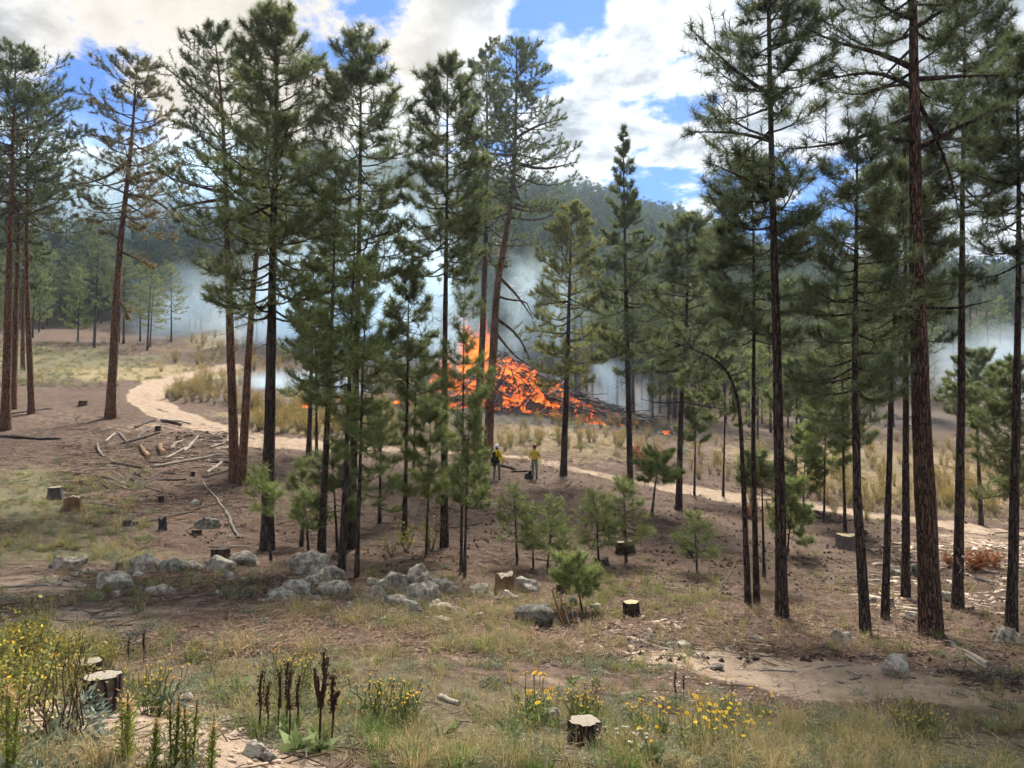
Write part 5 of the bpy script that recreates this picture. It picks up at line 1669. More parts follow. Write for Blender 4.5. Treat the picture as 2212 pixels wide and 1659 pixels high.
LOGS = [
    (0, 944, 132, 950, 7, 'char', 'long charred log lying below the leftmost pine'), (22, 895, 112, 884, 4, 'char', 'thin charred log behind the leftmost pine'),
    (207, 1029, 280, 1047, 7, 'dark', 'dark log end left of the pale dead branches'), (225, 1036, 402, 1037, 5, 'dark', 'long thin dark log behind the pale dead branches'),
    (313, 1054, 436, 1088, 4, 'dark', 'thin dark pole sloping down from the pale dead branches'), (332, 1010, 480, 982, 7, 'pale', 'long pale peeled log pointing at the twin red pines'),
    (397, 976, 428, 943, 7, 'pale', 'pale peeled log standing out on sand left of the twin pines'), (453, 969, 500, 952, 6, 'pale', 'white peeled log close to the twin red pines'),
    (368, 971, 388, 956, 7, 'pale', 'short pale log with an orange broken end'), (353, 984, 345, 964, 14, 'brown', 'short thick round with its dark cut end facing forward'),
    (322, 990, 303, 966, 11, 'brown', 'brown hollow-ended log left of the short thick round'), (210, 960, 224, 988, 6, 'grey', 'curved grey root-like log in the yellow grass'),
    (227, 956, 248, 938, 5, 'pale', 'short pale log below the leaning orange pine'), (263, 959, 345, 936, 6, 'dark', 'dark log lying under the pale curved one'),
    (293, 952, 328, 926, 5, 'grey', 'pale curved log resting on the dark one'), (258, 938, 276, 958, 6, 'grey', 'short knobby grey log beside the dark one'),
    (293, 924, 336, 910, 6, 'dark', 'dark log below the bend of the sandy track'), (347, 908, 412, 917, 5, 'grey', 'long grey pole beside the sandy track'), (350, 912, 392, 920, 8, 'dark', 'thick dark log beside the sandy track'),
    (447, 1024, 478, 1000, 8, 'pale', 'white-barked log left of the foot of the twin pines'), (457, 1000, 496, 1000, 7, 'char', 'short charred log left of the twin pines'),
    (440, 1032, 505, 1014, 8, 'dark', 'dark log leaning toward the foot of the twin pines'), (440, 1045, 487, 1104, 5, 'grey', 'grey crooked pole below the twin pines'),
    (487, 1106, 516, 1164, 8, 'grey', 'grey peeled log pointing down toward the boulders'), (403, 1104, 492, 1082, 5, 'dark', 'upper part of the crossing dark pole'),
    (274, 1136, 422, 1106, 8, 'dark', 'long dark log crossing the burnt slope above the rusty boulder'), (197, 1088, 252, 1097, 7, 'grey', 'snaking grey branch right of the split reddish stump'),
    (320, 1000, 380, 1002, 4, 'char', 'thin charred stick above the pale dead branches'), (240, 1000, 310, 1012, 5, 'char', 'charred stick left of the long pale log'), (355, 992, 402, 968, 5, 'pale', 'pale splintered pole beside the short thick round'),
    (193, 1337, 272, 1334, 5, 'grey', 'weathered log lying on bare sand at the left'), (230, 1297, 278, 1286, 4, 'dark', 'dark stick on sand below the left boulders'), (283, 1397, 322, 1378, 6, 'pale', 'pale round stick above the lower left stumps'),
    (353, 1409, 434, 1399, 6, 'pale', 'long pale stick in the dry grass'), (218, 1385, 300, 1392, 6, 'grey', 'grey rotting log above the lower left stumps'), (3, 1270, 104, 1266, 6, 'grey', 'grey log on sand at the left edge'),
    (450, 1182, 534, 1181, 5, 'grey', 'straight grey pole above the flat lichen rock'), (766, 1514, 878, 1534, 14, 'pale', 'thick grey weathered log among the flowers'), (950, 1510, 992, 1524, 15, 'pale', 'short thick weathered log half hidden in dry grass'),
    (966, 1355, 1014, 1360, 7, 'pale', 'short white stick below the boulder heap'), (865, 1227, 947, 1230, 4, 'pale', 'thin pale stick behind the right boulder heap'), (1418 * .5 + 320, 1526, 1062, 1545, 8, 'dark', 'dark stick right of the short weathered log'),
    (1104, 1352, 1192, 1367, 9, 'dark', 'dark log below the big blue-grey boulder'), (1163, 1364, 1244, 1372, 6, 'dark', 'second dark log crossing below the rotten split log'), (1158, 1380, 1222, 1373, 5, 'grey', 'grey stick below the two dark logs'),
    (1328, 1369, 1408, 1378, 7, 'brown', 'brown rotting log below the fresh-cut stump'), (1413, 1399, 1454, 1409, 9, 'pale', 'thick pale stick among scattered debris'), (1438, 1395, 1480, 1388, 6, 'pale', 'pale curved stick right of the thick pale one'),
    (1550, 1400, 1594, 1409, 5, 'dark', 'dark stick on the cone-strewn ground'), (1386, 1437, 1462, 1438, 4, 'grey', 'long thin stick on the edge of the bare track'), (1560, 1285, 1586, 1249, 4, 'dark', 'dark crooked stick standing up from the slope', .03, .35),
    (1640, 1450, 1720, 1452, 5, 'grey', 'grey stick beside the bare track'), (2033, 1372, 2134, 1441, 14, 'grey', 'heavy grey log running from the foot of the big red trunk'), (2048, 1402, 2140, 1454, 8, 'grey', 'thinner grey log beside the heavy one'),
    (2119, 1403, 2162, 1422, 6, 'dark', 'dark branch right of the heavy grey log'), (1856, 1419, 1907, 1425, 8, 'dark', 'short dark curved log left of the pale angular boulder'), (1706, 1116, 1788, 1122, 6, 'char', 'charred log at the edge of the road'),
    (1760, 1085 + 20, 1790, 1118, 5, 'char', 'short charred log at the edge of the road'), (1040, 1131, 925, 1143, 4, 'dark', 'dark pole lying behind the tall narrow pine'), (1076, 1006, 1113, 1016, 6, 'dark', 'dark log at the feet of the white-helmeted firefighter'),
    (1105, 1020, 1140, 1019, 5, 'char', 'charred log end between the two firefighters'), (1092, 1116, 1142, 1104, 7, 'char', 'charred log behind the saplings'), (1140, 1205, 1195, 1212, 4, 'grey', 'grey stick under the saplings'),
    (1795, 930, 1838, 905, 5, 'grey', 'pale trunk leaning in the wood beyond the road'), (1965, 915, 1992, 945, 6, 'grey', 'pale fallen trunk behind the big red trunk'), (1310, 872, 1365, 925, 5, 'char', 'charred pole sliding off the right flank of the fire'),
    (1965, 1180, 1925, 1176, 6, 'brown', 'split brown slab on the wood chips'), (2110, 1252, 2145, 1266, 10, 'char', 'short black log right of the ribboned pine'), (1838, 1248, 1858, 1262, 6, 'char', 'short charred log left of the slim dark pine'),
]
for k, l in enumerate(LOGS):
    drape(*l[:7], seed=k, bend=l[7] if len(l) > 7 else .018, lift=l[8] if len(l) > 8 else 0)

rng = np.random.default_rng(77)
nst = 0
STK = []
for (x0, x1, y0, y1, n) in ((180, 520, 930, 1130, 46), (560, 1050, 1290, 1380, 26), (1080, 1700, 1340, 1450, 60), (1700, 2200, 1380, 1480, 34), (0, 500, 1240, 1420, 26), (1700, 2200, 1150, 1330, 34)):
    for _ in range(n):
        x, y = rng.uniform(x0, x1), rng.uniform(y0, y1)
        L = rng.uniform(14, 46)
        a = rng.normal() * .5
        kd = ('grey', 'dark', 'pale', 'dark', 'grey', 'char')[int(rng.integers(0, 6))]
        o = drape(x, y, x + L * math.cos(a), y + L * math.sin(a) * .35, rng.uniform(1.6, 3.6), kd, 'thin loose stick lying on the forest floor', seed=4000 + nst, bend=.05, name='stick', group='sticks on the forest floor')
        o['_k'] = {'grey': 'grey', 'dark': 'dark', 'pale': 'pale', 'char': 'charred'}[kd]
        STK.append((o, x + L / 2, y))
        nst += 1
label_by_anchor(STK, [(b[0], b[1], n_) for b, n_ in (
    ((353, 975), 'short thick round'), ((300, 1048), 'pale dead branches'), ((442, 1146), 'rusty-capped boulder'), ((508, 1040), 'twin red pines'), ((345, 920), 'thick dark log'), ((152, 1105), 'split reddish stump'), ((233, 1276), 'pale lone boulder'),
    ((209, 1463), 'broad stump'), ((472, 1241), 'long lichen boulder'), ((600, 1304), 'flat pale slab'), ((718, 1290), 'flat lichen boulder'), ((813, 1307), 'egg-shaped boulder'), ((893, 1332), 'small dark stone'), ((1037, 1344), 'small round boulder'),
    ((1158, 1357), 'blue-grey boulder'), ((1240, 1352), 'rotten split log'), ((1367, 1336), 'pale-topped stump'), ((1395, 1385), 'heap of grey sticks'), ((1480, 1400), 'flat grey stone'), ((1550, 1450), 'flat pale rock'), ((1591, 1351), 'red-brown stump'), ((1690, 1336), 'tall dark pine'),
    ((1784, 1407), 'small blue-grey stone'), ((1871, 1374), 'curved-foot pine'), ((1930, 1472), 'angular boulder'), ((2012, 1374), 'big red trunk'), ((2090, 1410), 'heavy grey log'), ((2176, 1400), 'rightmost boulder'),
    ((1834, 1186), 'mossy stump'), ((1957, 1292), 'black-trunked pine'), ((2068, 1315), 'ribboned pine'), ((2105, 1235), 'rusty dead heap'), ((1700, 1200), 'young pine'))], lambda o: 'thin %s stick on the ground' % o['_k'])
for o, _, _ in STK:
    del o['_k']

# rotten split log, standing up from the slope
e = obj('rotten_log', None, loc=hit1(1232, 1352))
tag(e, 'rotten orange-brown split log leaning up beside the crooked little sapling', 'log')
rng = np.random.default_rng(12)
m_ = e.location[1] / FPX
rot_ = wood_mat('rotten_wood', (0.17, 0.085, 0.042), (0.30, 0.18, 0.10), (0.075, 0.038, 0.022), 2.5)
for k in range(22):
    f = rng.random() ** .7
    x0 = rng.uniform(-10, 24)
    bx_ = np.array([x0 - 6, rng.normal() * 5, -4])
    tx = np.array([x0 - 8 - 22 * f * (1 - (x0 + 10) / 60), rng.normal() * 5 + 4, 14 + 64 * f * (1 - (x0 + 10) / 48)])
    r = rng.uniform(1.4, 3.4)
    P = bx_ + (tx - bx_) * np.linspace(0, 1, 7)[:, None] + rng.normal(size=(7, 3)) * .9
    V, F = tubes((P * m_)[None], (np.array([1, 1, 1, .9, .8, .6, .12]) * r * m_)[None], 4)
    V = V + rng.normal(size=V.shape) * .006
    obj('splinter', mesh('splinter', V, F, WOODM['pale'] if k % 6 == 0 else (WOODM['dark'] if k % 5 == 0 else rot_), False), e)


def twig_heap(x, y, w, h, n, label, mat, name='brush_heap', seed=0, r=(.006, .016), up=.5):
    rng = np.random.default_rng(3100 + seed)
    B = hit1(x, y)
    m_ = B[1] / FPX
    e = obj(name, None, loc=B)
    tag(e, label, 'brush')
    Ps, Rs = [], []
    for k in range(n):
        a = rng.random() * 6.28
        c = np.array([rng.normal() * w * .22 * m_, rng.normal() * .45, 0])
        L = rng.uniform(.4, 1.0) * h * m_ * 1.6
        dv = np.array([math.cos(a), math.sin(a) * .7, rng.random() * up])
        dv /= np.linalg.norm(dv)
        t_ = np.linspace(0, 1, 6)[:, None]
        P = c + dv * L * t_ + np.cumsum(rng.normal(size=(6, 3)), 0) * .05 * L
        P[:, 2] = np.abs(P[:, 2]) + float(hgt(B[0] + c[0], B[1] + c[1])) - B[2] + .02
        Ps.append(P)
        Rs.append(np.linspace(1, .35, 6) * rng.uniform(*r))
    Ps, Rs = np.array(Ps), np.array(Rs)
    for q in range(0, n, max(1, n // 6)):
        V, F = tubes(Ps[q:q + max(1, n // 6)], Rs[q:q + max(1, n // 6)], 4)
        o = obj('twigs', mesh('twigs', V, F, mat, True), e)
        o['kind'] = 'stuff'
    return e


twig_heap(300, 1048, 90, 34, 80, 'tangle of pale bare dead branches on the burnt slope', WOODM['pale'], seed=1, up=.9, r=(.008, .02))
twig_heap(2145, 1478, 150, 40, 150, 'dark tangled heap of cut brush at the lower right corner', WOODM['dark'], seed=2)
twig_heap(575, 1262, 80, 26, 70, 'dark tangled branches left of the largest boulder', WOODM['dark'], seed=3)
twig_heap(245, 1383, 70, 24, 60, 'grey rotting branches above the lower left stumps', WOODM['grey'], seed=4)
twig_heap(1395, 1385, 110, 20, 80, 'scattered heap of grey sticks below the fresh-cut stump', WOODM['grey'], seed=5, up=.2)
twig_heap(1120, 1102, 50, 20, 40, 'small charred branch heap behind the saplings', WOODM['char'], seed=6)
twig_heap(470, 945, 50, 16, 50, 'small heap of dark branches near the twin pines', WOODM['dark'], seed=7)

# ribbon round the pine
T31 = hit1(2068, 1315)
m_ = T31[1] / FPX
d = pix_dir(2073, 1199)
q = d * (T31[1] / d[1])
rb = obj('ribbon', None, loc=q)
tag(rb, 'white and red plastic ribbon tied round a dark pine trunk', 'ribbon')
rib_m, rt, ro = new_mat('ribbon_plastic')
wv = rt.n('ShaderNodeTexWave', {'Vector': rt.n('ShaderNodeTexCoord').outputs['Object'], 'Scale': 4.0}, bands_direction='X')
rbs = rt.n('ShaderNodeBsdfPrincipled', {'Base Color': rt.mix(rt.smooth(wv.outputs['Fac'], .6, .7), (0.72, 0.70, 0.68), (0.55, 0.16, 0.12)), 'Roughness': 0.4})
rt.link(rbs.outputs[0], ro.inputs[0])
a = np.linspace(0, 2 * np.pi, 25)[:-1]
rr = 10.6 * m_
loop = np.stack([np.cos(a) * rr, np.sin(a) * rr, .01 * np.sin(a)], -1)
V = np.concatenate([loop - [0, 0, .022], loop + [0, 0, .022]])
j = np.arange(24)
obj('band', mesh('band', V, np.stack([j, (j + 1) % 24, 24 + (j + 1) % 24, 24 + j], -1), rib_m, True), rb)
tp = np.array([(-9.5, -6, 0), (-10, -8, -14), (-2, -10, -24), (-9, -9, -36)]) * m_
V, F = tubes(smooth_path(tp, 12)[0][None], np.full((1, 12), .016), 4)
obj('tail', mesh('tail', V, F, rib_m, True), rb)

# ------------------------------------------------------------------ grasses and herbs
class Veg:
    """collects coloured blades, stems and leaves into one mesh"""
    def __init__(self, seed):
        self.r = np.random.default_rng(seed)
        self.V, self.F3, self.F4, self.C, self.n = [], [], [], [], 0

    def add(self, V, F, C):
        V = np.asarray(V, float).reshape(-1, 3)
        F = np.asarray(F) + self.n
        (self.F3 if F.shape[1] == 3 else self.F4).append(F)
        C = np.broadcast_to(np.asarray(C, float), (len(V), 3)) if np.ndim(C) == 1 else C
        self.V.append(V)
        self.C.append(C)
        self.n += len(V)

    def blades(self, n, h, spread, c0, c1, wd=.006, lean=.5, base=(0, 0, 0), hv=.5):
        r = self.r
        a = r.random(n) * 6.283
        b = np.stack([np.cos(a), np.sin(a), np.zeros(n)], -1) * (spread * np.sqrt(r.random(n)))[:, None] + np.asarray(base)
        a2 = a + r.normal(size=n) * .7
        dh = np.stack([np.cos(a2), np.sin(a2), np.zeros(n)], -1)
        L = h * (1 - hv * r.random(n))
        ln = lean * (.25 + r.random(n))
        sd = np.stack([-dh[:, 1], dh[:, 0], np.zeros(n)], -1) * np.cos(r.random(n) * 3.14)[:, None] + dh * .3
        sd = sd * wd * .5
        up = np.array([0, 0, 1.0])
        m = b + dh * (L * ln * .35)[:, None] + up * (L * .58)[:, None]
        t_ = b + dh * (L * ln)[:, None] + up * (L * (1 - .35 * ln))[:, None]
        V = np.stack([b - sd, b + sd, m + sd * .8, m - sd * .8, t_], 1)
        k = np.arange(n)[:, None] * 5
        v = r.uniform(.75, 1.2, (n, 1))
        c0, c1 = np.asarray(c0), np.asarray(c1)
        C = np.stack([c0 * v, c0 * v, (c0 + c1) / 2 * v, (c0 + c1) / 2 * v, c1 * v], 1)
        base_n = self.n
        self.V.append(V.reshape(-1, 3))
        self.C.append(C.reshape(-1, 3))
        self.F4.append(k + np.array([[0, 1, 2, 3]]) + base_n)
        self.F3.append(k + np.array([[3, 2, 4]]) + base_n)
        self.n += n * 5
        return t_

    def leaves(self, P, size, c0, c1, flat=.4, asp=.45, D=None):
        r = self.r
        n = len(P)
        d = r.normal(size=(n, 3)) if D is None else D + r.normal(size=(n, 3)) * .5
        d[:, 2] = d[:, 2] * flat + (.25 if D is None else 0)
        d /= np.linalg.norm(d, axis=1, keepdims=True)
        s = np.cross(d, r.normal(size=(n, 3)))
        s /= np.linalg.norm(s, axis=1, keepdims=True) + 1e-9
        L = size * r.uniform(.6, 1.25, (n, 1))
        V = np.stack([P, P + d * L * .5 + s * L * asp * .5, P + d * L, P + d * L * .5 - s * L * asp * .5], 1).reshape(-1, 3)
        v = r.random((n, 1))
        c = (np.asarray(c0) * (1 - v) + np.asarray(c1) * v) * r.uniform(.8, 1.2, (n, 1))
        self.add(V, np.arange(n * 4).reshape(-1, 4), np.repeat(c, 4, 0))

    def stems(self, P, rad, c, s=3):
        V, F = tubes(P, rad, s)
        self.add(V, F, np.asarray(c))

    def heads(self, P, size, petal, core, np_=8, up=None):
        """daisy heads: a ring of petals round a small boss"""
        r = self.r
        for p in P:
            nrm = np.array([r.normal() * .45, -.35 + r.normal() * .4, 1.0]) if up is None else np.asarray(up)
            nrm = nrm / np.linalg.norm(nrm)
            u = np.cross(nrm, [1, 0, .1])
            u /= np.linalg.norm(u)
            w = np.cross(nrm, u)
            a = np.arange(np_) / np_ * 6.283 + r.random()
            R_ = size * .5
            ring = lambda q, k, z: p + (np.cos(a + k)[:, None] * u + np.sin(a + k)[:, None] * w) * (R_ * q) + nrm * z
            h = 3.1416 / np_ * .8
            V = np.stack([ring(.22, 0, 0), ring(.75, -h, .004), ring(1.0, 0, .001), ring(.75, h, .004)], 1).reshape(-1, 3)
            self.add(V, np.arange(np_ * 4).reshape(-1, 4), np.asarray(petal) * r.uniform(.8, 1.15))
            c = np.concatenate([ring(.28, 0, .003), (p + nrm * size * .14)[None]])
            self.add(c, np.stack([np.arange(np_), (np.arange(np_) + 1) % np_, np.full(np_, np_)], -1), np.asarray(core))

    def mesh(self, name, mat=VEG):
        V = np.concatenate(self.V)
        C = np.concatenate(self.C)
        F = []
        if self.F4:
            F.append(np.concatenate(self.F4))
        if self.F3:
            F.append(np.concatenate(self.F3))
        return mesh(name, V, F, mat, False, {'Col': ('FLOAT_COLOR', np.concatenate([C, np.ones((len(C), 1))], 1))})


STRAW0, STRAW1 = (0.32, 0.24, 0.105), (0.60, 0.48, 0.25)
GRN0, GRN1 = (0.11, 0.145, 0.045), (0.29, 0.31, 0.10)
SAGE0, SAGE1 = (0.13, 0.155, 0.095), (0.26, 0.285, 0.19)
GOLD0, GOLD1 = (0.34, 0.235, 0.075), (0.58, 0.42, 0.16)


def g_dry(k):
    v = Veg(10 + k)
    v.blades(34, .36, .09, STRAW0, STRAW1, .0055, .75)
    v.blades(10, .26, .09, GRN0, STRAW1, .006, .5)
    return v.mesh('dry_grass')


def g_green(k):
    v = Veg(20 + k)
    v.blades(30, .26, .08, GRN0, GRN1, .007, .6)
    v.blades(14, .28, .09, STRAW0, STRAW1, .005, .8)
    return v.mesh('green_grass')


def g_lush(k):
    v = Veg(30 + k)
    v.blades(44, .30, .10, (0.07, 0.135, 0.03), (0.20, 0.31, 0.075), .009, .55)
    return v.mesh('lush_grass')


def g_wisp(k):
    v = Veg(40 + k)
    n = 16
    tips = v.blades(n, .52, .12, (0.26, 0.20, 0.10), (0.46, 0.365, 0.20), .004, .45, hv=.4)
    for q in range(4):
        P = tips - np.array([0, 0, 1.0]) * (v.r.random((n, 1)) * .26) + v.r.normal(size=(n, 3)) * .022
        v.leaves(P, .018, (0.30, 0.23, 0.11), (0.44, 0.35, 0.19))
    v.blades(12, .22, .1, GRN0, STRAW1, .005, .6)
    return v.mesh('wispy_forb')


def g_sage(k):
    v = Veg(50 + k)
    n = 130
    a = v.r.random(n) * 6.283
    rr = np.sqrt(v.r.random(n)) * .16
    z = v.r.random(n) * .16 * (1.2 - rr / .16)
    v.leaves(np.stack([np.cos(a) * rr, np.sin(a) * rr, z], -1), .05, SAGE0, SAGE1, .8, .3)
    v.blades(14, .18, .12, SAGE0, SAGE1, .005, .6)
    return v.mesh('sage_forb')


def g_low(k):
    v = Veg(60 + k)
    v.blades(20, .13, .09, (0.14, 0.135, 0.06), (0.30, 0.265, 0.12), .007, .8)
    return v.mesh('low_grass')


def g_gold(k):
    """rabbitbrush: upright stems with fuzzy golden tops"""
    v = Veg(70 + k)
    n = 30
    a = v.r.random(n) * 6.283
    rr = np.sqrt(v.r.random(n))
    b = np.stack([np.cos(a) * rr * .08, np.sin(a) * rr * .08, np.zeros(n)], -1)
    t_ = np.stack([np.cos(a) * rr * .30, np.sin(a) * rr * .30, .62 + .32 * v.r.random(n) - .1 * rr], -1)
    P = b[:, None] + (t_ - b)[:, None] * np.linspace(0, 1, 4)[None, :, None] + v.r.normal(size=(n, 4, 3)) * .012
    v.stems(P, np.broadcast_to(np.array([.005, .004, .003, .002]), (n, 4)), (0.20, 0.155, 0.075))
    for q in np.linspace(.30, 1.05, 13):
        pp = b + (t_ - b) * q + v.r.normal(size=(n, 3)) * .022
        f = np.clip((q - .45) / .45, 0, 1)
        c0 = np.array(GRN1) * (1 - f) + np.array(GOLD0) * f
        c1 = np.array(STRAW1) * (1 - f) * .8 + np.array(GOLD1) * (.2 + .8 * f)
        v.leaves(pp, .055, c0, c1, 1.0, .30, (t_ - b) * 1.6)
    return v.mesh('rabbitbrush')


def g_bush(k, c0=(0.10, 0.125, 0.035), c1=(0.30, 0.28, 0.07), accent=(0.62, 0.36, 0.05), h=.5, w=.34, nl=900, leaf=.034):
    v = Veg(80 + k)
    n = 18
    a = v.r.random(n) * 6.283
    b = np.stack([np.cos(a) * .05, np.sin(a) * .05, np.zeros(n)], -1)
    t_ = np.stack([np.cos(a) * w * v.r.uniform(.3, 1, n), np.sin(a) * w * v.r.uniform(.3, 1, n), h * v.r.uniform(.6, 1.1, n)], -1)
    P = b[:, None] + (t_ - b)[:, None] * np.linspace(0, 1, 5)[None, :, None] + v.r.normal(size=(n, 5, 3)) * .02
    v.stems(P, np.broadcast_to(np.array([.006, .005, .004, .003, .002]), (n, 5)), (0.13, 0.085, 0.05))
    i = v.r.integers(0, n, nl)
    q = v.r.uniform(.25, 1.08, (nl, 1))
    pp = b[i] + (t_ - b)[i] * q + v.r.normal(size=(nl, 3)) * .06
    pp[:, 2] = np.abs(pp[:, 2])
    v.leaves(pp, leaf, c0, c1, .7, .55)
    v.leaves(pp[:nl // 7] + v.r.normal(size=(nl // 7, 3)) * .03, leaf, accent, (accent[0] * 1.1, accent[1] * 1.4, accent[2] * 1.5), .7, .6)
    return v.mesh('bush_leaves')


def g_rust(k):
    return g_bush(200 + k, (0.17, 0.065, 0.03), (0.33, 0.14, 0.065), (0.42, 0.17, 0.08), .5, .5, 900, .07)


def cone_mesh(k):
    v = Veg(90 + k)
    V = IV2 * np.array([.036, .036, .05]) * (1 + .25 * np.sin(IV2[:, 2:3] * 14 + np.arctan2(IV2[:, 1:2], IV2[:, 0:1]) * 5))
    v.add(V, IF2, (0.055, 0.034, 0.024))
    return v.mesh('cone', LITTER)


def chip_mesh(k, c):
    v = Veg(95 + k)
    r = v.r
    L, w, t_ = r.uniform(.07, .18), r.uniform(.025, .06), .012
    V = np.array([[-L, -w, 0], [L, -w * .6, 0], [L * .9, w, 0], [-L * .8, w * .8, 0]]) + r.normal(size=(4, 3)) * [.02, .01, .004]
    V = np.concatenate([V, V + [0, 0, t_]])
    v.add(V, np.array([[4, 5, 6, 7], [0, 1, 5, 4], [1, 2, 6, 5], [2, 3, 7, 6], [3, 0, 4, 7]]), np.asarray(c) * r.uniform(.75, 1.2))
    return v.mesh('chip', LITTER)


def twig_mesh(k, c):
    v = Veg(120 + k)
    r = v.r
    L = r.uniform(.12, .34)
    P = np.stack([np.linspace(-L, L, 4), r.normal(size=4) * .03, .012 + np.abs(r.normal(size=4)) * .018], -1)
    v.stems(P[None], np.array([[.009, .008, .007, .004]]), np.asarray(c) * r.uniform(.7, 1.3), 4)
    return v.mesh('twig', LITTER)


def pebble_mesh(k):
    v = Veg(150 + k)
    v.add(rock_shape(v.r, IV2, 6) * np.array([.05, .04, .03]), IF2, np.array((0.36, 0.28, 0.21)) * v.r.uniform(.7, 1.15))
    return v.mesh('pebble', LITTER)


KIND = {'dry': [g_dry(k) for k in range(4)], 'green': [g_green(k) for k in range(3)], 'lush': [g_lush(k) for k in range(2)], 'wisp': [g_wisp(k) for k in range(4)],
        'sage': [g_sage(k) for k in range(2)], 'low': [g_low(k) for k in range(3)], 'gold': [g_gold(k) for k in range(4)], 'bush': [g_bush(k) for k in range(3)]}


def sow(areas, seed, clump=0.5):
    """areas: (x0,x1,y0,y1,n,kinds,scale lo,hi) in photo pixels -> pts, kind names, scales"""
    rng = np.random.default_rng(seed)
    out = []
    for (x0, x1, y0, y1, n, kinds, s0, s1) in areas:
        m_ = int(n * 2.2)
        p = hit(rng.uniform(x0, x1, m_), rng.uniform(y0, y1, m_))
        p = p[~np.isnan(p[:, 0])]
        Zz = zones(p[:, 0], p[:, 1])
        bare = np.clip(Zz['s'] * 1.15, 0, 1)
        bare = np.where(Zz['road'] > .35, 1.0, bare)
        cl = fbm(p[:, 0] * .7, p[:, 1] * .7, seed, 3)
        kp = (rng.random(len(p)) > bare) & (cl + rng.normal(size=len(p)) * .13 > clump)
        p = p[kp][:n]
        kk = [kinds[i] for i in rng.integers(0, len(kinds), len(p))]
        out += [(q, k, s) for q, k, s in zip(p, kk, rng.uniform(s0, s1, len(p)))]
    return out


def sow_scatter(name, items, label, cat):
    protos, base = [], {}
    for k in sorted({i[1] for i in items}):
        base[k] = len(protos)
        protos += KIND[k]
    idx = [base[k] + random.randrange(len(KIND[k])) for _, k, _ in items]
    scatter(name, [i[0] for i in items], zrot(len(items), .08), [i[2] for i in items], idx, protos, label, cat)


FRONT = sow([
    (-350, 2560, 1395, 1700, 1000, ('dry', 'wisp', 'dry', 'green', 'low', 'low', 'sage'), .35, .75),
    (450, 2560, 1430, 1690, 420, ('wisp', 'dry', 'low', 'green', 'low'), .4, .8),
    (780, 1420, 1540, 1680, 150, ('lush', 'green', 'dry'), .45, .8),
    (380, 900, 1490, 1620, 120, ('lush', 'green', 'sage', 'dry'), .35, .7),
    (1500, 2560, 1560, 1690, 240, ('dry', 'wisp', 'green', 'sage'), .5, .95),
    (600, 1700, 1390, 1450, 260, ('wisp', 'low', 'green', 'sage'), .4, .7),
    (-300, 2500, 1400, 1700, 500, ('low', 'sage', 'low'), .5, 1.1),
], 301, .50)
sow_scatter('meadow_grass', FRONT, 'dry straw-coloured and green grass filling the foreground', 'grass')
MID = sow([
    (-250, 330, 990, 1230, 800, ('green', 'low', 'dry', 'sage', 'green'), .7, 1.35), (-250, 1100, 1225, 1420, 700, ('low', 'green', 'sage', 'low', 'dry'), .6, 1.2),
    (1050, 2450, 1190, 1420, 620, ('low', 'green', 'low', 'dry'), .6, 1.15), (600, 1150, 1290, 1420, 380, ('dry', 'wisp', 'green', 'low'), .7, 1.1), (1200, 1560, 1240, 1340, 300, ('low', 'green', 'low'), .7, 1.2),
], 302, .49)
sow_scatter('grass_tufts', MID, 'scattered grass tufts among the boulders and on the slope', 'grass')
FARG = sow([
    (-300, 500, 740, 835, 900, ('dry', 'green', 'sage', 'dry'), 1.2, 2.2), (330, 720, 655, 860, 500, ('dry', 'gold', 'dry'), 1.0, 1.9), (500, 960, 870, 950, 420, ('dry', 'gold', 'sage'), 1.0, 1.7),
    (1050, 1500, 900, 1000, 520, ('dry', 'sage', 'dry', 'low'), 1.0, 1.8), (1600, 2500, 940, 1130, 700, ('dry', 'gold', 'green', 'dry'), 1.0, 1.8),
], 303, .40)
sow_scatter('dry_brush_cover', FARG, 'dry pale brush and grass covering the far meadow and banks', 'grass')


# bushes one can tell apart
def put(name, me, x, y, s, label, cat, group=None, sx=1.0, part=None):
    p = hit1(x, y)
    if part:
        o = obj(name, None, loc=p, rot=(0, 0, random.random() * 6.28), scale=s)
        obj(part, me, o)
    else:
        o = obj(name, me, loc=p, rot=(0, 0, random.random() * 6.28), scale=s)
    tag(o, label, cat, group)
    return o


rng = np.random.default_rng(91)
BSH = []
for (x0, x1, y0, y1, n, s0, s1, lab, grp) in (
        (1070, 1400, 905, 975, 60, .9, 1.45, 'golden dry brush bush on the bank below the burning pile', 'golden bushes below the fire'),
        (355, 500, 838, 878, 34, 1.0, 1.5, 'tall dry weed bush beside the bend of the sandy track', 'weeds beside the track bend'),
        (530, 760, 878, 938, 34, .9, 1.35, 'golden dry bush in front of the low ground smoke', 'golden bushes left of the fire'),
        (1640, 2230, 990, 1112, 80, 1.0, 1.5, 'yellow brush bush on the far side of the road at the right', 'yellow bushes beyond the road'),
        (1390, 1640, 960, 1050, 30, .8, 1.2, 'yellowish dry bush among thin stems right of the spire-topped pine', 'dry bushes among the thin stems')):
    ps = hit(rng.uniform(x0, x1, n), rng.uniform(y0, y1, n))
    for p in ps:
        if np.isnan(p[0]) or float(zones(p[:1], p[1:2])['road'][0]) > .3:
            continue
        o = obj('brush_bush', KIND['gold'][int(rng.integers(0, 4))], loc=p, rot=(0, 0, rng.random() * 6.28), scale=rng.uniform(s0, s1))
        tag(o, lab, 'bush', grp)
        BSH.append((o, *photo_xy(p)))

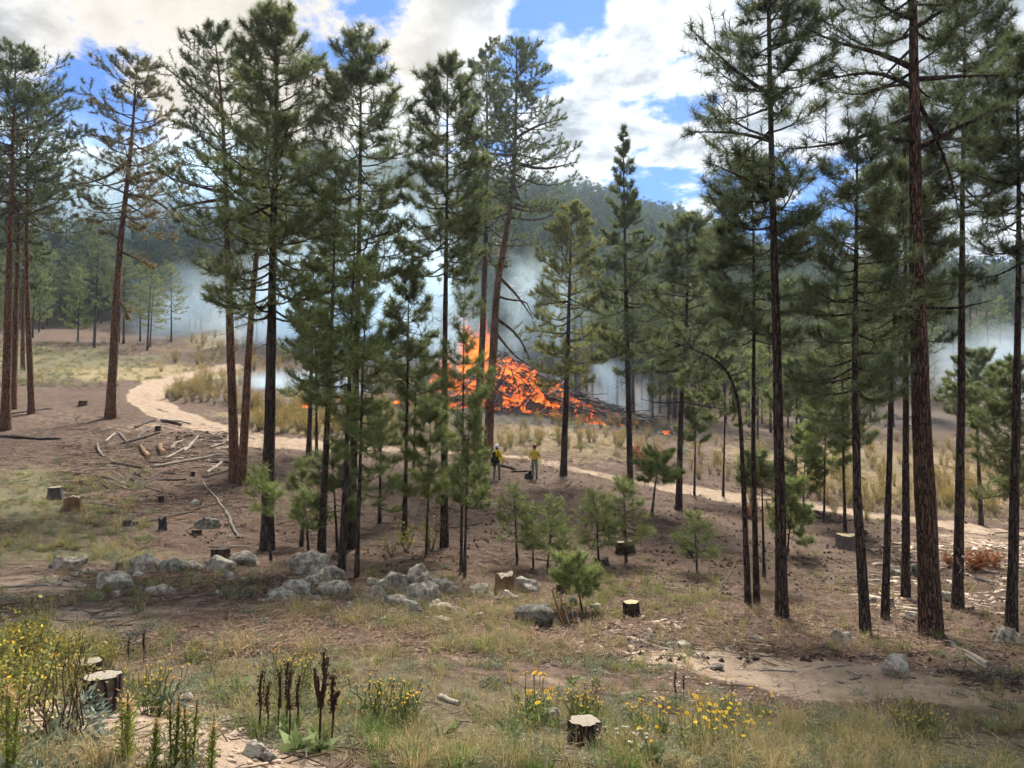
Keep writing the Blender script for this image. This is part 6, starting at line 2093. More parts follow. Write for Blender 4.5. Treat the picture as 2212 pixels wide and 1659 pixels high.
label_by_anchor(BSH, [(x, y, n_) for x, y, n_ in (
    (1055, 940, 'curved red pine'), (1110, 930, 'white-helmeted firefighter'), (1155, 950, 'red-helmeted firefighter'), (1217, 960, 'olive-crowned pine'), (1265, 920, 'low right flames'), (1310, 950, 'ash slope foot'), (1360, 970, 'spire-topped pine'),
    (1410, 1000, 'rusty dead brush'), (1466, 1010, 'crooked pine'), (1500, 1040, 'thin dark stem'), (1562, 1040, 'stem behind the arch'), (1610, 1020, 'arched pine'), (1680, 1040, 'tall dark pine'), (1720, 1060, 'slender roadside pine'), (1782, 1080, 'leafy roadside pine'),
    (1850, 1050, 'curved-foot pine'), (1920, 1050, 'slim dark pine'), (1957, 1050, 'black-trunked pine'), (1995, 1060, 'big red trunk'), (2075, 1060, 'ribboned pine'), (2115, 1100, 'slender far pine'), (2196, 1060, 'right edge pine'),
    (345, 850, 'bend of the track'), (400, 860, 'track bank'), (450, 860, 'track'), (500, 870, 'twin red pines'), (585, 900, 'dark-trunked pine'), (655, 890, 'low burning heap'), (715, 910, 'bushy thicket'), (760, 910, 'round-topped pine'))],
    lambda o: {'golden bushes below the fire': 'golden bush on the bank', 'weeds beside the track bend': 'tall dry weed bush', 'golden bushes left of the fire': 'golden bush before the smoke', 'yellow bushes beyond the road': 'yellow bush beyond the road',
               'dry bushes among the thin stems': 'dry bush among thin stems'}[o['group']])

for k, (x, y, s) in enumerate([(30, 1500, 1.05), (95, 1478, .9), (150, 1440, .8), (20, 1435, 1.0), (70, 1420, .9), (235, 1440, .6), (128, 1520, .7), (-40, 1540, 1.1), (5, 1590, .7)]):
    put('leafy_bush', KIND['bush'][k % 3], x, y, s, ['green and yellow leafy bush, tallest at the lower left edge', 'green and yellow leafy bush left of the broad stump', 'small yellowing bush above the low stump', 'yellow-tipped bush at the left edge behind the tallest bush',
        'yellow-leaved bush behind the low stump', 'thin yellowing bush right of the low stump', 'leafy bush right against the broad stump', 'leafy bush cut by the left edge', 'low leafy bush at the bottom left corner'][k], 'bush', part='foliage')
RUST = [g_rust(k) for k in range(2)]
for k, (x, y, s, l) in enumerate([(1405, 1010, 2.2, 'rust-coloured dead pine brush right of the spire-topped pine'), (1370, 985, 1.3, 'low rusty dead brush behind the spire-topped pine'), (2105, 1235, 1.2, 'rust-brown dead branch heap behind the ribboned pine'),
                                  (2140, 1228, 1.0, 'rusty dead branches right of the ribboned pine'), (2055, 1225, .8, 'rusty dead needles between big red trunk and ribboned pine'), (1620, 1120, 1.0, 'rusty dead brush behind the arched pine')]):
    put('dead_brush', RUST[k % 2], x, y, s, l, 'brush', part='foliage')
SHRUB = g_bush(11, (0.13, 0.15, 0.04), (0.33, 0.30, 0.08), (0.42, 0.34, 0.06), .8, .42, 260, .06)
for k, (x, y, s, l) in enumerate([(878, 1192, 1.1, 'pale yellow-green shrub behind the right boulder heap'), (930, 1190, 1.2, 'tall thin yellow-green shrub beside the tall narrow pine'), (845, 1200, .8, 'low yellow-green shrub between thicket and boulders'),
                                  (1038, 1290, .9, 'grey-green clump behind the mottled round boulder'), (515, 1290, .9, 'blue-green clump left of the slanting boulder')]):
    put('shrub', SHRUB if k < 3 else KIND['sage'][k % 2], x, y, s * (1 if k < 3 else 2.2), l, 'shrub', part='foliage')


# yellow flowers
def flower_plant(seed, n=7, h=.5, head=.055, petal=(0.80, 0.50, 0.012), core=(0.42, 0.20, 0.02), big=False):
    s = Veg(400 + seed)
    r = s.r
    a = r.random(n) * 6.283
    b = np.stack([np.cos(a) * .03, np.sin(a) * .03, np.zeros(n)], -1)
    t_ = np.stack([np.cos(a) * r.uniform(.03, .24, n), np.sin(a) * r.uniform(.03, .24, n), h * r.uniform(.65, 1.1, n)], -1)
    P = b[:, None] + (t_ - b)[:, None] * np.linspace(0, 1, 5)[None, :, None]
    P[:, 1:-1] += r.normal(size=(n, 3, 3)) * .015
    s.stems(P, np.full((n, 5), .0035), (0.15, 0.17, 0.06))
    s.leaves(b[r.integers(0, n, 40)] + (t_ - b)[r.integers(0, n, 40)] * r.uniform(.05, .6, (40, 1)) + r.normal(size=(40, 3)) * .02, .07, (0.10, 0.14, 0.045), (0.20, 0.24, 0.08), .7, .3)
    tops = t_ + np.array([0, 0, .005])
    if big:                                   # heads one can pick out singly
        fs = []
        for q in range(n):
            f = Veg(500 + seed * 40 + q)
            f.heads(tops[q:q + 1], head, petal, core)
            fs.append(f.mesh('flower_head'))
        return s.mesh('stems'), fs
    f = Veg(500 + seed)
    f.heads(tops, head, petal, core)
    return s.mesh('stems'), f.mesh('flower_heads')


FP = [flower_plant(k, 5, .42, .050, big=True) for k in range(4)] + [flower_plant(10 + k, 13, .30, .020, (0.74, 0.45, 0.02)) for k in range(3)] + [flower_plant(20 + k, 10, .2, .028, (0.70, 0.68, 0.66), (0.5, 0.4, 0.1)) for k in range(2)]


def flowers(x, y, k, s, label, group):
    e = obj('wildflower', None, loc=hit1(x, y), rot=(0, 0, random.random() * 6.28), scale=s)
    tag(e, label, 'flower', group)
    FLW.append((e, x, y))
    obj('stems', FP[k][0], e)
    if isinstance(FP[k][1], list):
        for me in FP[k][1]:
            obj('flower_head', me, e)
    else:
        obj('flower_heads', FP[k][1], e)['kind'] = 'stuff'


rng = np.random.default_rng(17)
FLW = []
for (x0, x1, y0, y1, n, ks, s0, s1, lab, grp) in (
        (1370, 1700, 1560, 1650, 22, (0, 1, 2, 3), .55, .95, 'tall bright yellow daisy in the lower right flower patch', 'yellow daisies lower right'),
        (1215, 1310, 1560, 1590, 5, (4, 5, 6), .9, 1.2, 'small-headed yellow flower behind the dark-barked stump', 'yellow flowers at the dark stump'),
        (790, 890, 1530, 1590, 5, (4, 5, 6), .9, 1.3, 'yellow flower beside the thick grey weathered log', 'yellow flowers at the weathered log'),
        (540, 700, 1455, 1520, 4, (4, 5, 6), .9, 1.2, 'orange-yellow flower in the dry grass left of centre', 'flowers left of centre'),
        (400, 470, 1430, 1480, 3, (4, 5), .6, .9, 'orange-yellow flower right of the lower left stumps', 'flowers by the lower left stumps'),
        (1100, 1190, 1560, 1600, 5, (4, 0), .8, 1.1, 'yellow flower left of the pale rock near the bottom', 'flowers by the pale rock'),
        (1960, 2010, 1590, 1620, 4, (4, 5), .9, 1.2, 'yellow flower in dry grass at the lower right', 'flowers lower right edge'),
        (1290, 1400, 1615, 1650, 4, (7, 8), .7, 1.0, 'small white aster below the dark-barked stump', 'white asters'),
        (300, 370, 1500, 1560, 3, (4, 5), .6, .9, 'yellow flower beside the blue-grey wormwood', 'flowers by the wormwood')):
    for _ in range(n):
        flowers(rng.uniform(x0, x1), rng.uniform(y0, y1), ks[int(rng.integers(0, len(ks)))], rng.uniform(s0, s1), lab, grp)

label_by_anchor(FLW, [(x, y, n_) for x, y, n_ in (
    (330, 1540, 'blue-grey wormwood'), (435, 1455, 'broad stump'), (560, 1490, 'leftmost dead stalk'), (620, 1480, 'middle dead stalks'), (690, 1490, 'forked dead stalk'), (800, 1550, 'weathered log'), (870, 1560, 'weathered log end'),
    (1120, 1580, 'green rosette'), (1190, 1575, 'pale rock'), (1264, 1570, 'dark-barked stump'), (1330, 1630, 'white aster patch'), (1400, 1590, 'left daisy end'), (1460, 1570, 'thin dead stalk'), (1530, 1600, 'middle daisies'),
    (1600, 1590, 'right daisy half'), (1680, 1600, 'right daisy end'), (1985, 1600, 'lower right grass'))],
    lambda o: {'white asters': 'small white aster', 'yellow daisies lower right': 'bright yellow daisy'}.get(o['group'], 'small yellow flower'))


# dead mullein stalks
def mullein(seed, h, forks=0):
    v = Veg(600 + seed)
    r = v.r
    P0 = np.array([[0, 0, -.05], [r.normal() * .015, 0, h * .4], [r.normal() * .03, r.normal() * .02, h * .7], [r.normal() * .05, 0, h]])
    n = 22
    P, _ = smooth_path(P0, n)
    t_ = np.linspace(0, 1, n)
    rad = np.where(t_ > .5, .013 * (1.15 - t_) ** .35, .006) * (1 + r.normal(size=n) * .18)
    v.stems(P[None], rad[None], (0.060, 0.038, 0.026), 8)
    for f in range(forks):
        z = h * r.uniform(.3, .55)
        a = r.random() * 6.28
        Q = np.array([[0, 0, z], [math.cos(a) * .05, math.sin(a) * .05, z + .1], [math.cos(a) * .07, math.sin(a) * .07, z + h * r.uniform(.25, .42)]])
        Qs, _ = smooth_path(Q, 12)
        v.stems(Qs[None], (.010 * (1 + r.normal(size=12) * .2))[None], (0.060, 0.038, 0.026), 7)
    i = r.integers(n // 2, n, 160)
    v.leaves(P[i] + r.normal(size=(160, 3)) * .012, .02, (0.05, 0.03, 0.02), (0.13, 0.085, 0.055), 1, .6)
    return v.mesh('stalk')


def rosette(seed, size=.13):
    v = Veg(640 + seed)
    n = 16
    a = np.arange(n) * 2.4
    D = np.stack([np.cos(a), np.sin(a), .35 + .5 * np.arange(n) / n], -1)
    v.leaves(np.zeros((n, 3)) + [0, 0, .01], size, (0.11, 0.155, 0.055), (0.23, 0.27, 0.11), 1, .38, D * 2)
    return v.mesh('leaf_rosette')


ML = [mullein(k, h, f) for k, (h, f) in enumerate([(.46, 0), (.38, 0), (.52, 3), (.36, 1)])]
ROS = [rosette(k) for k in range(2)]
MUL = [(558, 1585, 1, 1.05), (577, 1592, 1, .9), (600, 1590, 0, .9), (618, 1575, 0, 1.0), (626, 1600, 0, .95), (640, 1580, 1, 1.0), (690, 1625, 2, 1.15), (715, 1600, 3, 1.2), (1460, 1530, 0, .8), (1476, 1510, 1, .7), (275, 1440, 1, .8), (310, 1432, 1, .9)]
for k, (x, y, q, s) in enumerate(MUL):
    e = obj('mullein_stalk', None, loc=hit1(x, y), rot=(0, 0, k * 1.3), scale=s)
    tag(e, ['dark dead mullein stalk, leftmost of the group near the bottom', 'dead mullein stalk second from the left near the bottom', 'dead mullein stalk third from the left near the bottom', 'dead mullein stalk with blunt tip, fourth from the left', 'dead mullein stalk, fifth from the left',
            'dead mullein stalk, sixth from the left before the forked one', 'big forked dead mullein stalk near the bottom', 'dead mullein stalk right of the big forked one', 'thin dead stalk among the yellow daisies', 'short dead stalk behind the yellow daisies',
            'dark dead stalk above the broad lower left stump', 'leaning dark dead stalk right of the lower left stumps'][k], 'plant')
    obj('stalk', ML[q], e)
    if k < 8 and k % 2 == 0:
        obj('leaf_rosette', ROS[k % 2], e)
for k, (x, y, s, l) in enumerate([(1235, 1475, .9, 'green broad-leaved rosette behind the yellow flowers'), (1090, 1590, 1.2, 'green broad-leaved rosette near the bottom centre'), (960, 1590, 1.1, 'green rosette left of the bottom centre'), (520, 1490, 1.1, 'pale green mullein rosette in the dry grass'),
                                  (640, 1625, 1.2, 'dark green rosette at the foot of the dead stalks'), (1400, 1645, 1.3, 'green rosette under the white asters')]):
    put('mullein_rosette', ROS[k % 2], x, y, s, l, 'plant', part='leaf_rosette')


# feathery spikes on the sandy bank
def spike(seed, h):
    v = Veg(700 + seed)
    r = v.r
    n = 5
    ns = 5
    a = r.random(ns) * 6.28
    b = np.stack([np.cos(a) * .012, np.sin(a) * .012, np.zeros(ns)], -1)
    t_ = np.stack([np.cos(a) * .026, np.sin(a) * .026, h * r.uniform(.8, 1.05, ns)], -1)
    P = b[:, None] + (t_ - b)[:, None] * np.linspace(0, 1, n)[None, :, None]
    v.stems(P, np.full((ns, n), .004), (0.17, 0.15, 0.06))
    m_ = 520
    i = r.integers(0, ns, m_)
    q = r.uniform(.12, 1.0, (m_, 1))
    pp = b[i] + (t_ - b)[i] * q + r.normal(size=(m_, 3)) * .008
    f = np.clip((q - .74) / .2, 0, 1)
    D = np.stack([r.normal(size=m_), r.normal(size=m_), np.full(m_, 1.2)], -1) * .6
    g0 = np.array((0.12, 0.17, 0.03))
    g1 = np.array((0.30, 0.32, 0.07))
    lo = f[:, 0] < .5
    v.leaves(pp[lo], .036, g0, g1, 1, .16, D[lo])
    v.leaves(pp[~lo], .026, (0.42, 0.27, 0.11), (0.66, 0.48, 0.25), 1, .22, D[~lo] * .6)
    return v.mesh('feathery_stem')


SPK = [spike(k, .32 + .04 * k) for k in range(3)]
for k, (x, y, s, l) in enumerate([(268, 1668, 1.15, 'feathery green spike with rusty top on the sandy bank, leftmost'), (325, 1690, .85, 'short feathery spike with tan top, second from the left on the bank'), (375, 1680, .95, 'feathery spike third from the left on the bank'),
                                  (408, 1685, 1.15, 'tallest feathery spike of the right cluster on the bank'), (450, 1690, .85, 'rightmost feathery spike on the sandy bank'), (20, 1690, 1.0, 'feathery green spike at the lower left corner')]):
    put('goldenrod_spike', SPK[k % 3], x, y, s, l, 'plant', part='feathery_stem')


def wormwood(seed):
    v = Veg(760 + seed)
    r = v.r
    n = 420
    d = r.normal(size=(n, 3))
    d /= np.linalg.norm(d, axis=1, keepdims=True)
    d[:, 2] = np.abs(d[:, 2])
    P = d * r.uniform(.3, 1, (n, 1)) * np.array([.11, .11, .24])
    v.leaves(P, .06, (0.105, 0.135, 0.105), (0.25, 0.295, 0.235), .6, .22, d * 1.2 + np.array([0, 0, -.3]))
    return v.mesh('foliage')


WW = wormwood(0)
put('wormwood', WW, 178, 1592, 1.0, 'blue-grey feathery wormwood plant on the sandy bank', 'plant', part='foliage')
put('wormwood', WW, 365, 1548, .8, 'blue-grey wormwood plant right of the broad stump', 'plant', part='foliage')
tall = g_bush(31, (0.14, 0.15, 0.05), (0.33, 0.30, 0.11), (0.45, 0.34, 0.12), .5, .16, 200, .03)
put('tall_weed', tall, 130, 1620, 1.0, 'thin yellowish weed with a bare stem on the sandy bank', 'plant', part='foliage')

for k, (x, y) in enumerate([(38, 1632), (88, 1640)]):
    e = obj('pine_cone', None, loc=hit1(x, y), scale=1.0 if k == 0 else .6, rot=(.4, .3, 1))
    tag(e, ['big dark pine cone lying on the sandy bank', 'smaller dark pine cone lying on the sandy bank'][k], 'pine cone')
    v = Veg(820 + k)
    n = 90
    i = np.arange(n)
    z = i / n
    a = i * 2.4
    D = np.stack([np.cos(a), np.sin(a), .5 - z * .2], -1)
    P = np.stack([np.cos(a) * .012, np.sin(a) * .012, z * .075 + .01], -1)
    v.leaves(P, .036, (0.035, 0.025, 0.02), (0.10, 0.07, 0.05), 1, .7, D * 2.5)
    obj('scales', v.mesh('scales', LITTER), e)

# ------------------------------------------------------------------ litter nobody could count
KIND['cone'] = [cone_mesh(k) for k in range(2)]
KIND['twig'] = [twig_mesh(k, ((0.10, 0.068, 0.048), (0.16, 0.12, 0.09), (0.07, 0.05, 0.04), (0.25, 0.20, 0.155))[k % 4]) for k in range(10)]
KIND['chip'] = [chip_mesh(k, ((0.36, 0.28, 0.205), (0.30, 0.22, 0.16), (0.42, 0.345, 0.265))[k % 3]) for k in range(6)]
def mat_mesh(k):
    v = Veg(180 + k)
    r = v.r
    n = 46
    P = np.stack([r.normal(size=n) * .22, r.normal(size=n) * .22, .006 + r.random(n) * .02], -1)
    a = r.random(n) * 6.283
    d = np.stack([np.cos(a), np.sin(a), r.normal(size=n) * .08], -1)
    sd = np.stack([-np.sin(a), np.cos(a), np.zeros(n)], -1) * .007
    L = r.uniform(.08, .2, (n, 1))
    V = np.stack([P - sd, P + sd, P + d * L], 1).reshape(-1, 3)
    c = np.where(r.random((n, 1)) < .5, np.array([[.20, .128, .085]]), np.array([[.075, .047, .034]])) * r.uniform(.7, 1.3, (n, 1))
    v.add(V, np.arange(n * 3).reshape(-1, 3), np.repeat(c, 3, 0))
    return v.mesh('needle_mat', LITTER)


KIND['mat'] = [mat_mesh(k) for k in range(5)]
KIND['pebble'] = [pebble_mesh(k) for k in range(4)]


def strew(name, areas, kind, label, cat, seed, on_bare=False):
    rng = np.random.default_rng(seed)
    items = []
    for (x0, x1, y0, y1, n, s0, s1) in areas:
        p = hit(rng.uniform(x0, x1, n), rng.uniform(y0, y1, n))
        p = p[~np.isnan(p[:, 0])]
        if kind in ('cone', 'twig'):          # drifts, not an even sprinkle
            p = p[fbm(p[:, 0] * .45, p[:, 1] * .45, seed, 3) + rng.normal(size=len(p)) * .07 > .47]
        if not on_bare:
            Zz = zones(p[:, 0], p[:, 1])
            p = p[rng.random(len(p)) > np.maximum(Zz['road'], Zz['s'] * .7)]
        items += [(q, kind, s) for q, s in zip(p, rng.uniform(s0, s1, len(p)))]
    sow_scatter(name, items, label, cat)


strew('pine_cones', [(950, 2500, 990, 1230, 2600, .9, 1.5), (600, 1300, 1020, 1240, 600, .9, 1.4), (1300, 2600, 1230, 1430, 1700, .7, 1.2), (150, 600, 1000, 1180, 250, .9, 1.4)], 'cone', 'dark pine cones scattered over the needle-covered floor', 'pine cones', 401)
strew('twig_litter', [(-250, 2500, 960, 1200, 3600, .6, 1.5), (-250, 2500, 1200, 1420, 4200, .5, 1.2), (-200, 2500, 1420, 1700, 2200, .25, .8), (120, 600, 900, 1110, 2200, .6, 1.5), (1250, 1700, 1350, 1430, 500, .7, 1.4)], 'twig', 'fine brown and grey twigs littering the ground', 'litter', 402)
strew('wood_chips', [(1885, 2300, 1172, 1225, 420, 1.0, 2.0), (1850, 2200, 1225, 1330, 160, .9, 1.7), (350, 520, 930, 1020, 200, .8, 1.8), (560, 1000, 1290, 1350, 160, .5, 1.0), (1200, 1700, 1330, 1420, 140, .5, 1.1)], 'chip', 'pale chips and bark plates strewn on the ground', 'litter', 403, True)
strew('pebbles', [(-200, 620, 1520, 1690, 900, .12, .55), (1400, 2500, 1430, 1520, 700, .2, .6), (-200, 700, 1280, 1400, 400, .2, .7)], 'pebble', 'small stones scattered on bare sand', 'stones', 404, True)

strew('needle_litter', [(100, 2500, 960, 1130, 3400, .9, 1.8), (300, 2500, 1130, 1420, 4200, .6, 1.4)], 'mat', 'fallen brown pine needles matted over the forest floor', 'litter', 405)

# ------------------------------------------------------------------ firefighters
def cloth_mat(name, c, vary=.25, rough=.85):
    m, t, out = new_mat(name)
    p = t.n('ShaderNodeTexCoord').outputs['Object']
    n1 = t.noise(p, 6, 4, .6)
    n2 = t.noise(t.vmath('MULTIPLY', p, (1, 1, 2.4)), 14, 3, .6)
    col = t.mix(t.smooth(n1, .3, .75), tuple(v * (1 - vary) for v in c), c)
    bmp = t.n('ShaderNodeBump', {'Height': n2, 'Strength': .6, 'Distance': .03})
    bs = t.n('ShaderNodeBsdfPrincipled', {'Base Color': col, 'Roughness': rough, 'Specular IOR Level': .15, 'Normal': bmp.outputs[0]})
    t.link(bs.outputs[0], out.inputs[0])
    return m


CL = {'yellow': cloth_mat('yellow_shirt', (0.80, 0.60, 0.03)), 'ochre': cloth_mat('soiled_yellow_shirt', (0.66, 0.45, 0.06)), 'olive': cloth_mat('olive_trousers', (0.145, 0.15, 0.095)),
      'greygreen': cloth_mat('grey_green_trousers', (0.22, 0.225, 0.165)), 'black': cloth_mat('black_nylon', (0.012, 0.013, 0.018)), 'skin': cloth_mat('skin', (0.42, 0.24, 0.17), .12, .6),
      'boot': cloth_mat('boot_leather', (0.10, 0.075, 0.05)), 'white': cloth_mat('white_helmet', (0.78, 0.78, 0.74), .06, .35), 'red': cloth_mat('red_helmet', (0.33, 0.035, 0.035), .2, .4), 'hair': cloth_mat('dark_hair', (0.025, 0.018, 0.014)), 'strap': cloth_mat('grey_strap', (0.45, 0.45, 0.44))}


def skin_body(name, joints, edges, rad, root, levels=2):
    """one continuous body grown round a skeleton"""
    me = bpy.data.meshes.new(name)
    keys = list(joints)
    ix = {k: i for i, k in enumerate(keys)}
    me.from_pydata([joints[k] for k in keys], [(ix[a], ix[b]) for a, b in edges], [])
    o = bpy.data.objects.new(name, me)
    COL.objects.link(o)
    md = o.modifiers.new('skin', 'SKIN')
    md.use_smooth_shade = True
    sv = me.skin_vertices[0].data
    for k in keys:
        r = rad[k]
        sv[ix[k]].radius = r if isinstance(r, tuple) else (r, r)
        sv[ix[k]].use_root = k == root
    sb = o.modifiers.new('subd', 'SUBSURF')
    sb.levels = sb.render_levels = levels
    return o


def bake(o):
    """turn the grown surface into a plain mesh"""
    dg = bpy.context.evaluated_depsgraph_get()
    dg.update()
    me = bpy.data.meshes.new_from_object(o.evaluated_get(dg))
    name = o.name
    bpy.data.objects.remove(o)
    return me


def person(x, y, yaw, label, J, shirt, trouser, helmet, hw=None):
    """J: joints in metres, person facing +Y, origin between the feet"""
    B = hit1(x, y)
    e = obj('person', None, loc=B, rot=(0, 0, yaw))
    tag(e, label, 'person')
    R_ = dict(pelvis=(.165, .125), waist=(.150, .110), chest=(.185, .125), upper=(.165, .115), neck=(.062, .062), jaw=(.072, .085), head=(.082, .100), crown=(.06, .07),
              shL=.082, shR=.082, elL=.056, elR=.056, wrL=.036, wrR=.036, hipL=.105, hipR=.105, knL=.074, knR=.074, anL=.055, anR=.055, hlL=.048, hlR=.048, toL=.044, toR=.044,
              paL=.034, paR=.034)
    E = [('pelvis', 'waist'), ('waist', 'chest'), ('chest', 'upper'), ('upper', 'neck'), ('neck', 'jaw'), ('jaw', 'head'), ('head', 'crown')]
    for s in 'LR':
        E += [('upper', 'sh' + s), ('sh' + s, 'el' + s), ('el' + s, 'wr' + s), ('wr' + s, 'pa' + s), ('pelvis', 'hip' + s), ('hip' + s, 'kn' + s), ('kn' + s, 'an' + s), ('an' + s, 'hl' + s), ('hl' + s, 'to' + s)]
        wr, pa = np.array(J['wr' + s]), np.array(J['pa' + s])
        d = pa - wr
        d /= np.linalg.norm(d)
        side = np.cross(d, [0, 1, 0.2])
        side /= np.linalg.norm(side)
        curl = np.cross(side, d)
        for f, (o_, L) in enumerate(((-.030, .070), (-.010, .080), (.010, .076), (.029, .060))):
            a = pa + side * o_ + d * .035
            b = a + d * L * .5 + curl * .012
            c = b + d * L * .35 + curl * .030
            for q, p_ in enumerate((a, b, c)):
                J['f%s%d%d' % (s, f, q)] = tuple(p_)
                R_['f%s%d%d' % (s, f, q)] = .0098
            E += [('pa' + s, 'f%s%d0' % (s, f)), ('f%s%d0' % (s, f), 'f%s%d1' % (s, f)), ('f%s%d1' % (s, f), 'f%s%d2' % (s, f))]
        tb = pa - side * .038 - d * .01
        J['t%s0' % s], J['t%s1' % s] = tuple(tb), tuple(tb - side * .018 + d * .045)
        R_['t%s0' % s] = R_['t%s1' % s] = .011
        E += [('pa' + s, 't%s0' % s), ('t%s0' % s, 't%s1' % s)]
    me = bake(skin_body('body', J, E, R_, 'pelvis'))
    me.name = 'body'
    mats = [CL[shirt], CL[trouser], CL['skin'], CL['boot'], CL['hair']]
    me.materials.clear()
    for m in mats:
        me.materials.append(m)
    ctr = np.zeros(len(me.polygons) * 3, np.float32)
    me.polygons.foreach_get('center', ctr)
    ctr = ctr.reshape(-1, 3)
    jn = np.array(J['neck'])
    mi = np.zeros(len(ctr), np.int32)
    pz = J['waist'][2] - .03
    mi[ctr[:, 2] < pz] = 1
    hand = np.zeros(len(ctr), bool)
    for s in 'LR':
        wr, pa, el = np.array(J['wr' + s]), np.array(J['pa' + s]), np.array(J['el' + s])
        dn = (pa - wr) / np.linalg.norm(pa - wr)
        dist = np.linalg.norm(ctr - pa, axis=1)
        hand |= (((ctr - wr) @ dn) > .005) & (dist < .16)
        # sleeve faces hanging below the belt
        ab = wr - el
        t_ = np.clip(((ctr - el) @ ab) / (ab @ ab), 0, 1)
        da = np.linalg.norm(ctr - el - t_[:, None] * ab, axis=1)
        mi[(da < .075) & (t_ > 0)] = 0
    mi[hand] = 2
    mi[ctr[:, 2] < .13] = 3
    mi[ctr[:, 2] > jn[2] + .015] = 2
    jh = np.array(J['head'])
    mi[(ctr[:, 2] > jn[2] + .05) & (ctr[:, 1] < jh[1] - .015)] = 4
    me.polygons.foreach_set('material_index', mi)
    me.polygons.foreach_set('use_smooth', np.ones(len(mi), bool))
    obj('body', me, e)
    # face: nose, eyes, ears, mouth
    f = Veg(900)
    h = np.array(J['head'])
    fy = h[1] + .098
    f.add(IV2 * [.013, .020, .026] + [h[0], fy + .004, h[2] - .025], IF2, (0.42, 0.24, 0.17))
    for s in (-1, 1):
        f.add(IV2 * [.013, .008, .009] + [h[0] + s * .033, fy - .012, h[2] + .005], IF2, (0.05, 0.035, 0.03))
        f.add(IV2 * [.010, .020, .032] + [h[0] + s * .088, h[1], h[2] - .01], IF2, (0.42, 0.24, 0.17))
    f.add(IV2 * [.024, .006, .007] + [h[0], fy - .006, h[2] - .068], IF2, (0.30, 0.12, 0.10))
    obj('face', f.mesh('face', LITTER), e)
    # helmet
    c = np.array(J['crown'])
    hx = h + [0, 0, .045]
    a = np.arange(28) / 28 * 6.283
    prof = [(1.52, -.030), (1.45, -.012), (1.06, .005), (1.02, .045), (.93, .085), (.72, .122), (.40, .143), (.0001, .15)] if hw == 'brim' else [(1.12, -.02), (1.10, .0), (1.04, .04), (.94, .08), (.72, .115), (.4, .135), (.0001, .14)]
    V = np.concatenate([np.stack([hx[0] + np.cos(a) * .112 * q, hx[1] + np.sin(a) * .132 * q * (1.0 if hw != 'brim' or q < 1.2 else .98), np.full(28, hx[2] + z)], -1) for q, z in prof])
    n = len(prof)
    i = np.arange(n - 1)[:, None]
    j = np.arange(28)[None]
    F = np.stack([i * 28 + j, i * 28 + (j + 1) % 28, (i + 1) * 28 + (j + 1) % 28, (i + 1) * 28 + j], -1).reshape(-1, 4)
    tl = math.radians(-8)
    Vr = V - hx
    V = np.stack([Vr[:, 0], Vr[:, 1] * math.cos(tl) - Vr[:, 2] * math.sin(tl), Vr[:, 1] * math.sin(tl) + Vr[:, 2] * math.cos(tl)], -1) + hx
    hm_ = obj('helmet', mesh('helmet', V, F, CL[helmet], True), e)
    band = np.concatenate([np.stack([hx[0] + np.cos(a) * .1175 * 1.04, hx[1] + np.sin(a) * .1385 * 1.04, np.full(28, hx[2] + z)], -1) for z in (.018, .042)])
    obj('band', mesh('band', band, np.stack([np.arange(28), (np.arange(28) + 1) % 28, 28 + (np.arange(28) + 1) % 28, 28 + np.arange(28)], -1), CL['black'], True), hm_)
    # shirt hem and trouser legs as loose cloth rings
    wz = J['waist'][2]
    for nm, zz, ex, m in (('shirt_hem', (wz - .07, wz + .03), 1.10, shirt), ('belt', (wz - .10, wz - .065), 1.06, 'black')):
        px_, py_ = J['waist'][0], J['waist'][1]
        V = np.concatenate([np.stack([px_ + np.cos(a) * .178 * ex * (1 + .03 * np.sin(a * 7)), py_ + np.sin(a) * .132 * ex * (1 + .03 * np.sin(a * 5)), np.full(28, z)], -1) for z in zz])
        obj(nm, mesh(nm, V, np.stack([np.arange(28), (np.arange(28) + 1) % 28, 28 + (np.arange(28) + 1) % 28, 28 + np.arange(28)], -1), CL[m], True), e)
    return e


def stand(armL, armR, lean=0.0, head=(0, .02), stance=.11):
    """upright pose, arms given as (elbow, wrist, palm)"""
    J = dict(pelvis=(0, 0, .96), waist=(0, .0 + lean * .3, 1.10), chest=(0, lean * .6, 1.30), upper=(0, lean * .8, 1.44), neck=(0, lean + .0, 1.545), jaw=(head[0] * .5, lean + .045 + head[1] * .5, 1.60), head=(head[0], lean + .03 + head[1], 1.68), crown=(head[0], lean + .02 + head[1], 1.755))
    for s, sg, arm in (('L', -1, armL), ('R', 1, armR)):
        J['sh' + s] = (sg * .185, lean * .8, 1.435)
        J['el' + s], J['wr' + s], J['pa' + s] = arm
        J['hip' + s] = (sg * .095, 0, .90)
        J['kn' + s] = (sg * (stance * .55 + .05), .02, .50)
        J['an' + s] = (sg * (stance * .7 + .03), -.02, .11)
        J['hl' + s] = (sg * (stance * .7 + .03), -.02, .05)
        J['to' + s] = (sg * (stance * .8 + .05), .17, .045)
    return J


def backpack(parent, c, size, seed=0, name='backpack'):
    rng = np.random.default_rng(seed)
    V = rock_shape(rng, IV3, 0)
    q = np.sign(V) * np.abs(V) ** .55
    return obj(name, mesh(name, q * np.array(size) + np.array(c), IF3, CL['black'], True), parent)


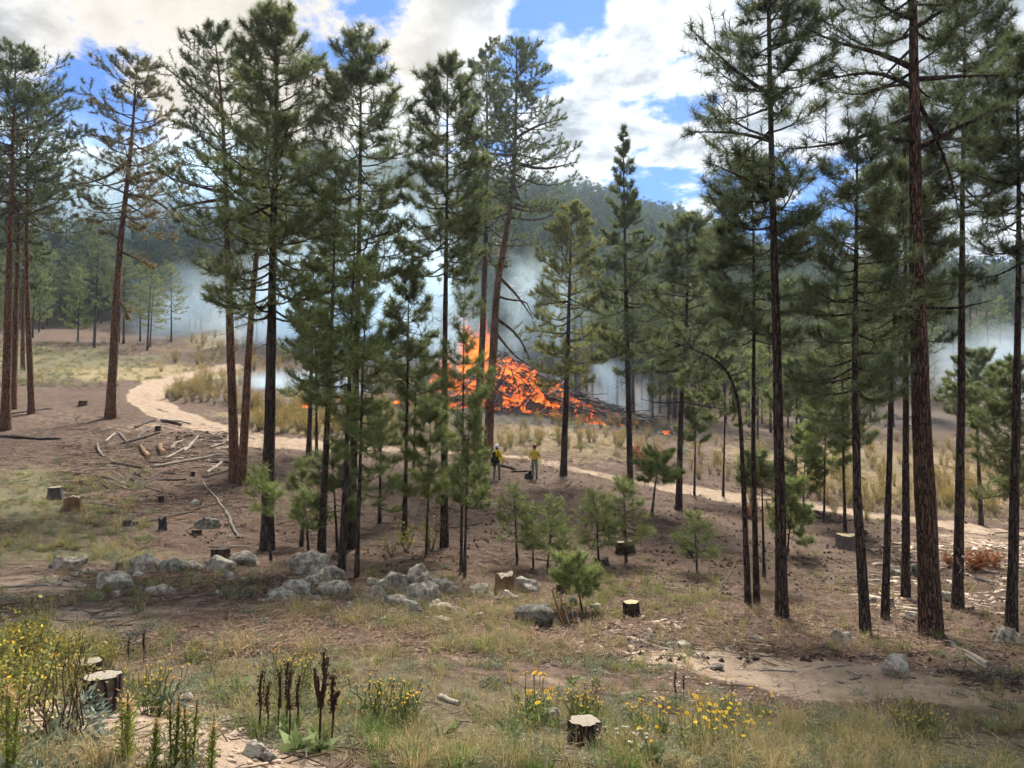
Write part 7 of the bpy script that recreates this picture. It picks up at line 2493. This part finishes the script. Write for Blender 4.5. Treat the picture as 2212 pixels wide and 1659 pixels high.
# white-helmeted firefighter, seen from behind, arms hanging, black pack low on the back
P1 = person(1073, 1036, R(-18), 'firefighter in yellow shirt and white helmet with a black pack, facing the fire', stand(((-.27, -.02, 1.15), (-.27, .04, .90), (-.27, .06, .82)), ((.29, -.04, 1.15), (.30, .02, .90), (.30, .04, .82)), 0.0, (-.01, .02), .16), 'yellow', 'olive', 'white', 'brim')
pk = backpack(P1, (-.05, -.21, 1.02), (.20, .11, .17), 1)
backpack(P1, (-.10, -.16, 1.30), (.07, .06, .15), 2, 'harness_pad')
backpack(P1, (-.12, -.15, .84), (.12, .08, .13), 3, 'belt_pouch')
for sx in (-.11, .11):
    pts = np.array([(sx * .9, -.15, 1.10), (sx, -.145, 1.38), (sx, -.03, 1.535), (sx, .12, 1.42), (sx * 1.1, .13, 1.15)])
    V, F = tubes(smooth_path(pts, 16)[0][None], np.full((1, 16), .022), 6)
    obj('shoulder_strap', mesh('shoulder_strap', V, F, CL['black'], True), P1)
# red-helmeted firefighter looking down at something held in front
P2_ = person(1155, 1035, R(2), 'firefighter in soiled yellow shirt and red helmet, head bowed, hands in front', stand(((-.28, .02, 1.17), (-.12, .25, 1.12), (-.06, .29, 1.14)), ((.28, .02, 1.17), (.12, .25, 1.12), (.06, .29, 1.14)), .03, (0, .05), .10), 'ochre', 'greygreen', 'red', None)
# third firefighter, almost hidden by the leafy pine pair
P3_ = person(1008, 1020, R(-30), 'firefighter in yellow shirt and white helmet mostly hidden behind the leafy pine pair', stand(((-.27, .0, 1.15), (-.25, .10, .92), (-.25, .13, .84)), ((.28, .0, 1.15), (.24, .15, .98), (.23, .19, .92)), 0.0, (0, .02), .12), 'yellow', 'olive', 'white', 'brim')
backpack(P3_, (0, -.20, 1.22), (.16, .09, .22), 4)
# pack on the ground
bp = obj('rucksack', None, loc=hit1(1143, 1034), rot=(0, 0, .3))
tag(bp, 'black rucksack lying on the ground beside the red-helmeted firefighter', 'bag')
rng = np.random.default_rng(3)
q = np.sign(IV3) * np.abs(IV3) ** .6
Vb = q * np.array([.24, .17, .19]) + np.array([0, 0, .15])
Vb[:, 0] += np.where(Vb[:, 2] > .2, (Vb[:, 2] - .2) * .8, 0)
obj('bag_body', mesh('bag_body', Vb, IF3, CL['black'], True), bp)
obj('top_pocket', mesh('top_pocket', q * np.array([.12, .11, .09]) + np.array([.09, 0, .35]), IF3, CL['black'], True), bp)
V, F = tubes(smooth_path(np.array([(-.22, -.16, .05), (-.16, -.20, .16), (-.05, -.19, .2), (.02, -.18, .22)]), 12)[0][None], np.full((1, 12), .012), 5)
obj('strap', mesh('strap', V, F, CL['strap'], True), bp)

# ------------------------------------------------------------------ dark off-road vehicle far back in the wood
vb = hit1(1768, 884)
veh = obj('utility_vehicle', None, loc=vb, rot=(0, 0, .15))
tag(veh, 'dark utility vehicle parked among trunks far back on the right', 'vehicle')
paint = cloth_mat('dark_blue_paint', (0.02, 0.035, 0.055), .2, .35)
glass, gt, go_ = new_mat('vehicle_glass')
gb = gt.n('ShaderNodeBsdfPrincipled', {'Base Color': gt.mix(gt.noise(gt.n('ShaderNodeTexCoord').outputs['Object'], 3, 2), (0.03, 0.04, 0.045), (0.06, 0.075, 0.08)), 'Roughness': .1})
gt.link(gb.outputs[0], go_.inputs[0])


def prism(pts, w, mat, name, parent, y=0.0):
    """side outline (x,z) extruded across"""
    n = len(pts)
    V = np.array([(x, y - w / 2, z) for x, z in pts] + [(x, y + w / 2, z) for x, z in pts])
    me = bpy.data.meshes.new(name)
    faces = [tuple(range(n)), tuple(range(2 * n - 1, n - 1, -1))] + [(i, n + i, n + (i + 1) % n, (i + 1) % n) for i in range(n)]
    me.from_pydata([tuple(v) for v in V], [], [f[::-1] for f in faces])
    me.materials.append(mat)
    o = obj(name, me, parent)
    b = o.modifiers.new('bevel', 'BEVEL')
    b.width = .04
    b.segments = 2
    return o


prism([(-1.9, .45), (-1.95, .95), (-1.2, 1.05), (.9, 1.05), (1.75, .98), (1.9, .8), (1.9, .45), (1.5, .4), (-1.5, .4)], 1.6, paint, 'body', veh)
cab = prism([(-.2, 1.05), (-.05, 1.75), (.75, 1.78), (1.15, 1.05)], 1.45, paint, 'cab', veh)
prism([(-.05, 1.12), (.05, 1.66), (.68, 1.68), (.98, 1.12)], 1.47, glass, 'side_window', cab)
for sx in (-1.2, 1.2):
    for sy in (-.78, .78):
        a = np.arange(20) / 20 * 6.283
        V, F = tubes(np.array([[(sx, sy - .13, .42), (sx, sy - .11, .42), (sx, sy + .11, .42), (sx, sy + .13, .42)]]), np.array([[.30, .42, .42, .30]]), 18)
        w_ = obj('wheel', mesh('wheel', V, F, CL['black'], True), veh)
        V, F = tubes(np.array([[(sx, sy - .135, .42), (sx, sy, .42), (sx, sy + .135, .42)]]), np.array([[.20, .22, .20]]), 14)
        obj('rim', mesh('rim', V, F, CL['strap'], True), w_)
redp = cloth_mat('orange_fuel_can', (0.62, 0.10, 0.04), .1, .5)
prism([(-.95, 1.06), (-.95, 1.42), (-.85, 1.5), (-.6, 1.5), (-.5, 1.42), (-.5, 1.06)], .4, redp, 'fuel_can', veh)
